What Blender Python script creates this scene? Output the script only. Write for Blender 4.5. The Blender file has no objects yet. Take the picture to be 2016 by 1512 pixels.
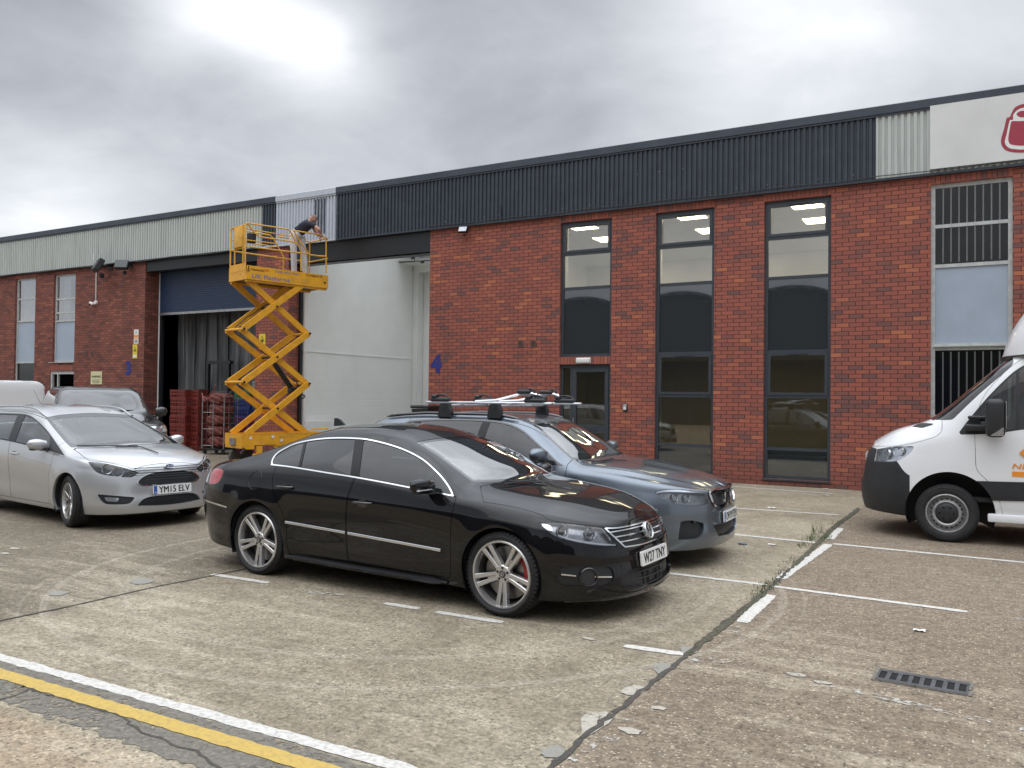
import bpy, bmesh, math, random
import numpy as np
from mathutils import Vector, Matrix
random.seed(7)
rng = np.random.default_rng(7)
S = bpy.context.scene
COL = S.collection
R = math.radians
PI = math.pi

# ------------------------------------------------------------------ camera
IW, IH = 2016.0, 1512.0
FPX, YAW, PITCH, ROLL, EYE = 1641.4, -0.512809, 0.0176447, 0.0111791, 1.66
def cam_axes():
    sy, cy = math.sin(YAW), math.cos(YAW)
    f = np.array([sy, cy, 0.]); r = np.array([cy, -sy, 0.]); u = np.array([0, 0, 1.])
    f2 = f*math.cos(PITCH) + u*math.sin(PITCH); u2 = -f*math.sin(PITCH) + u*math.cos(PITCH)
    r3 = r*math.cos(ROLL) + u2*math.sin(ROLL); u3 = -r*math.sin(ROLL) + u2*math.cos(ROLL)
    return r3, u3, f2
CR, CU, CF = cam_axes()
CO = np.array([0, 0, EYE])
cam_d = bpy.data.cameras.new('camera'); cam = bpy.data.objects.new('camera', cam_d); COL.objects.link(cam)
cam.matrix_world = Matrix([[CR[0], CU[0], -CF[0], 0], [CR[1], CU[1], -CF[1], 0], [CR[2], CU[2], -CF[2], EYE], [0, 0, 0, 1]])
cam_d.sensor_width = 36; cam_d.lens = FPX/IW*36; cam_d.clip_start = .05; cam_d.clip_end = 2000
S.camera = cam
def project(P):
    P = np.atleast_2d(P) - CO
    d = P@CF; d = np.where(d < .05, .05, d)
    return np.stack([IW/2 + FPX*(P@CR)/d, IH/2 - FPX*(P@CU)/d], 1)
def ray(px, py): return CR*((px-IW/2)/FPX) - CU*((py-IH/2)/FPX) + CF
def onz(px, py, z=0.):
    d = ray(px, py); return CO + d*((z-EYE)/d[2])
def ony(px, py, Y):
    d = ray(px, py); return CO + d*(Y/d[1])
def onx(px, py, X):
    d = ray(px, py); return CO + d*(X/d[0])

# ------------------------------------------------------------------ world, sun, exposure
SUN_EL, SUN_AZ = R(66), R(190)          # azimuth from +Y towards +X
w = bpy.data.worlds.new('World'); S.world = w; w.use_nodes = True
nt = w.node_tree; nt.nodes.clear()
def N_(nt, t, **k):
    n = nt.nodes.new(t)
    for a, b in k.items(): setattr(n, a, b)
    return n
def build_world():
    L = nt.links.new
    out = N_(nt, 'ShaderNodeOutputWorld'); bg = N_(nt, 'ShaderNodeBackground'); L(bg.outputs[0], out.inputs[0])
    tc = N_(nt, 'ShaderNodeTexCoord'); sep = N_(nt, 'ShaderNodeSeparateXYZ'); L(tc.outputs['Generated'], sep.inputs[0])
    def M(op, a, b=None, c=None, clamp=False):
        n = N_(nt, 'ShaderNodeMath', operation=op, use_clamp=clamp)
        for i, v in enumerate((a, b, c)):
            if v is None: continue
            if hasattr(v, 'links') or hasattr(v, 'is_output'): L(v, n.inputs[i])
            else: n.inputs[i].default_value = v
        return n.outputs[0]
    z = M('MAXIMUM', sep.outputs[2], 0.0)
    den = M('ADD', z, 0.22)
    cx = M('DIVIDE', sep.outputs[0], den); cy = M('DIVIDE', sep.outputs[1], den)
    comb = N_(nt, 'ShaderNodeCombineXYZ'); L(cx, comb.inputs[0]); L(cy, comb.inputs[1])
    def noise(scale, det, rough, off, dist=.0):
        mp = N_(nt, 'ShaderNodeMapping'); mp.inputs['Location'].default_value = off; L(comb.outputs[0], mp.inputs[0])
        n = N_(nt, 'ShaderNodeTexNoise'); n.inputs['Scale'].default_value = scale; n.inputs['Detail'].default_value = det
        n.inputs['Roughness'].default_value = rough; n.inputs['Distortion'].default_value = dist; L(mp.outputs[0], n.inputs[0]); return n.outputs[0]
    n1 = noise(1.05, 7, .52, (3.1, 1.7, .3), .25)
    n2 = noise(2.7, 8, .55, (9.1, 4.7, 2.3), .35)
    # direction lobes: bright breaks and the darker bank
    def lobe(px, py, sharp):
        d = ray(px, py); d = d/np.linalg.norm(d)
        v = N_(nt, 'ShaderNodeVectorMath', operation='DOT_PRODUCT'); L(tc.outputs['Generated'], v.inputs[0]); v.inputs[1].default_value = tuple(d)
        return M('POWER', M('MAXIMUM', v.outputs['Value'], 0.0), sharp)
    br = M('ADD', M('ADD', M('MULTIPLY', lobe(640, 90, 700), .75), M('MULTIPLY', lobe(520, 55, 800), .65)), M('ADD', M('MULTIPLY', lobe(370, 20, 600), .75), M('MULTIPLY', lobe(1500, 60, 130), .40)))
    br = M('ADD', br, M('MULTIPLY', lobe(60, 400, 160), .6))
    br = M('ADD', br, M('MULTIPLY', lobe(1750, 150, 40), .30))
    dk = M('ADD', M('MULTIPLY', lobe(60, 130, 90), .80), M('MULTIPLY', lobe(760, 250, 150), .30))
    dk = M('ADD', dk, M('MULTIPLY', lobe(1150, 40, 200), .35))
    dk = M('ADD', dk, M('MULTIPLY', lobe(420, 190, 200), .45))
    base = M('ADD', M('MULTIPLY', M('SUBTRACT', n1, .5), .74), M('MULTIPLY', M('SUBTRACT', n2, .5), .46))
    v = M('ADD', base, M('SUBTRACT', M('MULTIPLY', br, .50), M('MULTIPLY', dk, .24)))
    v = M('ADD', v, .405)
    ramp = N_(nt, 'ShaderNodeValToRGB'); L(v, ramp.inputs[0]); e = ramp.color_ramp.elements
    e[0].position = .15; e[0].color = (.27, .285, .315, 1)
    e[1].position = 1.0; e[1].color = (1.0, 1.0, 1.0, 1)
    for p, c in ((.35, (.40, .42, .455)), (.5, (.53, .55, .585)), (.66, (.66, .68, .71)), (.82, (.86, .875, .89))):
        q = e.new(p); q.color = (*c, 1)
    # overcast luminance rises towards the zenith
    mr = N_(nt, 'ShaderNodeMapRange', interpolation_type='SMOOTHSTEP'); L(z, mr.inputs[0]); mr.inputs[1].default_value = .42; mr.inputs[2].default_value = .92
    gz = M('MULTIPLY_ADD', mr.outputs[0], ZEN, 1.0)
    sky = N_(nt, 'ShaderNodeTexSky', sky_type='NISHITA', sun_disc=False, sun_elevation=SUN_EL, sun_rotation=SUN_AZ)
    sm = N_(nt, 'ShaderNodeVectorMath', operation='SCALE'); L(sky.outputs[0], sm.inputs[0]); sm.inputs[3].default_value = .008
    cm = N_(nt, 'ShaderNodeVectorMath', operation='SCALE'); L(ramp.outputs[0], cm.inputs[0]); L(gz, cm.inputs[3])
    ad = N_(nt, 'ShaderNodeVectorMath', operation='ADD'); L(cm.outputs[0], ad.inputs[0]); L(sm.outputs[0], ad.inputs[1])
    L(ad.outputs[0], bg.inputs[0]); bg.inputs[1].default_value = 1.0
ZEN = 3.7
build_world()
sun_d = bpy.data.lights.new('sun', 'SUN'); sun_d.energy = 0.6; sun_d.angle = R(80); sun_d.color = (1, .965, .92)
sun = bpy.data.objects.new('sun', sun_d); COL.objects.link(sun)
sd = Vector((math.sin(SUN_AZ)*math.cos(SUN_EL), math.cos(SUN_AZ)*math.cos(SUN_EL), math.sin(SUN_EL)))
sun.rotation_euler = sd.to_track_quat('Z', 'Y').to_euler()
S.view_settings.view_transform = 'Standard'; S.view_settings.look = 'None'; S.view_settings.exposure = 0.25; S.view_settings.gamma = 1
S.cycles.max_bounces = 9; S.cycles.transparent_max_bounces = 24; S.cycles.glossy_bounces = 5; S.cycles.diffuse_bounces = 4

# ------------------------------------------------------------------ materials
def new_mat(name):
    m = bpy.data.materials.new(name); m.use_nodes = True
    t = m.node_tree; t.nodes.clear()
    out = t.nodes.new('ShaderNodeOutputMaterial')
    return m, t, out
class NT:
    def __init__(s, t): s.t = t
    def n(s, k, **a):
        q = s.t.nodes.new(k)
        for x, y in a.items(): setattr(q, x, y)
        return q
    def l(s, a, b): s.t.links.new(a, b)
    def put(s, v, i):
        if isinstance(v, bpy.types.NodeSocket): s.l(v, i)
        else: i.default_value = v
    def m(s, op, a, b=None, c=None, clamp=False):
        q = s.n('ShaderNodeMath', operation=op, use_clamp=clamp)
        for i, v in enumerate((a, b, c)):
            if v is not None: s.put(v, q.inputs[i])
        return q.outputs[0]
    def noise(s, vec, scale, det=4, rough=.5, dist=0, out=0):
        q = s.n('ShaderNodeTexNoise'); s.l(vec, q.inputs['Vector'])
        q.inputs['Scale'].default_value = scale; q.inputs['Detail'].default_value = det; q.inputs['Roughness'].default_value = rough; q.inputs['Distortion'].default_value = dist
        return q.outputs[out]
    def mix(s, f, a, b):
        q = s.n('ShaderNodeMix', data_type='RGBA'); s.put(f, q.inputs[0]); s.put(a, q.inputs[6]); s.put(b, q.inputs[7]); return q.outputs[2]
    def ramp(s, v, stops, interp='LINEAR'):
        q = s.n('ShaderNodeValToRGB'); s.l(v, q.inputs[0]); q.color_ramp.interpolation = interp
        e = q.color_ramp.elements
        while len(e) < len(stops): e.new(.5)
        for x, (p, c) in zip(e, stops):
            x.position = p; x.color = (*c, 1) if len(c) == 3 else c
        return q.outputs[0]
    def smooth(s, v, a, b, lo=0., hi=1.):
        q = s.n('ShaderNodeMapRange', interpolation_type='SMOOTHSTEP'); s.put(v, q.inputs[0])
        q.inputs[1].default_value = a; q.inputs[2].default_value = b; q.inputs[3].default_value = lo; q.inputs[4].default_value = hi; return q.outputs[0]
    def bump(s, h, strength=.3, dist=.01):
        q = s.n('ShaderNodeBump'); s.put(h, q.inputs['Height']); q.inputs['Strength'].default_value = strength; q.inputs['Distance'].default_value = dist; return q.outputs[0]
    def bsdf(s, **k):
        q = s.n('ShaderNodeBsdfPrincipled')
        for a, b in k.items(): s.put(b, q.inputs[a.replace('_', ' ')])
        return q
    def pos(s): return s.n('ShaderNodeNewGeometry').outputs['Position']
    def obj(s): return s.n('ShaderNodeTexCoord').outputs['Object']
C4 = lambda c: (*c, 1) if len(c) == 3 else c
def simple(name, col, rough=.5, metal=0., coat=0., var=.12, scale=9., bump=0., bscale=60., spec=.5, dirt=None):
    m, t, out = new_mat(name); n = NT(t)
    p = n.obj()
    f = n.noise(p, scale, 5, .6)
    dark = tuple(c*(1-var*1.6) for c in col); lite = tuple(min(1, c*(1+var)) for c in col)
    c = n.ramp(f, [(.3, dark), (.7, lite)])
    if dirt:
        f2 = n.noise(p, dirt[1], 6, .7)
        c = n.mix(n.smooth(f2, dirt[2], dirt[2]+.12), c, C4(dirt[0]))
    b = n.bsdf(Base_Color=c, Roughness=n.m('ADD', n.m('MULTIPLY', f, .16), rough-.08, clamp=True), Metallic=metal, Coat_Weight=coat, Coat_Roughness=.04)
    b.inputs['Specular IOR Level'].default_value = spec
    if bump: n.l(n.bump(n.noise(p, bscale, 4, .6), bump, .004), b.inputs['Normal'])
    n.l(b.outputs[0], out.inputs[0]); return m
def car_paint(name, col, metal=.0, rough=.4, flake=.0, dust=.0, spec=.5):
    m, t, out = new_mat(name); n = NT(t); p = n.obj()
    c = C4(col)
    if flake:
        v = n.n('ShaderNodeTexVoronoi'); n.l(p, v.inputs['Vector']); v.inputs['Scale'].default_value = 900
        s = n.n('ShaderNodeSeparateColor'); n.l(v.outputs['Color'], s.inputs[0])
        c = n.mix(n.m('MULTIPLY', s.outputs[0], flake), c, tuple(min(1, x*1.6+.02) for x in col)+(1,))
    if dust:
        sp = n.n('ShaderNodeSeparateXYZ'); n.l(p, sp.inputs[0])
        low = n.smooth(sp.outputs[2], .75, .15)
        df = n.m('MULTIPLY', n.m('MULTIPLY_ADD', low, .8, .2), n.m('MULTIPLY', n.noise(p, 6, 6, .65), dust))
        c = n.mix(df, c, (.32, .29, .24, 1))
    b = n.bsdf(Base_Color=c, Metallic=metal, Roughness=rough, Coat_Weight=1., Coat_Roughness=n.m('MULTIPLY_ADD', n.noise(p, 4, 4, .6), .05, .01))
    b.inputs['Coat IOR'].default_value = 1.42; b.inputs['Specular IOR Level'].default_value = spec
    n.l(n.bump(n.noise(p, 2.2, 2, .4), .04, .02), b.inputs['Coat Normal'])
    n.l(b.outputs[0], out.inputs[0]); return m
def glass(name, tint=(.75, .85, .82), opacity=.12, refl=1.0, body=(.02, .025, .025), wob=.0):
    """thin sheet: tinted see-through, slight body colour, fresnel mirror"""
    m, t, out = new_mat(name); n = NT(t)
    tr = n.n('ShaderNodeBsdfTransparent'); tr.inputs[0].default_value = C4(tint)
    df = n.n('ShaderNodeBsdfDiffuse'); df.inputs[0].default_value = C4(body)
    mx = n.n('ShaderNodeMixShader'); mx.inputs[0].default_value = opacity; n.l(tr.outputs[0], mx.inputs[1]); n.l(df.outputs[0], mx.inputs[2])
    gl = n.n('ShaderNodeBsdfGlossy'); gl.inputs['Roughness'].default_value = .015; gl.inputs[0].default_value = (1, 1, 1, 1)
    fr = n.n('ShaderNodeFresnel'); fr.inputs[0].default_value = 1.5
    if wob:
        b = n.bump(n.noise(n.pos(), 1.1, 1, .3), wob, .05); n.l(b, gl.inputs['Normal']); n.l(b, fr.inputs['Normal'])
    f = n.m('MULTIPLY', fr.outputs[0], refl, clamp=True)
    m2 = n.n('ShaderNodeMixShader'); n.l(f, m2.inputs[0]); n.l(mx.outputs[0], m2.inputs[1]); n.l(gl.outputs[0], m2.inputs[2])
    n.l(m2.outputs[0], out.inputs[0]); return m
def emit(name, col, s):
    m, t, out = new_mat(name); e = t.nodes.new('ShaderNodeEmission'); e.inputs[0].default_value = C4(col); e.inputs[1].default_value = s
    t.links.new(e.outputs[0], out.inputs[0]); return m

def brick_mat(name, vertical=False, stops=None):
    m, t, out = new_mat(name); n = NT(t)
    geo = n.n('ShaderNodeNewGeometry'); sp = n.n('ShaderNodeSeparateXYZ'); n.l(geo.outputs['Position'], sp.inputs[0])
    sn = n.n('ShaderNodeSeparateXYZ'); n.l(geo.outputs['True Normal'], sn.inputs[0])
    ax = n.m('GREATER_THAN', n.m('ABSOLUTE', sn.outputs[0]), .5)
    wob = n.noise(geo.outputs['Position'], 1.3, 3, .5)
    u = n.m('ADD', n.m('MULTIPLY', sp.outputs[0], n.m('SUBTRACT', 1., ax)), n.m('MULTIPLY', sp.outputs[1], ax))
    v = n.m('ADD', sp.outputs[2], n.m('MULTIPLY', n.m('SUBTRACT', wob, .5), .012))
    if vertical: u, v = n.m('ADD', v, .03), u
    rh, bw = .0815, .2445
    vr = n.m('DIVIDE', v, rh); row = n.m('FLOOR', vr); fv = n.m('FRACT', vr)
    cu = n.m('ADD', n.m('DIVIDE', u, bw), n.m('FRACT', n.m('MULTIPLY', row, .5)) if not vertical else 0.)
    jit = n.n('ShaderNodeTexWhiteNoise', noise_dimensions='1D'); n.l(row, jit.inputs['W'])
    cu = n.m('ADD', cu, n.m('MULTIPLY', jit.outputs[0], .06))
    col = n.m('FLOOR', cu); fu = n.m('FRACT', cu)
    edge = n.noise(geo.outputs['Position'], 38, 3, .6)
    je = n.m('MULTIPLY', n.m('SUBTRACT', edge, .5), .10)
    du = n.m('ABSOLUTE', n.m('SUBTRACT', fu, .5)); dv = n.m('ABSOLUTE', n.m('SUBTRACT', fv, .5))
    mu = n.smooth(n.m('ADD', du, n.m('MULTIPLY', je, .35)), .468, .482)
    mv = n.smooth(n.m('ADD', dv, n.m('MULTIPLY', je, .7)), .440, .462)
    mort = n.m('MAXIMUM', mu, mv) if not vertical else n.m('MAXIMUM', mu, mv)
    cb = n.n('ShaderNodeCombineXYZ'); n.l(row, cb.inputs[0]); n.l(col, cb.inputs[1])
    wn = n.n('ShaderNodeTexWhiteNoise', noise_dimensions='2D'); n.l(cb.outputs[0], wn.inputs['Vector'])
    big = n.noise(geo.outputs['Position'], .55, 4, .6)
    rnd = n.m('ADD', wn.outputs[0], n.m('MULTIPLY', n.m('SUBTRACT', big, .5), .65), clamp=True)
    stops = stops or [(0, (.18, .092, .084)), (.08, (.23, .096, .080)), (.22, (.30, .102, .076)), (.6, (.345, .110, .078)), (.92, (.385, .122, .082)), (1, (.48, .165, .088))]
    bc = n.ramp(rnd, stops)
    gr = n.noise(geo.outputs['Position'], 90, 4, .7)
    bc = n.mix(n.m('MULTIPLY', gr, .35), bc, n.mix(.5, bc, (.10, .04, .035, 1)))
    st = n.smooth(n.noise(geo.outputs['Position'], 1.7, 7, .7), .64, .8)
    bc = n.mix(n.m('MULTIPLY', st, .3), bc, (.32, .22, .19, 1))
    mpz = n.n('ShaderNodeMapping'); n.l(geo.outputs['Position'], mpz.inputs[0]); mpz.inputs['Scale'].default_value = (2.2, 2.2, .22)
    run = n.smooth(n.noise(mpz.outputs[0], 1.0, 6, .68), .50, .72); bc = n.mix(n.m('MULTIPLY', run, .30), bc, (.13, .075, .062, 1))
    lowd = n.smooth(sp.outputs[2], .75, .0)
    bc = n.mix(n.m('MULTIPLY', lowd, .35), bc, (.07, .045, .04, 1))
    c = n.mix(mort, bc, (.055, .030, .030, 1))
    h = n.m('ADD', n.m('MULTIPLY', n.m('SUBTRACT', 1., mort), 1.), n.m('MULTIPLY', gr, .12))
    b = n.bsdf(Base_Color=c, Roughness=.82); b.inputs['Specular IOR Level'].default_value = .3
    n.l(n.bump(h, .8, .008), b.inputs['Normal']); n.l(b.outputs[0], out.inputs[0]); return m

M = {}
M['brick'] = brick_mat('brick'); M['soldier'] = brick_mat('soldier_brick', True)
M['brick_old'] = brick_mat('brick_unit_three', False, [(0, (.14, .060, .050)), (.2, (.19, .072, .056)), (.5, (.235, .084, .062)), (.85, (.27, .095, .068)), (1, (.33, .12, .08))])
M['anthracite'] = simple('anthracite_cladding', (.047, .057, .070), .42, var=.12, scale=3, spec=.35)
M['flashing'] = simple('navy_flashing', (.045, .055, .075), .4, var=.15, scale=2)
def sheet(name, col, streak, amt=.3):
    m, t, out = new_mat(name); n = NT(t); p = n.pos()
    mp = n.n('ShaderNodeMapping'); n.l(p, mp.inputs[0]); mp.inputs['Scale'].default_value = (9, 1, .55)
    f = n.noise(mp.outputs[0], 1.2, 6, .65)
    c = n.mix(n.m('MULTIPLY', n.smooth(f, .42, .75), amt), C4(col), C4(streak))
    b = n.bsdf(Base_Color=c, Roughness=.55); n.l(b.outputs[0], out.inputs[0]); return m
M['pale_sheet'] = sheet('pale_grey_cladding', (.50, .53, .50), (.28, .30, .28), .5)
M['primer_sheet'] = sheet('bluish_primer_cladding', (.50, .54, .60), (.38, .42, .48), .4)
M['frame_dark'] = simple('grey_window_frame', (.045, .054, .064), .38, var=.06)
M['frame_pale'] = simple('peeling_pale_frame', (.50, .52, .50), .6, var=.12, dirt=((.07, .065, .06), 14, .62))
M['pane'] = glass('window_glass', (.93, .96, .95), .02, 6.5, wob=.0)
M['pane_low'] = glass('window_glass_tinted', (.80, .84, .78), .05, 3.0, (.05, .05, .04))
M['pane_old'] = glass('old_window_glass', (.85, .86, .85), .05, 1.2, (.05, .05, .05))
M['spandrel'] = simple('dark_glazed_spandrel', (.022, .028, .031), .05, var=.05, spec=1.0, coat=1.)
for q_ in M['spandrel'].node_tree.nodes:
    if q_.type == 'BSDF_PRINCIPLED': q_.inputs['Coat IOR'].default_value = 1.9; q_.inputs['Coat Roughness'].default_value = .01
M['spandrel_blue'] = simple('pale_blue_panel', (.37, .43, .51), .5, var=.05, scale=2)
M['blue_door'] = simple('blue_roller_door', (.020, .040, .088), .5, var=.15)
M['black_steel'] = simple('black_steel', (.012, .014, .017), .4, var=.1)
M['steel'] = simple('galvanised_steel', (.42, .43, .43), .4, metal=.8, var=.2)
M['white_paint'] = simple('white_painted_wall', (.80, .81, .78), .7, var=.03, scale=2)
M['white_plastic'] = simple('white_plastic', (.78, .78, .76), .4, var=.03)
M['room_beige'] = simple('room_beige', (.42, .38, .27), .8, var=.05)
M['carpet'] = simple('carpet', (.12, .115, .10), .9)
M['floor_conc'] = simple('unit_floor', (.30, .30, .28), .5)
M['blue_paint'] = simple('blue_number_paint', (.022, .030, .20), .6, var=.2)
M['dark_plastic'] = simple('dark_plastic', (.02, .021, .023), .5, var=.1)
M['black_gloss'] = simple('black_gloss_trim', (.006, .006, .007), .08, var=.05, coat=1.)
M['pillar'] = simple('satin_black_pillar', (.006, .006, .007), .3, var=.0, spec=.25)
M['rubber'] = simple('tyre_rubber', (.022, .022, .023), .75, var=.3, scale=14, bump=.3, bscale=90)
M['chrome'] = simple('chrome', (.78, .79, .80), .10, metal=1., var=.03)
M['brushed'] = simple('brushed_aluminium', (.62, .63, .64), .3, metal=.9, var=.08)
M['alloy'] = simple('alloy_silver', (.56, .55, .54), .26, metal=.75, var=.05, coat=.5)
M['alloy_dark'] = simple('alloy_shadow_grey', (.075, .073, .07), .35, metal=.4, var=.05)
M['disc'] = simple('brake_disc', (.30, .29, .28), .35, metal=.9, var=.15)
M['caliper'] = simple('red_caliper', (.33, .02, .02), .4)
M['cabin'] = simple('cabin_fabric', (.025, .025, .027), .85, var=.2)
M['cabin_grey'] = simple('cabin_grey_trim', (.20, .22, .21), .7, var=.1)
M['plate'] = simple('plate_white', (.78, .78, .76), .35, var=.02)
M['plate_ink'] = simple('plate_ink', (.01, .01, .01), .4, var=.0)
M['plate_blue'] = simple('plate_blue', (.02, .09, .42), .4, var=.0)
M['lamp_white'] = simple('lamp_reflector', (.75, .77, .80), .12, metal=.85, var=.08, scale=30)
M['lamp_clear'] = glass('lamp_cover', (.96, .97, .98), .03, 1.6)
M['lamp_grey'] = simple('lamp_bowl_grey', (.34, .35, .37), .2, var=.25, metal=.7, scale=40)
M['lamp_dark'] = simple('lamp_housing', (.045, .048, .052), .25, var=.15, metal=.3)
M['tail_red'] = simple('tail_lamp_red', (.42, .03, .04), .1, var=.2, scale=25, coat=1.)
M['orange_lens'] = simple('orange_lens', (.75, .25, .03), .2)
M['yellow'] = simple('lift_yellow_paint', (.78, .38, .022), .42, var=.10, scale=5, dirt=((.30, .17, .05), 9, .68))
M['yellow_rail'] = simple('lift_yellow_rail', (.74, .40, .05), .45, var=.12, scale=7, dirt=((.45, .36, .22), 16, .62))
M['sign_yellow'] = simple('sign_yellow', (.75, .58, .04), .45, var=.03)
M['sign_white'] = simple('sign_white', (.78, .78, .74), .45, var=.03)
M['sign_cream'] = simple('sign_cream', (.66, .62, .36), .5, var=.05)
M['sign_orange'] = simple('sign_orange', (.85, .30, .03), .45, var=.03)
M['logo_red'] = simple('logo_red', (.34, .035, .06), .5, var=.05)
M['logo_blue'] = simple('logo_blue', (.16, .18, .36), .5, var=.15)
M['faded'] = simple('faded_lettering', (.50, .36, .14), .5, var=.2)
M['crate_red'] = simple('red_crate', (.20, .030, .022), .55, var=.2)
M['crate_orange'] = simple('orange_crate', (.55, .10, .03), .5, var=.1)
M['crate_blue'] = simple('blue_crate', (.015, .03, .16), .5, var=.1)
M['crate_teal'] = simple('teal_crate', (.01, .13, .19), .5, var=.1)
M['crate_green'] = simple('green_crate', (.02, .16, .07), .5, var=.1)
M['crate_purple'] = simple('purple_crate', (.12, .02, .12), .5, var=.1)
M['crate_magenta'] = simple('magenta_crate', (.20, .015, .09), .5, var=.1)
M['crate_grey'] = simple('grey_crate', (.30, .30, .29), .5, var=.1)
M['pvc'] = simple('pvc_strip', (.20, .21, .21), .35, var=.5, scale=2.2)
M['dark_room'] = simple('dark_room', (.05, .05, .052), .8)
M['skin'] = simple('skin', (.50, .26, .18), .55, var=.08)
M['hair'] = simple('short_grey_hair', (.20, .13, .10), .8)
M['navy_cloth'] = simple('navy_cloth', (.018, .022, .038), .85, var=.2, bump=.3)
M['white_cloth'] = simple('paint_flecked_overall', (.58, .57, .58), .85, var=.12, scale=12, bump=.4, dirt=((.25, .25, .27), 30, .68))
M['rust_red'] = simple('red_webbing', (.34, .09, .07), .8)
M['weed'] = simple('weed_green', (.07, .11, .03), .8, var=.4, scale=30)
M['moss'] = simple('moss_dirt', (.085, .080, .052), .95, var=.5, scale=40)
M['litter_blue'] = simple('blue_wrapper', (.12, .17, .30), .35, var=.4, scale=30)

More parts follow.
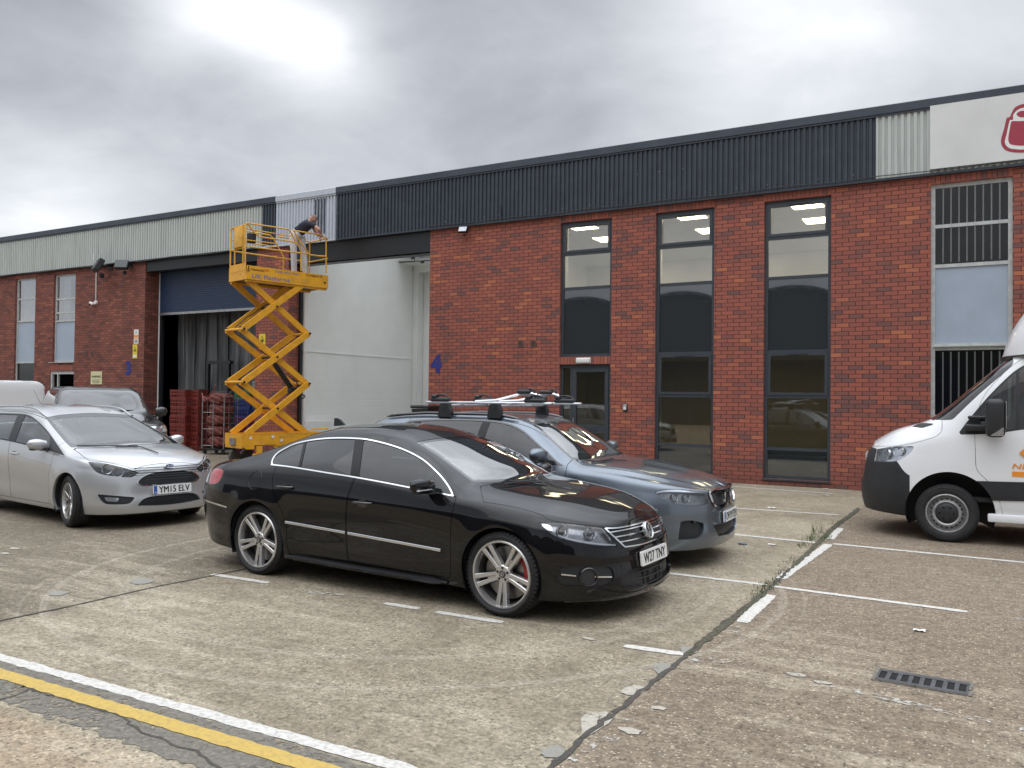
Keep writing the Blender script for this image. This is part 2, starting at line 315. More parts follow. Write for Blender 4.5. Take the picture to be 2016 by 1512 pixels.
# ------------------------------------------------------------------ mesh building
class MB:
    def __init__(s): s.v = []; s.f = []; s.mi = []; s.cur = 0
    def add(s, vs, fs):
        o = len(s.v); s.v += [tuple(map(float, v)) for v in vs]; s.f += [tuple(i+o for i in f) for f in fs]; s.mi += [s.cur]*len(fs); return s
    def box(s, a, b, rot=None, piv=None):
        x0, y0, z0 = a; x1, y1, z1 = b
        vs = [Vector(p) for p in ((x0, y0, z0), (x1, y0, z0), (x1, y1, z0), (x0, y1, z0), (x0, y0, z1), (x1, y0, z1), (x1, y1, z1), (x0, y1, z1))]
        if rot is not None:
            c = Vector(piv) if piv is not None else sum(vs, Vector())/8
            vs = [rot@(v-c)+c for v in vs]
        return s.add(vs, [(0, 3, 2, 1), (4, 5, 6, 7), (0, 1, 5, 4), (1, 2, 6, 5), (2, 3, 7, 6), (3, 0, 4, 7)])
    def rbox(s, c, size, bev=.02, seg=3, rot=None):
        """rounded box"""
        bm = bmesh.new(); bmesh.ops.create_cube(bm, size=1)
        for v in bm.verts: v.co = Vector((v.co.x*size[0], v.co.y*size[1], v.co.z*size[2]))
        bmesh.ops.bevel(bm, geom=list(bm.edges), offset=min(bev, min(size)*.49), segments=seg, profile=.5, affect='EDGES')
        vs = [(rot@v.co if rot is not None else v.co)+Vector(c) for v in bm.verts]
        s.add(vs, [tuple(l.vert.index for l in f.loops) for f in bm.faces]); bm.free(); return s
    def bar(s, p, q, w, h, up=(0, 0, 1)):
        p, q = Vector(p), Vector(q); d = (q-p).normalized(); u = Vector(up)
        sd_ = d.cross(u)
        if sd_.length < 1e-4: sd_ = d.cross(Vector((1, 0, 0)))
        sd_.normalize(); u = sd_.cross(d).normalized()
        vs = [e+sd_*(w/2*a)+u*(h/2*b) for e in (p, q) for a, b in ((-1, -1), (1, -1), (1, 1), (-1, 1))]
        return s.add(vs, [(0, 3, 2, 1), (4, 5, 6, 7), (0, 1, 5, 4), (1, 2, 6, 5), (2, 3, 7, 6), (3, 0, 4, 7)][:6])
    def tube(s, pts, r, seg=8, closed=False, caps=True):
        pts = [Vector(p) for p in pts]; n = len(pts); rs = r if hasattr(r, '__len__') else [r]*n
        vs = []; prev = None
        for i, p in enumerate(pts):
            if closed: d = (pts[(i+1) % n]-pts[i-1])
            else: d = pts[min(i+1, n-1)]-pts[max(i-1, 0)]
            d.normalize()
            if prev is None:
                a = Vector((0, 0, 1)) if abs(d.z) < .9 else Vector((1, 0, 0)); x = d.cross(a).normalized()
            else: x = (prev-d*prev.dot(d)).normalized()
            prev = x; y = d.cross(x)
            for k in range(seg):
                t = 2*PI*k/seg; vs.append(p+(x*math.cos(t)+y*math.sin(t))*rs[i])
        fs = []
        for i in range(n if closed else n-1):
            j = (i+1) % n
            for k in range(seg): fs.append((i*seg+k, j*seg+k, j*seg+(k+1) % seg, i*seg+(k+1) % seg))
        if caps and not closed: fs += [tuple(range(seg))[::-1], tuple((n-1)*seg+k for k in range(seg))]
        return s.add(vs, [tuple(reversed(f)) for f in fs])
    def lathe(s, prof, c=(0, 0, 0), axis='y', seg=48, closed=False, ang=(0, 2*PI)):
        """prof: list of (radius, axial)"""
        full = abs(ang[1]-ang[0]-2*PI) < 1e-6; ns = seg if full else seg+1; vs = []
        for r, a in prof:
            for k in range(ns):
                t = ang[0]+(ang[1]-ang[0])*k/seg; u, v = r*math.cos(t), r*math.sin(t)
                if axis == 'y': q = (u, a, v)
                elif axis == 'z': q = (u, v, a)
                else: q = (a, u, v)
                vs.append((q[0]+c[0], q[1]+c[1], q[2]+c[2]))
        fs = []; m = len(prof)
        for i in range(m if closed else m-1):
            j = (i+1) % m
            for k in range(seg):
                k2 = (k+1) % ns
                fs.append((i*ns+k, i*ns+k2, j*ns+k2, j*ns+k))
        return s.add(vs, fs)
    def prism(s, poly, lo, hi, fn):
        """poly (a,b) list extruded from lo to hi; fn(a,b,c)->xyz"""
        n = len(poly); vs = [fn(a, b, lo) for a, b in poly]+[fn(a, b, hi) for a, b in poly]
        return s.add(vs, [tuple(range(n))[::-1], tuple(range(n, 2*n))]+[(i, (i+1) % n, n+(i+1) % n, n+i) for i in range(n)])
    def build(s, name, mats, parent=None, smooth=False, world=False, fix=True, angle=None):
        me = bpy.data.meshes.new(name); vs = s.v
        if world and parent is not None:
            inv = parent.matrix_basis.inverted(); vs = [tuple(inv@Vector(v)) for v in vs]
        me.from_pydata(vs, [], s.f)
        mats = mats if isinstance(mats, (list, tuple)) else [mats]
        for m in mats: me.materials.append(m)
        if len(mats) > 1:
            me.polygons.foreach_set('material_index', s.mi)
        if fix:
            bm = bmesh.new(); bm.from_mesh(me); bmesh.ops.recalc_face_normals(bm, faces=bm.faces); bm.to_mesh(me); bm.free()
        if smooth:
            me.polygons.foreach_set('use_smooth', [True]*len(me.polygons))
            me.set_sharp_from_angle(angle=R(angle or 35))
        me.update()
        o = bpy.data.objects.new(name, me); COL.objects.link(o)
        if parent is not None: o.parent = parent
        return o
def thing(name, label, cat, loc=(0, 0, 0), rz=0., group=None, kind=None):
    o = bpy.data.objects.new(name, None); COL.objects.link(o); o.location = loc; o.rotation_euler = (0, 0, rz); o.empty_display_size = .3
    o.matrix_basis = Matrix.Translation(Vector(loc))@Matrix.Rotation(rz, 4, 'Z')
    return tag(o, label, cat, group, kind)
def tag(o, label=None, cat=None, group=None, kind=None):
    if label: o['label'] = label
    if cat: o['category'] = cat
    if group: o['group'] = group
    if kind: o['kind'] = kind
    return o
def struct(o): o['kind'] = 'structure'; return o
def children_of(o): return [c for c in bpy.data.objects if c.parent == o]
def copy_tree(o, parent=None):
    c = o.copy(); COL.objects.link(c)
    if parent is not None: c.parent = parent
    for ch in children_of(o): copy_tree(ch, c)
    return c
def text_verts(body, size=1., bold=0., spacing=1., shear=0.):
    cu = bpy.data.curves.new('lettering', 'FONT'); cu.body = body; cu.size = size; cu.offset = bold; cu.space_character = spacing; cu.shear = shear
    cu.align_x = 'CENTER'; cu.align_y = 'CENTER'; cu.resolution_u = 3; cu.fill_mode = 'FRONT'
    o = bpy.data.objects.new('lettering', cu); COL.objects.link(o)
    dg = bpy.context.evaluated_depsgraph_get(); dg.update()
    me = o.evaluated_get(dg).to_mesh()
    vs = [v.co.copy() for v in me.vertices]; fs = [tuple(p.vertices) for p in me.polygons]
    o.evaluated_get(dg).to_mesh_clear(); bpy.data.objects.remove(o); bpy.data.curves.remove(cu)
    return vs, fs
def text(mb, body, fn, width=None, height=None, bold=0., spacing=1., shear=0.):
    """lettering fitted to width x height, mapped by fn(u,v)->xyz"""
    vs, fs = text_verts(body, 1., bold, spacing, shear)
    xs = [v.x for v in vs]; ys = [v.y for v in vs]; cx, cy = (min(xs)+max(xs))/2, (min(ys)+max(ys))/2
    sy = (height/(max(ys)-min(ys))) if height else 1.; sx = (width/(max(xs)-min(xs))) if width else sy
    if not height: sy = sx
    mb.add([fn((v.x-cx)*sx, (v.y-cy)*sy) for v in vs], fs); return mb
# ------------------------------------------------------------------ car body generator
def tab(x, pts):
    """monotone cubic through (x, v) pairs"""
    if not hasattr(pts, '__len__'): return np.full_like(np.asarray(x, float), pts)
    p = np.array(sorted(pts), float); X, Y = p[:, 0], p[:, 1]
    if len(X) == 1: return np.full_like(np.asarray(x, float), Y[0])
    h = np.diff(X); d = np.diff(Y)/h; m = np.zeros_like(X)
    m[0], m[-1] = d[0], d[-1]
    for i in range(1, len(X)-1):
        if d[i-1]*d[i] > 0:
            w1, w2 = 2*h[i]+h[i-1], h[i]+2*h[i-1]; m[i] = (w1+w2)/(w1/d[i-1]+w2/d[i])
    xx = np.clip(x, X[0], X[-1]); i = np.clip(np.searchsorted(X, xx, side='right')-1, 0, len(X)-2)
    t = (xx-X[i])/h[i]; t2, t3 = t*t, t*t*t
    return (2*t3-3*t2+1)*Y[i]+(t3-2*t2+t)*h[i]*m[i]+(-2*t3+3*t2)*Y[i+1]+(t3-t2)*h[i]*m[i+1]
class Piece:
    def __init__(s, V, N, F): s.V, s.N, s.F = V, N, F
    def copy(s): return Piece(s.V.copy(), s.N.copy(), list(s.F))
    def compact(s):
        if not s.F: return Piece(np.zeros((0, 3)), np.zeros((0, 3)), [])
        used = sorted({i for f in s.F for i in f}); mp = {a: b for b, a in enumerate(used)}
        return Piece(s.V[used], s.N[used], [tuple(mp[i] for i in f) for f in s.F])
    def offset(s, d): return Piece(s.V+s.N*d, s.N, s.F)
    def mirror(s): return Piece(s.V*[1, -1, 1], s.N*[1, -1, 1], [tuple(reversed(f)) for f in s.F])
    def join(s, o):
        n = len(s.V); return Piece(np.vstack([s.V, o.V]), np.vstack([s.N, o.N]), s.F+[tuple(i+n for i in f) for f in o.F])
    def both(s): return s.join(s.mirror())
    def boundary(s):
        e = {}
        for f in s.F:
            for a, b in zip(f, f[1:]+f[:1]):
                if (b, a) in e: e[(b, a)] = 2
                elif (a, b) in e: e[(a, b)] = 2
                else: e[(a, b)] = 1
        return [k for k, c in e.items() if c == 1]
    def flange(s, d, keep=None):
        E = [(a, b) for a, b in s.boundary() if (abs(s.V[a][1])+abs(s.V[b][1]) > 2e-3) and (keep is None or keep((s.V[a]+s.V[b])/2))]
        if not E: return s
        nv = []; nn = []; F = list(s.F); o = len(s.V); vm = {}
        def vid(i, inner, nrm):
            nv.append(s.V[i]-s.N[i]*(d if inner else 0.)); nn.append(nrm); return o+len(nv)-1
        acc = {}
        for a, b in E:
            t = s.V[b]-s.V[a]; nm = (s.N[a]+s.N[b]); c = np.cross(t, nm); l = np.linalg.norm(c); c = c/l if l > 1e-9 else s.N[a]
            for i in (a, b): acc[i] = acc.get(i, 0)+c
        ids = {}
        for i, c in acc.items():
            l = np.linalg.norm(c); c = c/l if l > 1e-9 else s.N[i]
            ids[i] = (vid(i, False, c), vid(i, True, c))
        for a, b in E: F.append((ids[b][0], ids[a][0], ids[a][1], ids[b][1]))
        return Piece(np.vstack([s.V, nv]), np.vstack([s.N, nn]), F)
    def obj(s, name, mat, parent):
        s = s.compact(); me = bpy.data.meshes.new(name); me.from_pydata(s.V.tolist(), [], s.F); me.materials.append(mat)
        me.polygons.foreach_set('use_smooth', [True]*len(me.polygons)); me.update()
        nn = s.N/np.maximum(np.linalg.norm(s.N, axis=1, keepdims=True), 1e-9)
        me.normals_split_custom_set_from_vertices(nn.tolist())
        o = bpy.data.objects.new(name, me); COL.objects.link(o); o.parent = parent; return o
def cut(pc, g):
    """split into (inside g<0, outside)"""
    if not pc.F: return pc, pc
    gv = g(pc.V); ins = gv < 0
    V = pc.V; N = pc.N; Fi, Fo, mixed = [], [], []
    for f in pc.F:
        k = sum(1 for i in f if ins[i])
        (Fi if k == len(f) else Fo if k == 0 else mixed).append(f)
    ek = {}; A = []; B = []
    for f in mixed:
        for a, b in zip(f, f[1:]+f[:1]):
            if ins[a] != ins[b]:
                key = (min(a, b), max(a, b))
                if key not in ek: ek[key] = len(A); A.append(key[0]); B.append(key[1])
    if not A: return Piece(V, N, Fi).compact(), Piece(V, N, Fo).compact()
    A = np.array(A); B = np.array(B); lo = np.zeros(len(A)); hi = np.ones(len(A)); sa = ins[A]
    for _ in range(11):
        mid = (lo+hi)/2; P = V[A]+(V[B]-V[A])*mid[:, None]; gi = g(P) < 0; same = gi == sa
        lo = np.where(same, mid, lo); hi = np.where(same, hi, mid)
    t = np.clip((lo+hi)/2, .002, .998)[:, None]
    NV = V[A]+(V[B]-V[A])*t; NN = N[A]+(N[B]-N[A])*t; NN /= np.maximum(np.linalg.norm(NN, axis=1, keepdims=True), 1e-9)
    o = len(V); V = np.vstack([V, NV]); N = np.vstack([N, NN])
    for f in mixed:
        fi, fo = [], []
        for a, b in zip(f, f[1:]+f[:1]):
            (fi if ins[a] else fo).append(a)
            if ins[a] != ins[b]:
                k = o+ek[(min(a, b), max(a, b))]; fi.append(k); fo.append(k)
        if len(fi) >= 3: Fi.append(tuple(fi))
        if len(fo) >= 3: Fo.append(tuple(fo))
    return Piece(V, N, Fi).compact(), Piece(V, N, Fo).compact()
def fine(pc, n=1):
    """split every face into quads around its centre"""
    for _ in range(n):
        if not pc.F: return pc
        V = list(pc.V); N = list(pc.N); F = []; ek = {}
        def mid(a, b):
            k = (min(a, b), max(a, b))
            if k not in ek: ek[k] = len(V); V.append((pc.V[a]+pc.V[b])/2); m = pc.N[a]+pc.N[b]; N.append(m/max(np.linalg.norm(m), 1e-9))
            return ek[k]
        for f in pc.F:
            c = len(V); V.append(pc.V[list(f)].mean(0)); m = pc.N[list(f)].sum(0); N.append(m/max(np.linalg.norm(m), 1e-9)); L = len(f)
            for i in range(L): F.append((f[i], mid(f[i], f[(i+1) % L]), c, mid(f[i-1], f[i])))
        pc = Piece(np.array(V), np.array(N), F)
    return pc
def cutf(pc, g, n=2, margin=.09):
    sub, _ = cut(pc, lambda V: g(V)-margin); return cut(fine(sub, n), g)
def spline2(pts, sub=8, closed=True):
    """catmull-rom; a point written twice makes a corner"""
    P = [np.array(p[:2], float) for p in pts]; n = len(P); out = []
    for i in range(n if closed else n-1):
        p0, p1, p2, p3 = (P[(i-1) % n] if closed or i > 0 else P[i]), P[i], P[(i+1) % n], (P[(i+2) % n] if closed or i+2 < n else P[(i+1) % n])
        if np.allclose(p1, p2): continue
        for k in range(sub):
            t = k/sub
            m1 = (p2-p0)/2 if not np.allclose(p0, p1) else (p2-p1)*1.
            m2 = (p3-p1)/2 if not np.allclose(p3, p2) else (p2-p1)*1.
            L = np.linalg.norm(p2-p1); 
            for m in (m1, m2):
                l = np.linalg.norm(m)
                if l > L*1.2: m *= L*1.2/l
            out.append((2*t**3-3*t*t+1)*p1+(t**3-2*t*t+t)*m1+(-2*t**3+3*t*t)*p2+(t**3-t*t)*m2)
    if not closed: out.append(P[-1])
    return np.array(out)
def sdpoly(Q, P):
    """signed distance (neg inside) of points Q to polygon P"""
    A = P; B = np.roll(P, -1, 0); out = np.full(len(Q), 1e9); ins = np.zeros(len(Q), bool)
    for a, b in zip(A, B):
        d = b-a; l = d@d
        if l < 1e-14: continue
        t = np.clip(((Q-a)@d)/l, 0, 1); e = Q-a-t[:, None]*d; out = np.minimum(out, (e*e).sum(1))
        if a[1] != b[1]:
            c = ((a[1] > Q[:, 1]) != (b[1] > Q[:, 1])); xi = (b[0]-a[0])*(Q[:, 1]-a[1])/(b[1]-a[1])+a[0]
            ins ^= c & (Q[:, 0] < xi)
    out = np.sqrt(out); return np.where(ins, -out, out)
class Car:
    def __init__(c, name, label, cat, pose, spec, group=None):
        c.root = thing(name, label, cat, (pose[0], pose[1], 0), R(pose[2]), group); c.pose = pose; c.s = spec
        c.a = R(pose[2]); c.ns = -1; c.build_surface()
    def world(c, V):
        if c.ns > 0: V = V*[1, -1, 1]
        co, si = math.cos(c.a), math.sin(c.a)
        return np.stack([c.pose[0]+co*V[:, 0]-si*V[:, 1], c.pose[1]+si*V[:, 0]+co*V[:, 1], V[:, 2]], 1)
    def px(c, V): return project(c.world(V))
    def unworld(c, P):
        co, si = math.cos(c.a), math.sin(c.a); d = np.array(P)-np.array([c.pose[0], c.pose[1], 0]); return np.array([co*d[0]+si*d[1], -si*d[0]+co*d[1], d[2]])
    def rowpt(c, k, x, cap):
        r = c.s['rows'][k]; w_ = tab(x, r['W'])*cap; z = tab(x, r['Z']); return np.stack([x, -w_, z], -1)
    def build_surface(c):
        s = c.s; XA, XB = s['anchor']; step = s.get('step', .03); nc = int((XB-XA)/step); ncap = s.get('ncap', 34)
        rows = s['rows']; K = len(rows); G = []
        for k, r in enumerate(rows):
            ph = np.linspace(0, 1, ncap+1)**1.0*PI/2
            pf, qf = r.get('pf', s['pf']), r.get('qf', s['qf']); pr, qr = r.get('pr', s['pr']), r.get('qr', s['qr'])
            xf = XB+(r['xf']-XB)*np.sin(ph)**(2/pf); cf = np.clip(np.cos(ph), 0, 1)**(2/qf); cf[-1] = 0
            xr = XA+(r['xr']-XA)*np.sin(ph)**(2/pr); cr = np.clip(np.cos(ph), 0, 1)**(2/qr); cr[-1] = 0
            xc = np.linspace(XA, XB, nc+1)
            x = np.concatenate([xr[::-1], xc[1:-1], xf]); cap = np.concatenate([cr[::-1], np.ones(nc-1), cf])
            G.append(c.rowpt(k, x, cap))
        G = np.array(G)                       # K x U x 3
        # arch flare
        for (ax, az, ar, fl) in s.get('flare', []):
            d = np.sqrt((G[..., 0]-ax)**2+(G[..., 2]-az)**2); G[..., 1] -= fl*np.exp(-((d-ar)/.09)**2)*(np.abs(G[..., 1]) > .6)
        # section interpolation
        n = s.get('nv', 8); sharp = s.get('sharp', {}); out = []
        D = np.linalg.norm(np.diff(G, axis=0), axis=2)[..., None]+1e-6; sl = np.diff(G, axis=0)/D
        T = [sl[0]]
        for k in range(1, K-1):
            w1, w2 = D[k], D[k-1]; T.append((sl[k-1]*w1+sl[k]*w2)/(w1+w2))
        T.append(sl[-1]); T[-1] = sl[-1].copy(); T[-1][..., 2] *= .2
        for k in range(K-1):
            t1 = T[k]; t2 = T[k+1]; a1 = sharp.get(k, 0); a2 = sharp.get(k+1, 0)
            t1 = t1*(1-a1)+sl[k]*a1; t2 = t2*(1-a2)+sl[k]*a2
            m = n if s.get('seg') is None else s['seg'][k]
            for j in range(m):
                t = j/m; out.append((2*t**3-3*t*t+1)*G[k]+(t**3-2*t*t+t)*D[k]*t1+(-2*t**3+3*t*t)*G[k+1]+(t**3-t*t)*D[k]*t2)
        out.append(G[-1]); A = np.array(out)
        A[:, 0, 1] = 0; A[:, -1, 1] = 0; A[-1, :, 1] = 0; A[..., 1] = np.minimum(A[..., 1], 0)
        du = np.zeros_like(A); du[:, 1:-1] = A[:, 2:]-A[:, :-2]; du[:, 0] = A[:, 1]-A[:, 0]; du[:, -1] = A[:, -1]-A[:, -2]
        dv = np.zeros_like(A); dv[1:-1] = A[2:]-A[:-2]; dv[0] = A[1]-A[0]; dv[-1] = A[-1]-A[-2]
        N = np.cross(du, dv); N /= np.maximum(np.linalg.norm(N, axis=2, keepdims=True), 1e-9)
        seam = np.zeros(A.shape[:2], bool); seam[:, 0] = True; seam[:, -1] = True; seam[-1] = True
        N[seam, 1] = 0; N /= np.maximum(np.linalg.norm(N, axis=2, keepdims=True), 1e-9)
        bad = np.linalg.norm(N, axis=2) < .5; N[bad] = (0, 0, 1)
        m, u = A.shape[:2]; F = []
        for i in range(m-1):
            for j in range(u-1):
                F.append((i*u+j, i*u+j+1, (i+1)*u+j+1, (i+1)*u+j))
        V = A.reshape(-1, 3); Nn = N.reshape(-1, 3)
        # orient outward: side normals must have -y
        k = np.argmin(V[:, 1]+abs(V[:, 0])*.01)
        if Nn[k, 1] > 0: Nn = -Nn; F = [tuple(reversed(f)) for f in F]
        c.skin = Piece(V, Nn, F)
    # --- region functions
    def gpx(c, pts, ymax=-.25, extra=None, sub=8, scale=.0065):
        P = spline2(pts, sub)
        def g(V):
            d = sdpoly(c.px(V), P)*scale
            d = np.maximum(d, V[:, 1]-ymax) if ymax is not None else d
            if extra is not None: d = np.maximum(d, extra(V))
            return d
        return g
    def gxz(c, pts, ymax=-.25, sub=8):
        P = spline2(pts, sub)
        return lambda V: np.maximum(sdpoly(V[:, [0, 2]], P), V[:, 1]-ymax)
    def gyz(c, pts, xmin, sub=8):
        P = spline2(pts, sub)
        return lambda V: np.maximum(sdpoly(np.stack([-V[:, 1], V[:, 2]], 1), P), (xmin-V[:, 0]) if xmin > 0 else (V[:, 0]-xmin))
    def arch(c, ax, az, r): return lambda V: np.maximum(np.hypot(V[:, 0]-ax, (V[:, 2]-az))-r, V[:, 1]+.4)
    def glassbox(c, xb, xt, k=7, inset=.03):
        """windscreen region: between front edge xb(y) and rear edge xt(y), inside the rail row"""
        r = c.s['rows'][k]
        return lambda V: np.maximum(np.maximum(V[:, 0]-xb(np.abs(V[:, 1])), xt(np.abs(V[:, 1]))-V[:, 0]), np.maximum(np.abs(V[:, 1])-tab(V[:, 0], r['W'])+inset, .8-V[:, 2]))
    def surf_y(c, x, z):
        """y of near side skin at (x,z)"""
        V = c.skin.V; m = (np.abs(V[:, 0]-x) < .08) & (V[:, 1] < -.3)
        W_ = V[m]; k = np.argmin((W_[:, 0]-x)**2+(W_[:, 2]-z)**2); return W_[k, 1]
    def lp(c, *P):
        return [tuple(q) for q in c.px(np.array([(x, -y, z) for x, y, z in P], float))]
    def hit(c, px, py):
        """nearest skin vertex seen at a pixel (front-most)"""
        P = c.px(c.skin.V); d = np.hypot(P[:, 0]-px, P[:, 1]-py); k = np.argsort(d)[:14]
        Wd = c.world(c.skin.V[k]); dist = np.linalg.norm(Wd-CO, axis=1); j = k[np.argmin(dist+d[k]*.02)]
        return c.skin.V[j], c.skin.N[j]
def at_both(pc): return pc, pc.mirror()

# ------------------------------------------------------------------ wheels
def wheel(root, x, y, z, r, wd, style, side, rimr, steer=0., caliper=True, cal_mat='caliper'):
    """side -1 = right hand side (outer face towards -y)"""

    mb = MB(); tw = wd/2
    prof = [(rimr, -tw*.86), (rimr+.012, -tw*.97), (rimr+.03, -tw*1.03), ((rimr+r)/2, -tw*1.06), (r-.03, -tw*1.0), (r-.010, -tw*.88), (r-.003, -tw*.74)]
    g = [-.62, -.52, -.50, -.40, -.22, -.12, -.10, .10, .12, .22, .40, .50, .52, .62]
    tread = []
    for i, a in enumerate(g):
        deep = i in (2, 5, 8, 11)
        tread.append((r-(.009 if i % 4 in (1, 2) and False else 0), a*tw*1.1))
    t2 = []
    for a, b in ((-.68, -.40), (-.34, -.04), (.04, .34), (.40, .68)):
        t2 += [(r-.008, (a-.015)*tw), (r, a*tw), (r, b*tw), (r-.008, (b+.015)*tw)]
    prof += t2
    prof += [(rr, -a) for rr, a in reversed(prof[:7])]
    mb.lathe(prof, seg=72)
    # raised sidewall ring and shoulder blocks
    mb.lathe([(r-.045, -tw*1.035), (r-.043, -tw*1.065), (r-.038, -tw*1.065), (r-.036, -tw*1.03)], seg=72)
    for k in range(60):
        t = 2*PI*k/60; c_, s_ = math.cos(t), math.sin(t)
        q = [(r+.001, -tw*.70), (r+.001, -tw*.88), (r-.016, -tw*1.00), (r-.022, -tw*.99), (r-.012, -tw*.70)]
        t0, t1 = t-.018, t+.030
        vs = [(a*math.cos(tt), b, a*math.sin(tt)) for tt in (t0, t1) for a, b in q[:3]]
        mb.add(vs, [(0, 1, 4, 3), (1, 2, 5, 4), (0, 3, 5, 2)][:2])
    grp = []

    # barrel (the wheel part itself), children: tyre, rim, hub, disc
    b = MB(); b.lathe([(rimr-.004, -tw*.84), (rimr-.016, -tw*.72), (rimr-.028, -tw*.3), (rimr-.035, tw*.8), (rimr-.0, tw*.86)], seg=56)
    b.lathe([(rimr-.03, tw*.75), (.01, tw*.75)], seg=56)
    wl = b.build('wheel', M['alloy_dark'], root, smooth=True)
    wl.location = (x, y, z); wl.rotation_euler = (0, 0, R(steer)+(PI if side > 0 else 0))
    ty = mb.build('tyre', M['rubber'], wl, smooth=True, angle=40)
    f = -tw*.80                                   # face plane
    rim = MB(); rim.lathe([(rimr+.006, f-.012), (rimr-.004, f-.020), (rimr-.014, f-.018), (rimr-.020, f-.002), (rimr-.024, f+.05)], seg=72)
    def spoke(t, r0, r1, w0, w1, d0, d1, th=.03, a0=0., a1=0., ridge=.004):
        """tapered bar in the wheel face from radius r0 to r1; a0/a1 sideways offsets"""
        n = 7; vs = []; fs = []
        for i in range(n):
            q = i/(n-1); rr = r0+(r1-r0)*q; ww = (w0+(w1-w0)*q**1.4)/2; of = a0+(a1-a0)*q**1.25; dd = d0+(d1-d0)*q**1.5
            for (u, dep) in ((-ww, th), (-ww, .005), (-ww*.7, 0), (ww*.7, 0), (ww, .005), (ww, th)):
                X, Z = rr, u+of
                vs.append((X*math.cos(t)-Z*math.sin(t), dd+dep, X*math.sin(t)+Z*math.cos(t)))
        for i in range(n-1):
            for k in range(5): fs.append((i*6+k, i*6+k+1, (i+1)*6+k+1, (i+1)*6+k))
        rim.add(vs, fs)
    hubd = f+.012
    if style == 'five_twin':
        for k in range(5):
            t = PI/2+2*PI*k/5+R(36)
            for sg in (-1, 1):
                spoke(t, .050, rimr-.012, .028, .040, hubd, f-.012, .045, sg*.017, sg*.034)
            spoke(t, .04, rimr*.55, .02, .012, hubd+.014, f+.012, .03)
        rim.lathe([(.0, hubd-.004), (.060, hubd-.004), (.070, hubd+.004), (.074, hubd+.03)], seg=40)
    elif style == 'ten':
        for k in range(5):
            t = PI/2+2*PI*k/5
            for sg in (-1, 1): spoke(t+sg*.10, .045, rimr-.012, .022, .022, hubd, f-.010, .035, sg*.012, sg*.030)
        rim.lathe([(.0, hubd-.004), (.052, hubd-.004), (.060, hubd+.004), (.064, hubd+.03)], seg=36)
    elif style == 'multi':
        for k in range(5):
            t = PI/2+2*PI*k/5
            for sg in (-1, 1): spoke(t, .045, rimr-.012, .026, .030, hubd, f-.010, .04, sg*.012, sg*.055)
        rim.lathe([(.0, hubd-.004), (.052, hubd-.004), (.060, hubd+.004), (.064, hubd+.03)], seg=36)
    elif style == 'steel':
        rim.lathe([(rimr-.022, f-.002), (rimr-.035, f+.035), (rimr-.050, f+.045), (rimr-.056, f+.03), (rimr-.062, f+.020), (.155, f+.012), (.152, f+.004)], seg=72)
        rim.lathe([(.156, f+.006), (.152, f-.012), (.138, f-.016), (.124, f-.004)], seg=60)
    mt = 'alloy' if style != 'steel' else 'steel_rim'
    rim.build('rim', M[mt], wl, smooth=True, angle=30)
    if style == 'steel':
        hl = MB()
        for k in range(20):
            t = 2*PI*k/20; rr = .172; c0 = (rr*math.cos(t), 0, rr*math.sin(t)); vs = [(c0[0]+.0105*math.cos(a)*1., f+.0105, c0[2]+.0105*math.sin(a)) for a in np.linspace(0, 2*PI, 12, endpoint=False)]
            hl.add(vs, [tuple(range(12))])
        hl.build('vent_hole', M['black_steel'], wl)
        hc = MB(); hc.lathe([(.0, f-.020), (.08, f-.020), (.105, f-.012), (.127, f+.002)], seg=40)
        for k in range(6):
            t = 2*PI*k/6; hc.lathe([(.0, f-.02), (.012, f-.02), (.013, f-.0)], c=(.078*math.cos(t), 0, .078*math.sin(t)), seg=8)
        hc.build('hub_cap', M['dark_plastic'], wl, smooth=True)
    else:
        hb = MB(); hb.lathe([(0, hubd-.012), (.024, hubd-.012), (.030, hubd-.006), (.031, hubd)], seg=28)
        hb.build('hub_cap', M['lamp_dark'], wl, smooth=True)
        nb = MB()
        for k in range(5):
            t = PI/2+2*PI*k/5; nb.lathe([(0, hubd-.0065), (.010, hubd-.0065), (.012, hubd-.003)], c=(.046*math.cos(t), 0, .046*math.sin(t)), seg=8)
        nb.build('wheel_bolts', M['black_steel'], wl)
        ds = MB(); ds.lathe([(.07, tw*.0), (rimr-.055, tw*.0), (rimr-.055, tw*.1), (.07, tw*.1)], seg=48); ds.build('brake_disc', M['disc'], wl, smooth=True)
        if caliper:
            ca = MB(); ca.lathe([(rimr-.100, -tw*.20), (rimr-.042, -tw*.22), (rimr-.036, -tw*.05), (rimr-.036, tw*.3), (rimr-.10, tw*.3), (rimr-.100, -tw*.20)], seg=8, ang=(R(-8), R(42)))
            ca.build('brake_caliper', M[cal_mat], wl, smooth=True)
    return wl
M['steel_rim'] = simple('steel_rim_silver', (.42, .42, .42), .38, metal=.6, var=.2, scale=20, dirt=((.12, .10, .08), 22, .62))
def ring_strip(mb, pts, r, seg=6): mb.tube(pts, r, seg)
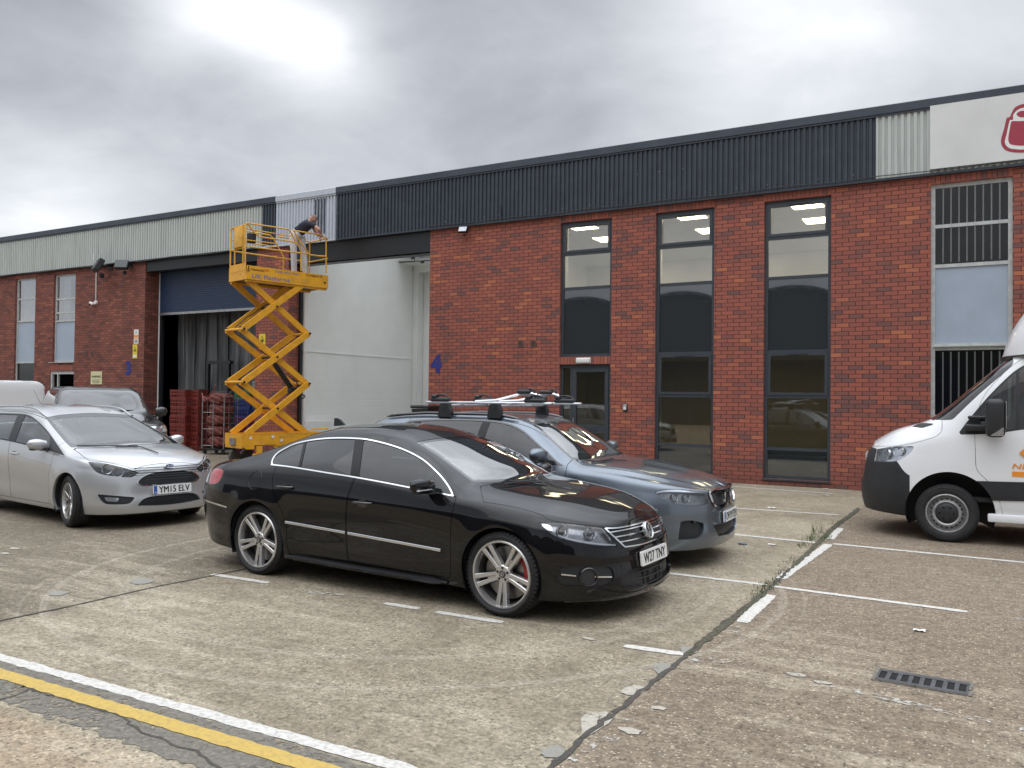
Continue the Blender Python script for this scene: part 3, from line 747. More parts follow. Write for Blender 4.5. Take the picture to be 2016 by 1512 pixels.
def number_plate(car, mbname, cpos, hdg, txt, blue=True, tilt=0., w_=.52, h_=.111):
    """plate at local point cpos facing heading hdg (radians, local)"""
    fx = Vector((math.cos(hdg), math.sin(hdg), 0)); rt = Vector((-math.sin(hdg), math.cos(hdg), 0)); up = Vector((0, 0, 1))
    up = (up+fx*(-tilt)).normalized(); nrm = rt.cross(up).normalized()
    # viewer in front looks along -fx, his right is rt
    C0 = Vector(cpos); fn = lambda u, v, d=0.: tuple(C0+rt*u+up*v+nrm*d)
    bk = MB(); n = 6; poly = []
    for (sx, sy) in ((1, 1), (-1, 1), (-1, -1), (1, -1)):
        a0 = {(1, 1): 0, (-1, 1): 90, (-1, -1): 180, (1, -1): 270}[(sx, sy)]
        for k in range(4):
            t = R(a0+30*k); poly.append((sx*(w_/2-.012)+.012*math.cos(t), sy*(h_/2-.012)+.012*math.sin(t)))
    bk.prism(poly, -.014, 0, lambda a, b, c: fn(a, b, c)); p = bk.build('number_plate', M['plate'], car.root)
    tx = MB()
    off = .022 if blue else 0
    for k, du in enumerate((-.0022, 0, .0022)): text(tx, txt, lambda u, v: fn(u+off+du, v, .0015+k*.0004), (.42 if blue else .435), .079)
    tx.build('plate_lettering', M['plate_ink'], p, fix=False)
    if blue:
        b2 = MB(); b2.add([fn(-w_/2+.004, -h_/2+.003, .001), fn(-w_/2+.047, -h_/2+.003, .001), fn(-w_/2+.047, h_/2-.003, .001), fn(-w_/2+.004, h_/2-.003, .001)], [(0, 1, 2, 3)])
        b2.build('country_band', M['plate_blue'], p)
        b3 = MB(); text(b3, 'GB', lambda u, v: fn(u-w_/2+.026, v-.030, .0018), .026, .018, bold=.01); b3.build('plate_lettering', M['plate'], p, fix=False)
    return p
def mirror_shell(car, c0, size, name='door_mirror', mat=None, low=None, arm_to=None, lens=False, mir=True):
    """rounded wedge housing, both sides"""
    for sg in ((-1, 1) if mir else (-1,)):
        mb = MB(); n = 14; m = 9; L, Wd, H = size
        vs = []; fs = []
        for i in range(m+1):            # across, from inner to outer
            q = i/m; sc = (math.sin(PI*min(1, .16+q*.84)))**.36 if q > .35 else 1-.2*(.35-q)/.35
            sc = max(sc, .05)
            for k in range(n):
                t = 2*PI*k/n; xx = math.cos(t); zz = math.sin(t)
                xx = (abs(xx)**.7)*math.copysign(1, xx); zz = (abs(zz)**.8)*math.copysign(1, zz)
                X = xx*L/2*sc*(1.0 if xx > 0 else .55); Z = zz*H/2*sc+(q-.3)*H*.12
                vs.append((c0[0]+X-.25*q*L*.3, sg*(abs(c0[1])+(q-.5)*Wd), c0[2]+Z))
        for i in range(m):
            for k in range(n): fs.append((i*n+k, i*n+(k+1) % n, (i+1)*n+(k+1) % n, (i+1)*n+k))
        fs += [tuple(range(n)), tuple(m*n+k for k in range(n))]
        mb.add(vs, fs); o = mb.build(name, mat, car.root, smooth=True, angle=60)
        gl = MB(); gl.rbox((c0[0]-L*.22, sg*(abs(c0[1])+.0), c0[2]+.005), (.012, Wd*.66, H*.6), .006, 2); gl.build('mirror_glass', M['chrome'], o)
        ar = MB(); a = Vector((c0[0]+.0, sg*(abs(c0[1])-Wd*.30), c0[2]-H*.40)); bb = Vector((arm_to[0], sg*abs(arm_to[1]), arm_to[2]))
        ar.bar(a, bb, .07, .035); ar.rbox((c0[0]-.01, sg*abs(c0[1])-sg*.01, c0[2]-H*.36), (L*.55, Wd*.72, H*.2), .02, 3)
        ar.build('mirror_foot', low or M['dark_plastic'], o, smooth=True)
        if lens:
            ls = MB(); ls.rbox((c0[0]+L*.38, sg*(abs(c0[1])+.02), c0[2]-H*.2), (.03, Wd*.72, .014), .006, 2); ls.build('indicator_lens', M['lamp_white'], o)
def seats(car, xs, floor=.30, hip=.55, w_=.46, ys=(-.37, .37), top=1.12, mat='cabin'):
    for x in xs:
        for y in ys:
            mb = MB(); mb.rbox((x+.22, y, hip-.06), (.52, w_, .16), .06, 3)
            mb.rbox((x-.10, y, (hip+top-.18)/2), (.15, w_, top-.18-hip+.1), .06, 3, Matrix.Rotation(R(-16), 3, 'Y'))
            o = mb.build('seat', M[mat], car.root, smooth=True, angle=60)
            hr = MB(); hr.rbox((x-.22, y, top-.06), (.10, .25, .17), .045, 3, Matrix.Rotation(R(-10), 3, 'Y'))
            hr.tube([(x-.2, y-.05, top-.2), (x-.215, y-.05, top-.08)], .007); hr.tube([(x-.2, y+.05, top-.2), (x-.215, y+.05, top-.08)], .007)
            hr.build('headrest', M[mat], o, smooth=True, angle=60)
def steering(car, x, y, z, mat='dark_plastic'):
    mb = MB(); rt = Matrix.Rotation(R(-24), 3, 'Y'); pts = [rt@Vector((0, .18*math.cos(t), .18*math.sin(t)))+Vector((x, y, z)) for t in np.linspace(0, 2*PI, 28, endpoint=False)]
    mb.tube(pts, .014, 8, closed=True)
    for t in (R(180), R(0), R(270)): mb.bar(Vector((x, y, z)), rt@Vector((0, .175*math.cos(t), .175*math.sin(t)))+Vector((x, y, z)), .035, .02, (1, 0, 0))
    mb.rbox((x+.01, y, z), (.05, .11, .10), .03, 3, rt); mb.build('steering_wheel', M[mat], car.root, smooth=True)
def cabin_tub(car, x0, x1, w_, floor, belt, dash_x, mat='cabin'):
    mb = MB(); mb.box((x0, -w_, floor-.03), (x1, w_, floor))
    for s in (-1, 1): mb.box((x0, s*w_-.015, floor), (x1, s*w_+.015, belt-.04))
    mb.box((x0-.02, -w_, floor), (x0, w_, belt-.08)); mb.box((x1, -w_, floor), (x1+.02, w_, belt-.1))
    mb.build('cabin_lining', M[mat], car.root)
    ds = MB(); prof = [(dash_x-.28, belt-.32), (dash_x-.30, belt-.12), (dash_x-.24, belt-.045), (dash_x+.02, belt-.03), (x1, belt-.05), (x1, belt-.32)]
    ds.prism(prof, -w_+.02, w_-.02, lambda a, b, c: (a, c, b)); ds.build('dashboard', M[mat], car.root)
def floorpan(car, x0, x1, w_, z=.17, t=.12, mat='dark_plastic'):
    mb = MB(); mb.rbox(((x0+x1)/2, 0, z+t/2), (x1-x0, 2*w_, t), .03, 2); mb.build('underbody', M[mat], car.root)
def wheelhouse(car, ax, az, r, w0, w1):
    for s in (-1, 1):
        mb = MB(); mb.lathe([(r, s*w1), (r+.02, s*w0), (.0, s*w0)], c=(ax, 0, az), seg=30, ang=(R(-25), R(205)))
        mb.build('wheel_housing', M['dark_plastic'], car.root)
def strip_on(car, pts, w_, h_, name, mat, off=.006, both=True, parent=None, end=None):
    """moulding following the skin through (x,z) points"""
    for sg in ((-1, 1) if both else (-1,)):
        mb = MB(); n = len(pts); vs = []; fs = []
        P3 = [Vector((x, sg*abs(car.surf_y(x, z)), z)) for x, z in pts]
        # smooth the y values
        for i, p in enumerate(P3):
            d = (P3[min(i+1, n-1)]-P3[max(i-1, 0)]).normalized(); o = Vector((0, sg, 0)); u = d.cross(o).normalized()
            for a, b in ((-h_/2, 0), (-h_/2, off*.6), (-h_*.25, off), (h_*.25, off), (h_/2, off*.6), (h_/2, 0)): vs.append(p+u*a+o*b)
        for i in range(n-1):
            for k in range(5): fs.append((i*6+k, i*6+k+1, (i+1)*6+k+1, (i+1)*6+k))
        fs += [tuple(range(6)), tuple((n-1)*6+k for k in range(6))]
        mb.add(vs, fs); mb.build(name, mat, parent or car.root, smooth=True)
def handle(car, x, z, L, mat, inner=None, both=True, up=.0):
    for sg in ((-1, 1) if both else (-1,)):
        y = sg*abs(car.surf_y(x, z)); mb = MB()
        pts = [(x-L/2, y, z+up), (x-L/2+.015, y+sg*.028, z+up), (x-L*.2, y+sg*.040, z+up*.6), (x+L*.2, y+sg*.040, z-up*.4), (x+L/2-.015, y+sg*.030, z-up), (x+L/2, y, z-up)]
        mb.tube(pts, [.008, .010, .012, .012, .011, .008], 8); o = mb.build('door_handle', mat, car.root, smooth=True, angle=60)
        cp = MB(); n = 20; vs = [(x+.062*math.cos(t)*1., y+sg*.0035, z-.008+.034*math.sin(t)) for t in np.linspace(0, 2*PI, n, endpoint=False)]
        cp.add(vs, [tuple(range(n))]); cp.build('handle_recess', M['black_gloss'] if inner is None else inner, o)
def roundel(mb, fn, r, seg=40, r0=0.):
    n = seg
    if r0 <= 0: mb.add([fn(r*math.cos(t), r*math.sin(t)) for t in np.linspace(0, 2*PI, n, endpoint=False)], [tuple(range(n))])
    else:
        vs = [fn(q*math.cos(t), q*math.sin(t)) for q in (r0, r) for t in np.linspace(0, 2*PI, n, endpoint=False)]
        mb.add(vs, [(i, (i+1) % n, n+(i+1) % n, n+i) for i in range(n)])
def stroke(mb, pts, w_, fn):
    for (a, b) in zip(pts[:-1], pts[1:]):
        a, b = np.array(a, float), np.array(b, float); d = b-a; d /= np.linalg.norm(d); n_ = np.array([-d[1], d[0]])*w_/2; a = a-d*w_*.3; b = b+d*w_*.3
        mb.add([fn(*(a-n_)), fn(*(b-n_)), fn(*(b+n_)), fn(*(a+n_))], [(0, 1, 2, 3)])
# ------------------------------------------------------------------ black saloon
def z1(*P): return [(380+x/3.15, 760+y/3.15) for x, y in P]
def z2(*P): return [(880+x/3.15, 760+y/3.15) for x, y in P]
def z3(*P): return [(x/4.2, 700+y/4.2) for x, y in P]
def z7(*P): return [(760+x/4.032, 740+y/4.032) for x, y in P]
def zline(car, pts, w_, sub=6, ymax=None, scale=.0065):
    """region within w_ of an open pixel polyline"""
    P = spline2(pts, sub, closed=False)
    def g(V):
        Q = car.px(V); out = np.full(len(Q), 1e9)
        for a, b in zip(P[:-1], P[1:]):
            d = b-a; l = d@d
            if l < 1e-12: continue
            t = np.clip(((Q-a)@d)/l, 0, 1); e = Q-a-t[:, None]*d; out = np.minimum(out, (e*e).sum(1))
        r = np.sqrt(out)*scale-w_/2
        return np.maximum(r, V[:, 1]-ymax) if ymax is not None else r
    return g
def shrink(g, d): return lambda V: g(V)+d
M['paint_black'] = car_paint('black_car_paint', (.0025, .0025, .0035), 0., .35, .0, dust=.012, spec=.05)
for q_ in M['paint_black'].node_tree.nodes:
    if q_.type == 'BSDF_PRINCIPLED': q_.inputs['Coat IOR'].default_value = 1.45
M['glass_front'] = glass('car_windscreen', (.70, .80, .76), .05, 3.2, (.10, .13, .12))
M['glass_side'] = glass('car_side_glass', (.50, .60, .58), .08, 1.3, (.03, .04, .04))
M['glass_dark'] = glass('privacy_glass', (.05, .055, .06), .3, 1.4, (.004, .004, .005))

def split_body(c, cuts):
    """cuts: list of (key, gfun, gap). pieces are cut one after the other out of what is left"""
    rest = c.skin; out = {}
    for key, g, gap in cuts:
        ins, rest = cut(rest, g)
        if gap: ins, _ = cut(ins, shrink(g, gap))
        out[key] = ins
    out['rest'] = rest; return out
def side_parts(c, pc, name, mat, off=0., fl=.012, label=None):
    if fl: pc = pc.flange(fl)
    if off: pc = pc.offset(off)
    for q in at_both(pc): q.obj(name, mat, c.root)
def mid_part(c, pc, name, mat, off=0., fl=.012):
    if fl: pc = pc.flange(fl)
    if off: pc = pc.offset(off)
    return pc.both().obj(name, mat, c.root)

def black_car():
    rows = [
     dict(xr=-2.36, xf=2.16, W=.78, Z=[(-2.4, .26), (-1.7, .18), (1.7, .16), (2.2, .16)]),
     dict(xr=-2.44, xf=2.285, W=[(-2.4, .84), (-1.8, .87), (0, .868), (1.7, .87), (2.3, .84)], Z=[(-2.5, .30), (-1.9, .22), (-1.2, .19), (1.2, .175), (1.8, .17), (2.3, .20)]),
     dict(xr=-2.47, xf=2.28, W=[(-2.4, .87), (0, .895), (2.2, .875)], Z=[(-2.5, .40), (-1.2, .285), (1.2, .27), (1.8, .26), (2.3, .28)]),
     dict(xr=-2.50, xf=2.255, W=[(-2.4, .895), (-1.3, .915), (0, .905), (1.3, .912), (2.2, .875)], Z=[(-2.5, .52), (0, .47), (2.3, .42)]),
     dict(xr=-2.52, xf=2.235, W=[(-2.4, .90), (-1.3, .922), (0, .920), (1.3, .915), (2.2, .865)], Z=[(-2.5, .66), (0, .64), (1.3, .60), (2.3, .535)]),
     dict(xr=-2.50, xf=2.19, W=[(-2.4, .88), (-1.3, .915), (0, .918), (1.3, .905), (2.2, .83)], Z=[(-2.5, .80), (-1.2, .81), (0, .785), (1.3, .735), (1.9, .675), (2.3, .64)]),
     dict(xr=-2.45, xf=2.165, W=[(-2.4, .83), (-1.6, .865), (-1.0, .870), (0, .872), (.9, .868), (1.5, .852), (2.2, .76)], Z=[(-2.5, .90), (-1.9, .93), (-1.2, .955), (-.2, .935), (.9, .865), (1.3, .83), (1.7, .775), (2.2, .69)]),
     dict(xr=-2.42, xf=2.150, W=[(-2.4, .76), (-1.9, .78), (-1.5, .71), (-1.15, .64), (-.7, .605), (-.2, .60), (.2, .635), (.5, .70), (.78, .785), (.95, .815), (1.3, .79), (1.8, .70), (2.2, .62)],
          Z=[(-2.5, .94), (-1.95, .985), (-1.6, 1.07), (-1.3, 1.16), (-1.0, 1.235), (-.6, 1.285), (-.3, 1.295), (0, 1.27), (.3, 1.205), (.6, 1.095), (.85, .955), (.97, .895), (1.3, .865), (1.7, .82), (2.2, .715)]),
     dict(xr=-2.41, xf=2.128, W=[(-2.4, .70), (-1.9, .70), (-1.5, .63), (-1.1, .56), (-.3, .54), (.2, .57), (.5, .63), (.8, .72), (.97, .75), (1.3, .70), (2.2, .52)],
          Z=[(-2.5, .955), (-1.95, 1.005), (-1.6, 1.09), (-1.3, 1.19), (-1.0, 1.275), (-.6, 1.335), (-.3, 1.345), (0, 1.32), (.3, 1.25), (.6, 1.135), (.85, .985), (.97, .925), (1.3, .895), (1.7, .848), (2.2, .725)]),
     dict(xr=-2.40, xf=2.10, W=[(-2.4, .38), (-1.0, .32), (0, .33), (.9, .42), (2.2, .28)],
          Z=[(-2.5, .97), (-2.2, 1.0), (-1.95, 1.015), (-1.6, 1.12), (-1.3, 1.235), (-1.0, 1.33), (-.6, 1.39), (-.3, 1.397), (0, 1.375), (.3, 1.30), (.6, 1.185), (.9, 1.045), (1.02, .975), (1.3, .93), (1.7, .878), (2.2, .738)]),
     dict(xr=-2.40, xf=2.085, W=0., Z=[(-2.5, .98), (-2.25, 1.01), (-1.95, 1.02), (-1.6, 1.13), (-1.3, 1.25), (-1.0, 1.345), (-.6, 1.405), (-.3, 1.412), (0, 1.39), (.3, 1.315), (.6, 1.205), (.9, 1.075), (1.06, .985), (1.3, .945), (1.7, .89), (2.2, .745)]),
    ]
    fw, rw, wz = 1.385, -1.30, .322
    spec = dict(rows=rows, anchor=(-1.75, 1.62), pf=2., qf=2.9, pr=2., qr=3.0, step=.026, ncap=44, nv=9, sharp={1: .8, 2: .3, 5: .6, 6: .15, 7: .5},
                flare=[(fw, wz, .37, .012), (rw, wz, .38, .014)])
    c = Car('parked_car', 'glossy black four-door saloon with chrome window surrounds parked nearest the camera', 'car', (-4.53, 6.46, -2.34), spec, 'cars parked outside the units')
    dlo = c.gpx(z1((483, 492), (483, 492), (493, 450), (520, 415), (560, 390), (620, 360), (700, 338), (800, 324), (900, 319), (1000, 321), (1080, 328), (1200, 355), (1320, 396), (1430, 455), (1520, 535), (1575, 600), (1605, 650), (1618, 687), (1618, 687), (1480, 660), (1340, 633), (1160, 598), (985, 567), (840, 544), (700, 521), (590, 504)), ymax=-.42)
    head = c.gpx(z2((568, 845), (568, 845), (640, 846), (720, 850), (800, 860), (880, 870), (965, 878), (965, 878), (1000, 925), (1035, 968), (1062, 994), (1062, 994), (960, 992), (860, 980), (760, 960), (690, 940), (640, 912), (600, 880)), ymax=-.2, extra=lambda V: 1.2-V[:, 0])
    grille = c.gpx(z2((965, 878), (965, 878), (1050, 876), (1150, 858), (1250, 828), (1310, 800), (1310, 800), (1350, 900), (1350, 930), (1350, 930), (1270, 966), (1190, 990), (1100, 1004), (1100, 1004)), ymax=None, extra=lambda V: 1.9-V[:, 0])
    intake = c.gpx(z2((1130, 1140), (1130, 1140), (1240, 1120), (1350, 1080), (1420, 1060), (1420, 1060), (1420, 1150), (1420, 1150), (1300, 1215), (1200, 1240), (1075, 1250), (1075, 1250), (1085, 1190)), ymax=None, extra=lambda V: 1.9-V[:, 0])
    fogpx = c.gpx(z2((700, 1150), (720, 1120), (800, 1112), (900, 1112), (1000, 1120), (1035, 1160), (1020, 1215), (950, 1240), (800, 1240), (700, 1230), (685, 1190)), ymax=-.2, extra=lambda V: 1.7-V[:, 0])
    wind = c.gpx(z2((-195, 347), (-195, 347), (-100, 330), (0, 320), (120, 314), (270, 320), (270, 320), (430, 400), (620, 512), (620, 512), (530, 560), (430, 580), (300, 592), (155, 592), (155, 592), (60, 520), (-60, 430)), ymax=None, extra=lambda V: np.maximum(-.1-V[:, 0], .85-V[:, 2]))
    tail = c.gpx(z1((96, 606), (96, 606), (112, 540), (130, 515), (165, 510), (190, 522), (190, 522), (180, 560), (155, 598), (118, 610)), ymax=-.3, extra=lambda V: V[:, 0]+1.6)
    rearg = c.glassbox(lambda y: np.interp(y, [0, .6], [-1.12, -1.02]), lambda y: np.interp(y, [0, .6], [-1.88, -1.78]), 7, .05)
    bon = c.gpx(z2((205, 622), (205, 622), (225, 720), (225, 720), (400, 748), (560, 790), (640, 832), (700, 843), (860, 863), (962, 873), (962, 873), (1000, 890), (1100, 885), (1250, 850), (1420, 790), (1420, 790), (1200, 450), (900, 420), (640, 500), (640, 500), (540, 562), (430, 588), (300, 602)), ymax=None, extra=lambda V: np.maximum(.8-V[:, 0], .6-V[:, 2]))
    fdoor = c.gxz([(-.11, 1.05), (.5, 1.0), (.80, .925), (.94, .872), (.94, .872), (.945, .85), (.93, .60), (.925, .30), (.90, .235), (.90, .235), (-.15, .235), (-.15, .235), (-.168, .30), (-.175, .55), (-.15, .85), (-.11, 1.05)], ymax=-.4)
    rdoor = c.gxz([(-.118, 1.05), (-.118, 1.05), (-.158, .85), (-.183, .55), (-.176, .30), (-.158, .235), (-.158, .235), (-.88, .235), (-.88, .235), (-.90, .36), (-.89, .49), (-.95, .62), (-1.06, .77), (-1.115, .90), (-1.12, 1.05), (-1.12, 1.05)], ymax=-.4)
    fa = c.arch(fw, wz+.005, .352); ra = c.arch(rw, wz+.005, .36)
    P = split_body(c, [('farch', fa, 0), ('rarch', ra, 0), ('dlo', dlo, 0), ('windscreen', wind, .002), ('rear_window', rearg, .002), ('headlight', head, .003), ('grille', grille, .002), ('intake', intake, 0),
                       ('fog', fogpx, 0), ('tail_lamp', tail, .003), ('bonnet', bon, .005), ('front_door', fdoor, .005), ('rear_door', rdoor, .005)])
    mid_part(c, P['rest'], 'body', M['paint_black'], fl=.03)
    for k, nm in (('front_door', 'door'), ('rear_door', 'door')): side_parts(c, P[k], nm, M['paint_black'], fl=.02)
    mid_part(c, P['bonnet'], 'bonnet', M['paint_black'], fl=.02)
    glassp, trim = cut(P['dlo'], shrink(dlo, .017))
    side_parts(c, trim, 'window_trim', M['chrome'], off=.004, fl=.008)
    pil = zline(c, z1((1033, 320), (1000, 570)), .115, ymax=-.3, scale=.0067)
    pil2 = zline(c, z1((697, 340), (657, 520)), .034, ymax=-.3, scale=.0067)
    pl, gl = cut(glassp, pil); pl2, gl = cut(gl, pil2)
    side_parts(c, pl, 'window_pillar', M['pillar'], off=.001, fl=0); side_parts(c, pl2, 'window_pillar', M['pillar'], off=.001, fl=0)
    midx = lambda V: V[:, 0]-(-.3+.0*V[:, 2])
    rg, fg = cut(gl, lambda V: V[:, 0]+.15)
    side_parts(c, fg, 'side_window', M['glass_side'], off=-.003, fl=0)
    side_parts(c, rg, 'rear_side_window', M['glass_dark'], off=-.003, fl=0)
    band, ws = cut(P['windscreen'], lambda V: -(wind(V)+.030)) ; 
    w = mid_part(c, ws, 'windscreen', M['glass_front'], off=-.003, fl=0); mid_part(c, band, 'windscreen_border', M['black_gloss'], off=-.0025, fl=0)
    mid_part(c, P['rear_window'], 'rear_window', M['glass_dark'], off=-.003, fl=0)
    # headlights: clear cover over reflector bowl and projector units
    for q in at_both(P['headlight']):
        cv = q.flange(.02).obj('headlight', M['lamp_clear'], c.root)
        bowl = q.offset(-.045).obj('lamp_housing', M['lamp_grey'], cv)
    rim_, _ = cut(P['headlight'], lambda V: -(head(V)+.010))
    lowr = zline(c, z2((690, 925), (760, 948), (860, 968), (960, 980), (1045, 984)), .020)
    bl, _ = cutf(P['headlight'], lowr)
    side_parts(c, bl.offset(-.008), 'light_strip', M['lamp_white'], fl=.004)
    tip = c.gpx(z2((585, 855), (640, 862), (655, 900), (620, 890)), ymax=-.2)
    tp, _ = cut(P['headlight'], tip); side_parts(c, tp.offset(-.006), 'headlight_reflector', M['lamp_white'], fl=.004)
    for (cx, cy, r) in ((728, 905, .043), (905, 915, .040)):
        q0, n0 = c.hit(*z2((cx, cy))[0])
        for sg in (-1, 1):
            pm = Vector((q0[0], sg*abs(q0[1]), q0[2])); nm = Vector((n0[0], sg*abs(n0[1]), n0[2]*.3)).normalized(); nm = (nm+Vector((1.2, 0, 0))).normalized()
            a = nm.orthogonal().normalized(); b = nm.cross(a); mb = MB(); prof = [(r*1.25, -.012), (r*1.05, -.016), (r*.95, -.05), (r*.72, -.052)]
            seg = 28; vs = [pm+nm*(d)+(a*math.cos(t)+b*math.sin(t))*rr for rr, d in prof for t in np.linspace(0, 2*PI, seg, endpoint=False)]
            fs = [(i*seg+k, i*seg+(k+1) % seg, (i+1)*seg+(k+1) % seg, (i+1)*seg+k) for i in range(len(prof)-1) for k in range(seg)]
            mb.add(vs, fs); o = mb.build('headlight_reflector', M['lamp_white'], c.root, smooth=True)
            ml = MB(); prof = [(r*.72, -.050), (r*.62, -.025), (r*.35, -.012), (.0005, -.008)]
            vs = [pm+nm*(d)+(a*math.cos(t)+b*math.sin(t))*rr for rr, d in prof for t in np.linspace(0, 2*PI, seg, endpoint=False)]
            ml.add(vs, fs); ml.build('projector_lens', M['black_gloss'], o, smooth=True)
    # grille: recessed black, chrome surround and slats
    gfr_ = fine(P['grille'], 1); gin, gfr = cut(gfr_, shrink(grille, .020))
    mid_part(c, gfr, 'grille_surround', M['chrome'], off=.005, fl=.02)
    mid_part(c, gin, 'grille', M['black_steel'], off=-.022, fl=0)
    for a, b, m_ in (((1015, 908), (1300, 842), (1140, 884)), ((1042, 938), (1300, 872), (1160, 915)), ((1070, 969), (1300, 903), (1180, 946))):
        s_, _ = cutf(gin, zline(c, z2(a, m_, b), .016)); mid_part(c, s_, 'grille_slat', M['chrome'], off=.004, fl=.02)
    mid_part(c, P['intake'], 'lower_intake', M['black_steel'], off=-.035, fl=0)
    mb = MB()
    for k in range(3):
        zz = .225+k*.055
        for sg in (-1, 1):
            pts = [(2.262-.10*(y/.5)**2, sg*y, zz) for y in np.linspace(0, .56, 8)]; mb.tube(pts, .006, 6)
    for y in np.linspace(-.5, .5, 13):
        if abs(y) > .01: mb.bar((2.262-.10*(y/.5)**2, y, .20), (2.250-.10*(y/.5)**2, y, .345), .008, .012, (0, 1, 0))
    mb.build('intake_bars', M['dark_plastic'], c.root)
    # fog lamps
    side_parts(c, P['fog'], 'fog_lamp_recess', M['black_steel'], off=-.012, fl=0)
    q0, n0 = c.hit(*z2((868, 1180))[0])
    for sg in (-1, 1):
        pm = Vector((q0[0], sg*abs(q0[1]), q0[2])); nm = Vector((n0[0], sg*abs(n0[1]), 0)).normalized(); a = Vector((0, 0, 1)); b = nm.cross(a)
        mb = MB(); prof = [(.072, -.02), (.070, .010), (.064, .014), (.058, .006), (.056, -.004)]; seg = 32
        vs = [pm+nm*d+(a*math.cos(t)+b*math.sin(t))*rr for rr, d in prof for t in np.linspace(0, 2*PI, seg, endpoint=False)]
        fs = [(i*seg+k, i*seg+(k+1) % seg, (i+1)*seg+(k+1) % seg, (i+1)*seg+k) for i in range(len(prof)-1) for k in range(seg)]
        mb.add(vs, fs); o = mb.build('fog_lamp', M['black_gloss'], c.root, smooth=True)
        ml = MB(); ml.add([pm+nm*-.003+(a*math.cos(t)+b*math.sin(t))*.056 for t in np.linspace(0, 2*PI, seg, endpoint=False)], [tuple(range(seg))]); ml.build('fog_lamp_lens', M['lamp_dark'], o)
    for (pa, pb) in (((712, 1168), (797, 1177)), ((920, 1184), (1018, 1184))):
        s_, _ = cutf(P['fog'], zline(c, z2(pa, pb), .019)); side_parts(c, s_, 'fog_lamp_trim', M['chrome'], off=.004, fl=.016)
    side_parts(c, P['tail_lamp'], 'tail_lamp', M['tail_red'], off=.002, fl=.01)
    # mouldings, handles, plate, badge, wipers, mirrors, aerial
    strip_on(c, [(x, .525-.043*(x+.90)) for x in np.linspace(-.90, -.19, 12)], 0, .022, 'door_moulding', M['chrome'], .008)
    strip_on(c, [(x, .525-.043*(x+.90)) for x in np.linspace(-.16, .83, 14)], 0, .022, 'door_moulding', M['chrome'], .008)
    s_, _ = cutf(P['rest'], zline(c, z1((55, 690), (90, 712), (150, 732), (207, 750)), .020)); side_parts(c, s_, 'bumper_moulding', M['chrome'], off=.005, fl=.006)
    q, _ = c.hit(*z1((570, 625))[0]); handle(c, q[0]+.01, q[2], .20, M['black_gloss'])
    q, _ = c.hit(*z1((1045, 718))[0]); handle(c, q[0]+.01, q[2], .20, M['black_gloss'])
    for sg in (-1, 1):
        sk = MB(); pts = [(x, sg*(.885+.02*math.sin(PI*(x+.95)/1.75)), .215-.02*(x+.9)/1.8) for x in np.linspace(-.93, .88, 14)]
        sk.tube(pts, [.012]+[.03]*12+[.012], 8); sk.build('side_skirt', M['paint_black'], c.root, smooth=True)
    sp = MB(); pts = []
    for y in np.linspace(-.80, .80, 25): pts.append((2.275-.42*(abs(y)/.84)**3.0-.03, y, .175))
    sp.tube(pts, .016, 8); sp.build('front_splitter', M['black_gloss'], c.root, smooth=True)
    number_plate(c, 'plate', (2.268, .0, .435), 0, 'W27 TNY', blue=False, tilt=.10)
    # badge
    q0, _ = c.hit(*z2((1240, 890))[0]); bp = Vector((q0[0]+.012, 0, .625)); nrm = Vector((1, 0, .38)).normalized(); up = Vector((-nrm.z, 0, nrm.x)); rt = Vector((0, 1, 0))
    bm_ = MB(); fn = lambda u, v, d=0: tuple(bp+rt*u+up*v+nrm*d); r = .066
    prof = [(r*1.06, -.02), (r*1.04, .004), (r*.96, .010), (r*.86, .004), (r*.85, -.004)]; seg = 40
    vs = [fn(rr*math.cos(t), rr*math.sin(t), d) for rr, d in prof for t in np.linspace(0, 2*PI, seg, endpoint=False)]
    bm_.add(vs, [(i*seg+k, i*seg+(k+1) % seg, (i+1)*seg+(k+1) % seg, (i+1)*seg+k) for i in range(4) for k in range(seg)])
    def vw(mb, fn, r, w_):
        k = r/.062
        stroke(mb, [(-.024*k, .052*k), (0, .004*k), (.024*k, .052*k)], w_, fn)
        stroke(mb, [(-.053*k, .026*k), (-.024*k, -.050*k), (0, -.006*k), (.024*k, -.050*k), (.053*k, .026*k)], w_, fn)
    vw(bm_, lambda u, v: fn(u, v, .006), r*.9, .012)
    bd = bm_.build('badge', M['brushed'], c.root, smooth=True)
    b2 = MB(); roundel(b2, lambda u, v: fn(u, v, -.001), r*.9); b2.build('badge_backing', M['lamp_dark'], bd)
    rb = MB(); qr, _ = c.hit(*z2((1125, 915))[0]); text(rb, 'R', lambda u, v: (qr[0]+.016, qr[1]+u, qr[2]+v), .03, .03, bold=.0); rb.build('badge', M['brushed'], c.root, fix=False)
    wheels = []
    for (x, s_) in ((fw, -1), (fw, 1), (rw, -1), (rw, 1)):
        w_ = wheel(c.root, x, s_*.785, wz, wz, .235, 'five_twin', s_, .257, steer=0)
        hb = MB(); vw(hb, lambda u, v: (u, -.235/2*.80-.0015, v), .021, .004); hb.build('hub_emblem', M['chrome'], w_)
    wheelhouse(c, fw, wz, .36, .55, .90); wheelhouse(c, rw, wz, .36, .55, .90)
    cabin_tub(c, -1.75, 1.0, .78, .30, .93, .62); seats(c, (-.05,), top=1.14, ys=(-.36, .36)); steering(c, .42, -.36, .84)
    rs = MB(); rs.rbox((-.85, 0, .52), (.55, 1.25, .2), .08, 3); rs.rbox((-1.2, 0, .80), (.16, 1.25, .62), .07, 3, Matrix.Rotation(R(-20), 3, 'Y')); rs.build('rear_seat', M['cabin'], c.root, smooth=True)
    floorpan(c, -2.3, 2.1, .60)
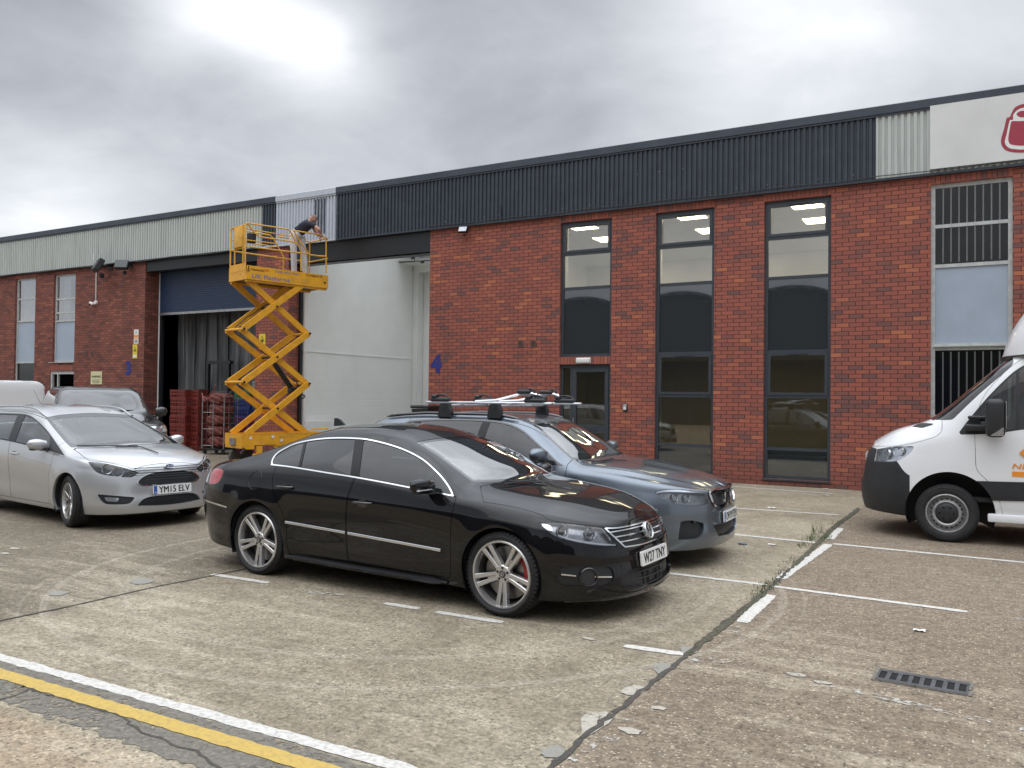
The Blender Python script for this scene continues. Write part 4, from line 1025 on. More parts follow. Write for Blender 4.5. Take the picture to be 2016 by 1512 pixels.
    mirror_shell(c, (.69, 1.005, .955), (.15, .23, .125), mat=M['paint_black'], arm_to=(.70, .86, .90), lens=True)
    wp = MB()
    for a, m_, b in (((360, 603), (470, 580), (600, 560)), ((395, 590), (540, 568), (640, 520))):
        P3 = [c.hit(*z2(t)[0]) for t in (a, m_, b)]; pts = [Vector(p)+Vector(n_)*.018 for p, n_ in P3]; wp.tube(pts, .008, 6)
    wp.build('wiper', M['dark_plastic'], c.root)
    af = MB(); af.prism([(-.95, 1.372), (-.80, 1.385), (-.87, 1.44), (-.92, 1.455), (-.945, 1.45)], -.012, .012, lambda a, b, z: (a-.25, z, b-.01)); af.build('roof_aerial', M['dark_plastic'], c.root)
    # fuel flap seam
    q0, _ = c.hit(*z1((385, 580))[0]); mb = MB(); pts = []
    for t in np.linspace(0, 2*PI, 28, endpoint=False):
        x, z = q0[0]+.085*math.cos(t), q0[2]+.085*math.sin(t); pts.append((x, c.surf_y(x, z)-.0005, z))
    mb.tube(pts, .0022, 4, closed=True); mb.build('fuel_flap_seam', M['black_steel'], c.root)
    # paper disc in windscreen corner
    return c
BLACK = black_car()
# ------------------------------------------------------------------ grey estate
M['paint_grey'] = car_paint('blue_grey_car_paint', (.13, .155, .185), .75, .30, .3, dust=.05)
M['glass_light'] = glass('car_glass_clear', (.60, .72, .68), .05, 2.2, (.12, .15, .14))
def lens_box(c, px, r, mat, name, both=True, nx=1.0):
    q0, n0 = c.hit(*px); seg = 24
    for sg in ((-1, 1) if both else (-1,)):
        pm = Vector((q0[0], sg*abs(q0[1]), q0[2])); nm = (Vector((n0[0], sg*abs(n0[1]), 0)).normalized()+Vector((nx, 0, 0))).normalized(); a = Vector((0, 0, 1)); b = nm.cross(a)
        mb = MB(); prof = [(r*1.15, -.010), (r, -.014), (r*.9, -.05), (r*.5, -.06), (.0005, -.06)]
        vs = [pm+nm*d+(a*math.cos(t)+b*math.sin(t))*rr for rr, d in prof for t in np.linspace(0, 2*PI, seg, endpoint=False)]
        mb.add(vs, [(i*seg+k, i*seg+(k+1) % seg, (i+1)*seg+(k+1) % seg, (i+1)*seg+k) for i in range(len(prof)-1) for k in range(seg)])
        mb.build(name, M[mat], c.root, smooth=True)
def grey_estate():
    rows = [
     dict(xr=-2.45, xf=2.20, W=.80, Z=[(-2.6, .26), (-1.7, .18), (2.3, .17)]),
     dict(xr=-2.55, xf=2.325, W=[(-2.5, .86), (0, .88), (2.3, .86)], Z=[(-2.6, .30), (-1.9, .22), (1.9, .19), (2.3, .21)]),
     dict(xr=-2.60, xf=2.345, W=[(-2.5, .90), (0, .91), (2.2, .90)], Z=[(-2.6, .42), (-1.2, .30), (1.5, .29), (2.3, .32)]),
     dict(xr=-2.62, xf=2.33, W=[(-2.5, .91), (0, .918), (1.4, .925), (2.2, .895)], Z=[(-2.6, .55), (0, .50), (2.3, .46)]),
     dict(xr=-2.62, xf=2.325, W=[(-2.5, .91), (0, .932), (1.4, .93), (2.2, .88)], Z=[(-2.6, .70), (0, .67), (1.4, .64), (2.3, .58)]),
     dict(xr=-2.60, xf=2.315, W=[(-2.5, .89), (0, .925), (1.4, .915), (2.2, .85)], Z=[(-2.6, .86), (0, .82), (1.4, .77), (2.3, .68)]),
     dict(xr=-2.57, xf=2.30, W=[(-2.5, .85), (-1.8, .88), (0, .895), (.9, .895), (1.5, .88), (2.3, .79)], Z=[(-2.6, .98), (-1.2, .985), (0, .965), (.9, .925), (1.4, .885), (1.8, .83), (2.3, .735)]),
     dict(xr=-2.53, xf=2.285, W=[(-2.5, .76), (-2.1, .71), (-1.7, .65), (-1, .625), (0, .625), (.28, .68), (.6, .79), (.86, .865), (1.0, .85), (1.4, .80), (1.9, .72), (2.3, .58)],
          Z=[(-2.6, 1.00), (-2.3, 1.06), (-2.0, 1.21), (-1.8, 1.32), (-1.6, 1.375), (-1.3, 1.41), (-1, 1.425), (-.2, 1.425), (.1, 1.385), (.28, 1.315), (.6, 1.11), (.85, .985), (1.0, .95), (1.4, .915), (1.9, .84), (2.3, .755)]),
     dict(xr=-2.51, xf=2.26, W=[(-2.5, .68), (-2.2, .62), (-1.7, .58), (0, .56), (.3, .61), (.6, .72), (.86, .80), (1.0, .79), (1.4, .73), (2.3, .46)],
          Z=[(-2.6, 1.01), (-2.3, 1.08), (-2.0, 1.24), (-1.8, 1.36), (-1.6, 1.415), (-1.3, 1.445), (-1, 1.46), (-.2, 1.458), (.1, 1.425), (.3, 1.36), (.6, 1.16), (.85, 1.015), (1.0, .97), (1.4, .945), (1.9, .865), (2.3, .765)]),
     dict(xr=-2.50, xf=2.22, W=[(-2.5, .40), (0, .33), (.9, .46), (2.3, .24)],
          Z=[(-2.6, 1.02), (-2.3, 1.10), (-2.05, 1.25), (-1.9, 1.36), (-1.8, 1.415), (-1.4, 1.458), (-.8, 1.478), (-.2, 1.47), (.2, 1.43), (.4, 1.365), (.7, 1.195), (1.0, 1.015), (1.3, .985), (1.8, .915), (2.1, .84), (2.3, .765)]),
     dict(xr=-2.50, xf=2.20, W=0., Z=[(-2.6, 1.02), (-2.3, 1.10), (-2.05, 1.26), (-1.9, 1.37), (-1.8, 1.42), (-1.4, 1.464), (-.8, 1.483), (-.2, 1.475), (.2, 1.437), (.4, 1.372), (.7, 1.205), (1.03, 1.02), (1.3, .985), (1.8, .915), (2.1, .84), (2.3, .76)]),
    ]
    fw, rw, wz = 1.49, -1.485, .335
    c = Car('parked_car', 'blue-grey estate car with silver bike carriers on its roof bars, behind the black saloon', 'car', (-4.62, 8.66, .97),
            dict(rows=rows, anchor=(-1.9, 1.72), pf=2., qf=3.0, pr=2., qr=3.6, step=.03, ncap=40, nv=9, sharp={1: .8, 7: .5, 6: .1}, flare=[(fw, wz, .37, .010), (rw, wz, .37, .012)]), 'cars parked outside the units')
    dlo = c.gpx(c.lp((-1.78, .80, 1.03), (-1.78, .80, 1.03), (-1.66, .70, 1.22), (-1.5, .66, 1.31))+z7((130, 378), (200, 352), (380, 342), (650, 343), (800, 350), (900, 362), (1000, 388), (1100, 442), (1200, 532), (1300, 622), (1370, 690), (1424, 716), (1424, 716))+c.lp((.4, .89, .985), (-.4, .89, .995), (-1.2, .885, 1.01)), ymax=-.45)
    wind = c.gpx(z7((1160, 385), (1160, 385), (1300, 366), (1455, 356), (1455, 356), (1700, 470), (1885, 598), (1885, 598), (1740, 637), (1600, 660), (1478, 668), (1478, 668), (1400, 600), (1320, 525), (1220, 432)), ymax=None, extra=lambda V: np.maximum(-.0-V[:, 0], .9-V[:, 2]))
    head = c.gpx(z2((1287, 658), (1287, 658), (1330, 643), (1400, 639), (1500, 644), (1612, 656), (1612, 656), (1632, 728), (1632, 728), (1560, 743), (1470, 741), (1400, 727), (1340, 702)), ymax=-.15, extra=lambda V: 1.5-V[:, 0])
    kid = c.gpx(z2((1620, 662), (1640, 646), (1690, 636), (1732, 634), (1743, 680), (1735, 735), (1695, 757), (1655, 746), (1634, 710)), ymax=-.008, extra=lambda V: 2.0-V[:, 0])
    intk = c.gpx(z2((1450, 838), (1450, 838), (1520, 834), (1592, 850), (1592, 850), (1590, 900), (1565, 942), (1500, 952), (1435, 955), (1435, 955), (1440, 900)), ymax=-.2, extra=lambda V: 1.8-V[:, 0])
    low = c.gpx(z2((1650, 862), (1650, 862), (1720, 850), (1830, 780), (1830, 780), (1830, 880), (1830, 880), (1760, 915), (1685, 932), (1685, 932)), ymax=None, extra=lambda V: 2.0-V[:, 0])
    bon = c.gpx(z2((795, 458), (795, 458), (850, 490), (1000, 510), (1150, 532), (1300, 562), (1450, 592), (1560, 622), (1618, 648), (1618, 648), (1690, 634), (1740, 632), (1800, 600), (1800, 600), (1500, 380), (1300, 340), (1125, 402), (1125, 402), (1000, 432), (862, 452)), ymax=None, extra=lambda V: np.maximum(.8-V[:, 0], .6-V[:, 2]))
    fdoor = c.gxz([(.86, 1.5), (.86, 1.5), (.88, .85), (.87, .60), (.88, .30), (.84, .25), (.84, .25), (-.22, .25), (-.22, .25), (-.22, 1.5), (-.22, 1.5)], ymax=-.62)
    rdoor = c.gxz([(-.225, 1.5), (-.225, 1.5), (-.225, .25), (-.225, .25), (-1.05, .25), (-1.05, .25), (-1.05, .42), (-1.12, .62), (-1.25, .8), (-1.28, 1.5), (-1.28, 1.5)], ymax=-.62)
    rearg = c.glassbox(lambda y: -1.97+0*y, lambda y: -2.32+0*y, 7, .07)
    P = split_body(c, [('farch', c.arch(fw, wz+.005, .365), 0), ('rarch', c.arch(rw, wz+.005, .365), 0), ('dlo', dlo, 0), ('windscreen', wind, .002), ('rear_window', rearg, .002), ('headlight', head, .003), ('kidney', kid, 0), ('intake', intk, 0), ('low', low, 0),
                       ('bonnet', bon, .006), ('front_door', fdoor, .006), ('rear_door', rdoor, .006)])
    mid_part(c, P['rest'], 'body', M['paint_grey'], fl=.03); side_parts(c, P['front_door'], 'door', M['paint_grey'], fl=.02); side_parts(c, P['rear_door'], 'door', M['paint_grey'], fl=.02)
    mid_part(c, P['bonnet'], 'bonnet', M['paint_grey'], fl=.02)
    gl, trim = cut(P['dlo'], shrink(dlo, .020)); side_parts(c, trim, 'window_trim', M['black_gloss'], off=.002, fl=.012)
    pil, gl = cut(gl, lambda V: np.abs(V[:, 0]+.22)-.05); pil2, gl = cut(gl, lambda V: np.abs(V[:, 0]+1.10+.25*(V[:, 2]-1.2))-.045)
    side_parts(c, pil, 'window_pillar', M['pillar'], off=.001, fl=0); side_parts(c, pil2, 'window_pillar', M['pillar'], off=.001, fl=0)
    rg, fg = cut(gl, lambda V: V[:, 0]+.22); side_parts(c, fg, 'side_window', M['glass_side'], off=-.003, fl=0); side_parts(c, rg, 'rear_side_window', M['glass_dark'], off=-.003, fl=0)
    band, ws = cut(P['windscreen'], lambda V: -(wind(V)+.03)); mid_part(c, ws, 'windscreen', M['glass_front'], off=-.003, fl=0); mid_part(c, band, 'windscreen_border', M['black_gloss'], off=-.002, fl=0)
    mid_part(c, P['rear_window'], 'rear_window', M['glass_dark'], off=-.003, fl=0)
    for q in at_both(P['headlight']):
        cv = q.flange(.02).obj('headlight', M['lamp_clear'], c.root); q.offset(-.04).obj('lamp_housing', M['lamp_grey'], cv)
    s_, _ = cutf(P['headlight'], zline(c, z2((1300, 660), (1350, 652), (1450, 650), (1610, 662)), .028)); side_parts(c, s_, 'light_strip', M['lamp_white'], off=-.004, fl=.01)
    for px in ((1415, 695), (1500, 700)): lens_box(c, z2(px)[0], .036, 'lamp_white', 'headlight_reflector')
    kin, kfr = cut(fine(P['kidney'], 1), shrink(kid, .022)); side_parts(c, kfr, 'grille_surround', M['chrome'], off=.012, fl=.03); side_parts(c, kin, 'grille', M['black_steel'], off=-.035, fl=0)
    mb = MB()
    for k in range(9):
        for sg in (-1, 1):
            y = sg*(.035+k*.029); mb.bar((2.292-.3*y*y, y, .60), (2.275-.3*y*y, y, .735), .006, .02, (1, 0, 0))
    mb.build('grille_bars', M['dark_plastic'], c.root)
    side_parts(c, P['intake'], 'side_intake', M['black_steel'], off=-.03, fl=0); mid_part(c, P['low'], 'lower_intake', M['black_steel'], off=-.035, fl=0)
    mb = MB()
    for sg in (-1, 1): mb.rbox((2.135, sg*.62, .475), (.03, .16, .035), .01, 2, Matrix.Rotation(sg*R(-25), 3, 'Z'))
    mb.build('fog_lamp', M['lamp_dark'], c.root)
    number_plate(c, 'plate', (2.352, .0, .485), 0, 'OV19 PZH', blue=True, tilt=.05)
    # round emblem on bonnet nose
    q0, n0 = c.hit(*z2((1692, 597))[0]); bp = Vector((2.235, 0, float(tab(np.array([2.235]), c.s['rows'][10]['Z'])[0])+.006)); nrm = Vector((.45, 0, 1)).normalized(); up = Vector((-nrm.z, 0, nrm.x)); rt = Vector((0, 1, 0))
    fn = lambda u, v, d=0: tuple(bp+rt*u+up*v+nrm*d)
    b = MB(); roundel(b, lambda u, v: fn(u, v, .001), .040); bd = b.build('badge', M['black_gloss'], c.root)
    b = MB(); roundel(b, lambda u, v: fn(u, v, .002), .041, r0=.037); roundel(b, lambda u, v: fn(u, v, .002), .026, r0=.024)
    for a0 in (90, 270): b.add([fn(0, 0, .002)]+[fn(.025*math.cos(R(a0+t)), .025*math.sin(R(a0+t)), .002) for t in range(0, 91, 15)], [tuple(range(8))])
    b.build('badge_ring', M['plate'], bd)
    b = MB()
    for a0 in (0, 180): b.add([fn(0, 0, .002)]+[fn(.025*math.cos(R(a0+t)), .025*math.sin(R(a0+t)), .002) for t in range(0, 91, 15)], [tuple(range(8))])
    b.build('badge_quarters', M['plate_blue'], bd)
    for (x, s_) in ((fw, -1), (fw, 1), (rw, -1), (rw, 1)): wheel(c.root, x, s_*.79, wz, wz, .24, 'multi', s_, .245)
    wheelhouse(c, fw, wz, .37, .55, .91); wheelhouse(c, rw, wz, .37, .55, .91)
    cabin_tub(c, -2.3, .95, .80, .32, .97, .55); seats(c, (-.15,), top=1.2, ys=(-.38, .38)); steering(c, .33, -.38, .90)
    floorpan(c, -2.4, 2.15, .60)
    mirror_shell(c, (.61, 1.03, 1.075), (.20, .24, .155), mat=M['paint_grey'], arm_to=(.66, .88, .98), low=M['black_gloss'])
    handle(c, -.02, .88, .20, M['paint_grey']); handle(c, -.98, .90, .20, M['paint_grey'])
    wp = MB()
    for a, m_, b in (((900, 470), (1010, 450), (1120, 405)), ((830, 462), (930, 455), (1040, 425))):
        P3 = [c.hit(*z2(t)[0]) for t in (a, m_, b)]; wp.tube([Vector(p)+Vector(n_)*.015 for p, n_ in P3], .007, 6)
    wp.build('wiper', M['dark_plastic'], c.root)
    # roof rails, bars and feet
    def rz(x): return float(tab(np.array([x]), c.s['rows'][8]['Z'])[0])
    for sg in (-1, 1):
        mb = MB(); mb.tube([(x, sg*.585, rz(x)+.022) for x in np.linspace(-1.65, .15, 24)], [.006]+[.016]*22+[.006], 8); mb.build('roof_rail', M['black_gloss'], c.root, smooth=True)
    for x in (-.14, -.80):
        mb = MB(); mb.rbox((x, 0, 1.575), (.075, 1.20, .028), .012, 3); rb = mb.build('roof_bar', M['brushed'], c.root, smooth=True)
        for sg in (-1, 1):
            f = MB(); pr = [(-.085, 1.44), (.085, 1.44), (.075, 1.52), (.05, 1.60), (-.05, 1.60), (-.075, 1.52)]
            f.prism(pr, sg*.56, sg*.635, lambda a, b_, y: (x+a, y, b_)); f.rbox((x, sg*.638, 1.55), (.02, .006, .02), .003, 1); f.build('bar_foot', M['dark_plastic'], rb)
    # bike carriers ride on the bars: things of their own
    for k, (y, x0, x1, fl) in enumerate(((-.28, -1.28, .42, 1), (.30, -1.02, .52, -1))):
        t = thing('bike_carrier', ['folded silver bike carrier on the grey estate roof, the one nearer the camera', 'folded silver bike carrier on the grey estate roof, the one nearer the brick wall'][k], 'bike carrier', tuple(c.root.matrix_basis@Vector((0, y, 1.59))), R(.97), 'bike carriers on the estate roof')
        tr = MB(); tr.rbox(((x0+x1)/2, 0, .018), (x1-x0, .06, .028), .012, 3); tr.build('tray', M['brushed'], t, smooth=True)
        for xx in (x0+.2, x1-.22):
            w_ = MB(); w_.rbox((xx, 0, .05), (.26, .085, .05), .02, 3); w_.rbox((xx-.08, 0, .085), (.07, .10, .05), .02, 3); w_.tube([(xx+.12*math.cos(a), 0, .055+.055*math.sin(a)) for a in np.linspace(0, PI, 9)], .012, 6); w_.build('wheel_holder', M['dark_plastic'], t, smooth=True)
        ar = MB(); ar.tube([(-.62, .05, .035), (-.35, .06, .05), (-.05, .07, .12), (.10, .07, .135), (.18, .06, .12), (.22, .03, .08)], [.014, .015, .016, .016, .015, .012], 8); ar.build('frame_arm', M['chrome'], t, smooth=True)
        cl = MB(); cl.rbox((.02, .07, .15), (.18, .06, .05), .02, 3); cl.tube([(.10+.06*math.cos(a), .07, .14+.045*math.sin(a)) for a in np.linspace(-1, PI, 10)], .013, 6); cl.rbox((.25, .03, .07), (.16, .08, .07), .025, 3); cl.build('frame_clamp', M['dark_plastic'], t, smooth=True)
    return c
GREY = grey_estate()

# ------------------------------------------------------------------ silver estate
M['paint_silver'] = car_paint('silver_car_paint', (.48, .49, .50), .62, .32, .25, dust=.12)
def silver_estate():
    rows = [
     dict(xr=-2.15, xf=2.10, W=.78, Z=[(-2.3, .26), (2.3, .17)]),
     dict(xr=-2.25, xf=2.205, W=[(-2.3, .84), (0, .86), (2.2, .85)], Z=[(-2.3, .30), (-1.9, .22), (1.8, .19), (2.2, .20)]),
     dict(xr=-2.28, xf=2.215, W=[(-2.3, .87), (0, .885), (2.2, .885)], Z=[(-2.3, .42), (-1.2, .30), (1.5, .28), (2.2, .30)]),
     dict(xr=-2.30, xf=2.19, W=[(-2.3, .88), (0, .895), (1.3, .905), (2.2, .88)], Z=[(-2.3, .55), (0, .48), (2.2, .44)]),
     dict(xr=-2.30, xf=2.175, W=[(-2.3, .88), (0, .908), (1.3, .91), (2.2, .86)], Z=[(-2.3, .70), (0, .65), (1.3, .62), (2.2, .58)]),
     dict(xr=-2.28, xf=2.15, W=[(-2.3, .87), (0, .905), (1.3, .90), (2.2, .83)], Z=[(-2.3, .86), (0, .82), (1.3, .76), (2.2, .68)]),
     dict(xr=-2.25, xf=2.12, W=[(-2.3, .83), (-1.2, .865), (.5, .875), (1.3, .865), (1.8, .835), (2.2, .76)], Z=[(-2.3, .99), (-1.2, 1.0), (0, .975), (.8, .93), (1.3, .875), (1.7, .83), (2.2, .735)]),
     dict(xr=-2.22, xf=2.10, W=[(-2.3, .74), (-2.0, .70), (-1.5, .655), (-.6, .63), (-.1, .64), (.4, .715), (.8, .785), (1.15, .83), (1.3, .82), (1.7, .74), (2.2, .55)],
          Z=[(-2.3, 1.02), (-2.1, 1.2), (-1.9, 1.31), (-1.5, 1.37), (-.6, 1.39), (-.25, 1.37), (.12, 1.29), (.43, 1.19), (.8, 1.06), (1.15, .945), (1.3, .91), (1.7, .86), (2.2, .76)]),
     dict(xr=-2.20, xf=2.065, W=[(-2.3, .68), (-2.0, .64), (-.6, .57), (-.1, .58), (.4, .65), (.8, .72), (1.15, .77), (1.4, .74), (2.2, .45)],
          Z=[(-2.3, 1.03), (-2.1, 1.22), (-1.9, 1.35), (-1.5, 1.42), (-.6, 1.44), (-.25, 1.42), (.12, 1.34), (.43, 1.235), (.8, 1.10), (1.15, .975), (1.3, .94), (1.7, .885), (2.2, .775)]),
     dict(xr=-2.20, xf=2.03, W=[(-2.3, .40), (0, .33), (1.2, .44), (2.2, .24)],
          Z=[(-2.3, 1.04), (-2.1, 1.24), (-1.95, 1.37), (-1.5, 1.455), (-.8, 1.50), (-.3, 1.475), (0, 1.415), (.4, 1.29), (.8, 1.155), (1.2, 1.02), (1.33, .985), (1.7, .925), (2.0, .85), (2.2, .78)]),
     dict(xr=-2.20, xf=2.015, W=0., Z=[(-2.3, 1.04), (-2.1, 1.25), (-1.95, 1.38), (-1.5, 1.46), (-.8, 1.507), (-.3, 1.482), (0, 1.425), (.4, 1.305), (.8, 1.17), (1.25, 1.015), (1.4, .985), (1.7, .935), (2.0, .86), (2.2, .78)]),
    ]
    fw, rw, wz = 1.345, -1.30, .325
    c = Car('parked_car', 'silver estate car with its front wheels turned, at the left edge of the yard', 'car', (-11.13, 7.39, -6.93),
            dict(rows=rows, anchor=(-1.7, 1.55), pf=2., qf=2.9, pr=2., qr=3.6, step=.03, ncap=40, nv=9, sharp={1: .8, 7: .5, 6: .1}, flare=[(fw, wz, .37, .012), (rw, wz, .37, .012)]), 'cars parked outside the units')
    dlo = c.gpx(c.lp((-1.95, .78, 1.05), (-1.95, .78, 1.05), (-1.85, .69, 1.22), (-1.6, .66, 1.31), (-1.3, .645, 1.35))+z3((0, 476), (150, 480), (205, 485), (260, 503), (320, 548), (380, 608), (430, 672), (480, 745), (535, 828), (535, 828), (440, 797), (330, 766), (240, 746), (120, 718), (0, 694))+c.lp((-1.3, .87, 1.02)), ymax=-.45)
    wind = c.gpx(z3((375, 512), (375, 512), (500, 490), (700, 476), (950, 473), (1010, 480), (1010, 480), (1200, 590), (1372, 702), (1372, 702), (1100, 727), (850, 752), (588, 760), (588, 760), (540, 715), (460, 620)), ymax=None, extra=lambda V: np.maximum(-.3-V[:, 0], .85-V[:, 2]))
    head = c.gpx(z3((728, 878), (728, 878), (820, 884), (920, 902), (1040, 932), (1147, 966), (1147, 966), (1085, 1006), (960, 1000), (860, 986), (795, 962), (752, 915)), ymax=-.15, extra=lambda V: 1.5-V[:, 0])
    gri = c.gpx(z3((1126, 1046), (1126, 1046), (1172, 1000), (1250, 966), (1400, 946), (1700, 925), (1700, 925), (1700, 1010), (1700, 1010), (1560, 1047), (1400, 1066), (1200, 1078), (1150, 1068)), ymax=None, extra=lambda V: 1.9-V[:, 0])
    fog = c.gpx(z3((802, 1147), (802, 1147), (960, 1160), (1117, 1171), (1117, 1171), (1085, 1213), (1040, 1230), (880, 1229), (835, 1200)), ymax=-.15, extra=lambda V: 1.7-V[:, 0])
    low = c.gpx(z3((1138, 1242), (1138, 1242), (1180, 1192), (1250, 1166), (1400, 1150), (1600, 1126), (1700, 1112), (1700, 1112), (1700, 1195), (1700, 1195), (1500, 1225), (1300, 1240)), ymax=None, extra=lambda V: 1.9-V[:, 0])
    bon = c.gpx(z3((595, 766), (595, 766), (650, 806), (735, 868), (820, 876), (920, 893), (1040, 920), (1116, 943), (1116, 943), (1180, 917), (1280, 900), (1400, 890), (1700, 876), (1700, 876), (1600, 740), (1380, 706), (1380, 706), (1100, 735), (850, 760)), ymax=None, extra=lambda V: np.maximum(.8-V[:, 0], .6-V[:, 2]))
    fdoor = c.gxz([(.98, 1.5), (.98, 1.5), (.96, .85), (.90, .60), (.90, .30), (.86, .25), (.86, .25), (-.20, .25), (-.20, .25), (-.28, .9), (-.42, 1.5), (-.42, 1.5)], ymax=-.62)
    rdoor = c.gxz([(-.425, 1.5), (-.425, 1.5), (-.285, .9), (-.205, .25), (-.205, .25), (-.92, .25), (-.92, .25), (-.93, .42), (-1.0, .62), (-1.15, .8), (-1.22, 1.5), (-1.22, 1.5)], ymax=-.62)
    rearg = c.glassbox(lambda y: -1.95+0*y, lambda y: -2.15+0*y, 7, .07)
    P = split_body(c, [('farch', c.arch(fw+.02, wz+.005, .355), 0), ('rarch', c.arch(rw, wz+.005, .355), 0), ('dlo', dlo, 0), ('windscreen', wind, .002), ('rear_window', rearg, .002), ('headlight', head, .003), ('grille', gri, 0), ('fog', fog, 0), ('low', low, 0),
                       ('bonnet', bon, .006), ('front_door', fdoor, .006), ('rear_door', rdoor, .006)])
    PT = M['paint_silver']
    mid_part(c, P['rest'], 'body', PT, fl=.03); side_parts(c, P['front_door'], 'door', PT, fl=.02); side_parts(c, P['rear_door'], 'door', PT, fl=.02); mid_part(c, P['bonnet'], 'bonnet', PT, fl=.02)
    gl, trim = cut(P['dlo'], shrink(dlo, .018)); side_parts(c, trim, 'window_trim', M['dark_plastic'], off=.001, fl=.012)
    chs, _ = cutf(P['rest'], zline(c, z3((0, 703), (120, 727), (240, 755), (330, 775), (440, 806), (530, 833)), .014, ymax=-.5)); side_parts(c, chs, 'belt_moulding', M['chrome'], off=.003, fl=.004)
    tri, gl = cut(gl, c.gpx(z3((408, 600), (408, 600), (412, 700), (400, 790), (400, 790), (560, 850), (560, 850)), ymax=-.3))
    pil, gl = cut(gl, zline(c, z3((188, 470), (150, 560), (112, 660), (85, 740)), .10, ymax=-.3, scale=.0072))
    pil2, gl = cut(gl, lambda V: np.abs(V[:, 0]+1.15+.25*(V[:, 2]-1.2))-.045)
    for q_ in (pil, pil2, tri): side_parts(c, q_, 'window_pillar', M['dark_plastic'], off=.001, fl=0)
    rg, fg = cut(gl, lambda V: V[:, 0]+.40); side_parts(c, fg, 'side_window', M['glass_light'], off=-.003, fl=0); side_parts(c, rg, 'rear_side_window', M['glass_light'], off=-.003, fl=0)
    band, ws = cut(P['windscreen'], lambda V: -(wind(V)+.045)); mid_part(c, ws, 'windscreen', M['glass_light'], off=-.003, fl=0); mid_part(c, band, 'windscreen_border', M['black_gloss'], off=-.002, fl=0)
    mid_part(c, P['rear_window'], 'rear_window', M['glass_light'], off=-.003, fl=0)
    for q in at_both(P['headlight']):
        cv = q.flange(.02).obj('headlight', M['lamp_clear'], c.root); q.offset(-.04).obj('lamp_housing', M['lamp_dark'], cv)
    for px, r in (((880, 940), .055), ((980, 965), .055), ((1065, 980), .035)): lens_box(c, z3(px)[0], r, 'lamp_white', 'headlight_reflector')
    gin, gfr = cut(fine(P['grille'], 1), shrink(gri, .016)); mid_part(c, gfr, 'grille_surround', M['chrome'], off=.004, fl=.02); mid_part(c, gin, 'grille', M['black_steel'], off=-.012, fl=0)
    mb = MB()
    for k in range(6):
        mb.tube([(2.168-.33*(y/.6)**2*.32, y, .60+k*.030+.0*y) for y in np.linspace(-.55+.05*abs(k-3), .55-.05*abs(k-3), 15)], .0045, 4)
    mb.build('grille_slats', M['dark_plastic'], c.root)
    side_parts(c, P['fog'], 'fog_lamp_recess', M['black_steel'], off=-.015, fl=0)
    fl_, _ = cut(P['fog'], c.gpx(z3((862, 1170), (862, 1170), (920, 1172), (985, 1178), (985, 1178), (965, 1210), (880, 1205), (880, 1205)), ymax=-.15)); side_parts(c, fl_, 'fog_lamp', M['lamp_white'], off=-.004, fl=.01)
    mid_part(c, P['low'], 'lower_intake', M['black_steel'], off=-.03, fl=0)
    number_plate(c, 'plate', (2.225, .0, .475), 0, 'YM15 ELV', blue=True, tilt=.08)
    q0, _ = c.hit(*z3((1398, 915))[0]); bp = Vector((2.142, 0, .752)); nrm = Vector((1, 0, .5)).normalized(); up = Vector((-nrm.z, 0, nrm.x)); rt = Vector((0, 1, 0)); fn = lambda u, v, d=0: tuple(bp+rt*u+up*v+nrm*d)
    b = MB(); n = 36; vs = [fn(k*.062*math.cos(t), k*.026*math.sin(t), d) for k, d in ((1.05, -.01), (1.0, .012), (.86, .010)) for t in np.linspace(0, 2*PI, n, endpoint=False)]
    b.add(vs, [(i*n+k, i*n+(k+1) % n, (i+1)*n+(k+1) % n, (i+1)*n+k) for i in range(2) for k in range(n)]); bd = b.build('badge', M['chrome'], c.root)
    b = MB(); b.add([fn(.054*math.cos(t), .0225*math.sin(t), .009) for t in np.linspace(0, 2*PI, n, endpoint=False)], [tuple(range(n))]); b.build('badge_oval', simple('badge_navy', (.01, .03, .12), .2), bd)
    b = MB(); text(b, 'Ford', lambda u, v: fn(u, v, .0105), .07, .022, bold=.01, shear=.3); b.build('badge_lettering', M['plate'], bd, fix=False)
    for (x, s_) in ((fw, -1), (fw, 1), (rw, -1), (rw, 1)): wheel(c.root, x, s_*.775, wz, wz, .215, 'ten', s_, .225, steer=(-11 if x > 0 else 0), caliper=False)
    wheelhouse(c, fw+.02, wz, .36, .50, .89); wheelhouse(c, rw, wz, .36, .55, .89)
    cabin_tub(c, -2.0, 1.15, .78, .32, .97, .72, 'cabin_grey'); seats(c, (.0,), top=1.18, ys=(-.36, .36)); steering(c, .50, -.36, .90)
    rs = MB(); rs.rbox((-.85, 0, .55), (.5, 1.25, .2), .08, 3); rs.rbox((-1.12, 0, .85), (.16, 1.25, .62), .07, 3, Matrix.Rotation(R(-15), 3, 'Y')); rs.build('rear_seat', M['cabin'], c.root, smooth=True)
    floorpan(c, -2.1, 2.05, .58)
    mirror_shell(c, (.71, .985, 1.0), (.16, .22, .15), mat=PT, arm_to=(.80, .86, .95))
    handle(c, -.10, .855, .20, PT)
    q0, _ = c.hit(*z3((240, 850))[0]); strip_on(c, [(x, .86-.085*(x+.3)) for x in np.linspace(-.05, .95, 14)], 0, .008, 'body_crease', PT, .004)
    wp = MB()
    for a, m_, b_ in (((640, 745), (900, 735), (1130, 712)), ((960, 735), (1150, 712), (1320, 690))):
        P3 = [c.hit(*z3(t)[0]) for t in (a, m_, b_)]; wp.tube([Vector(p)+Vector(n_)*.014 for p, n_ in P3], .007, 6)
    wp.build('wiper', M['dark_plastic'], c.root)
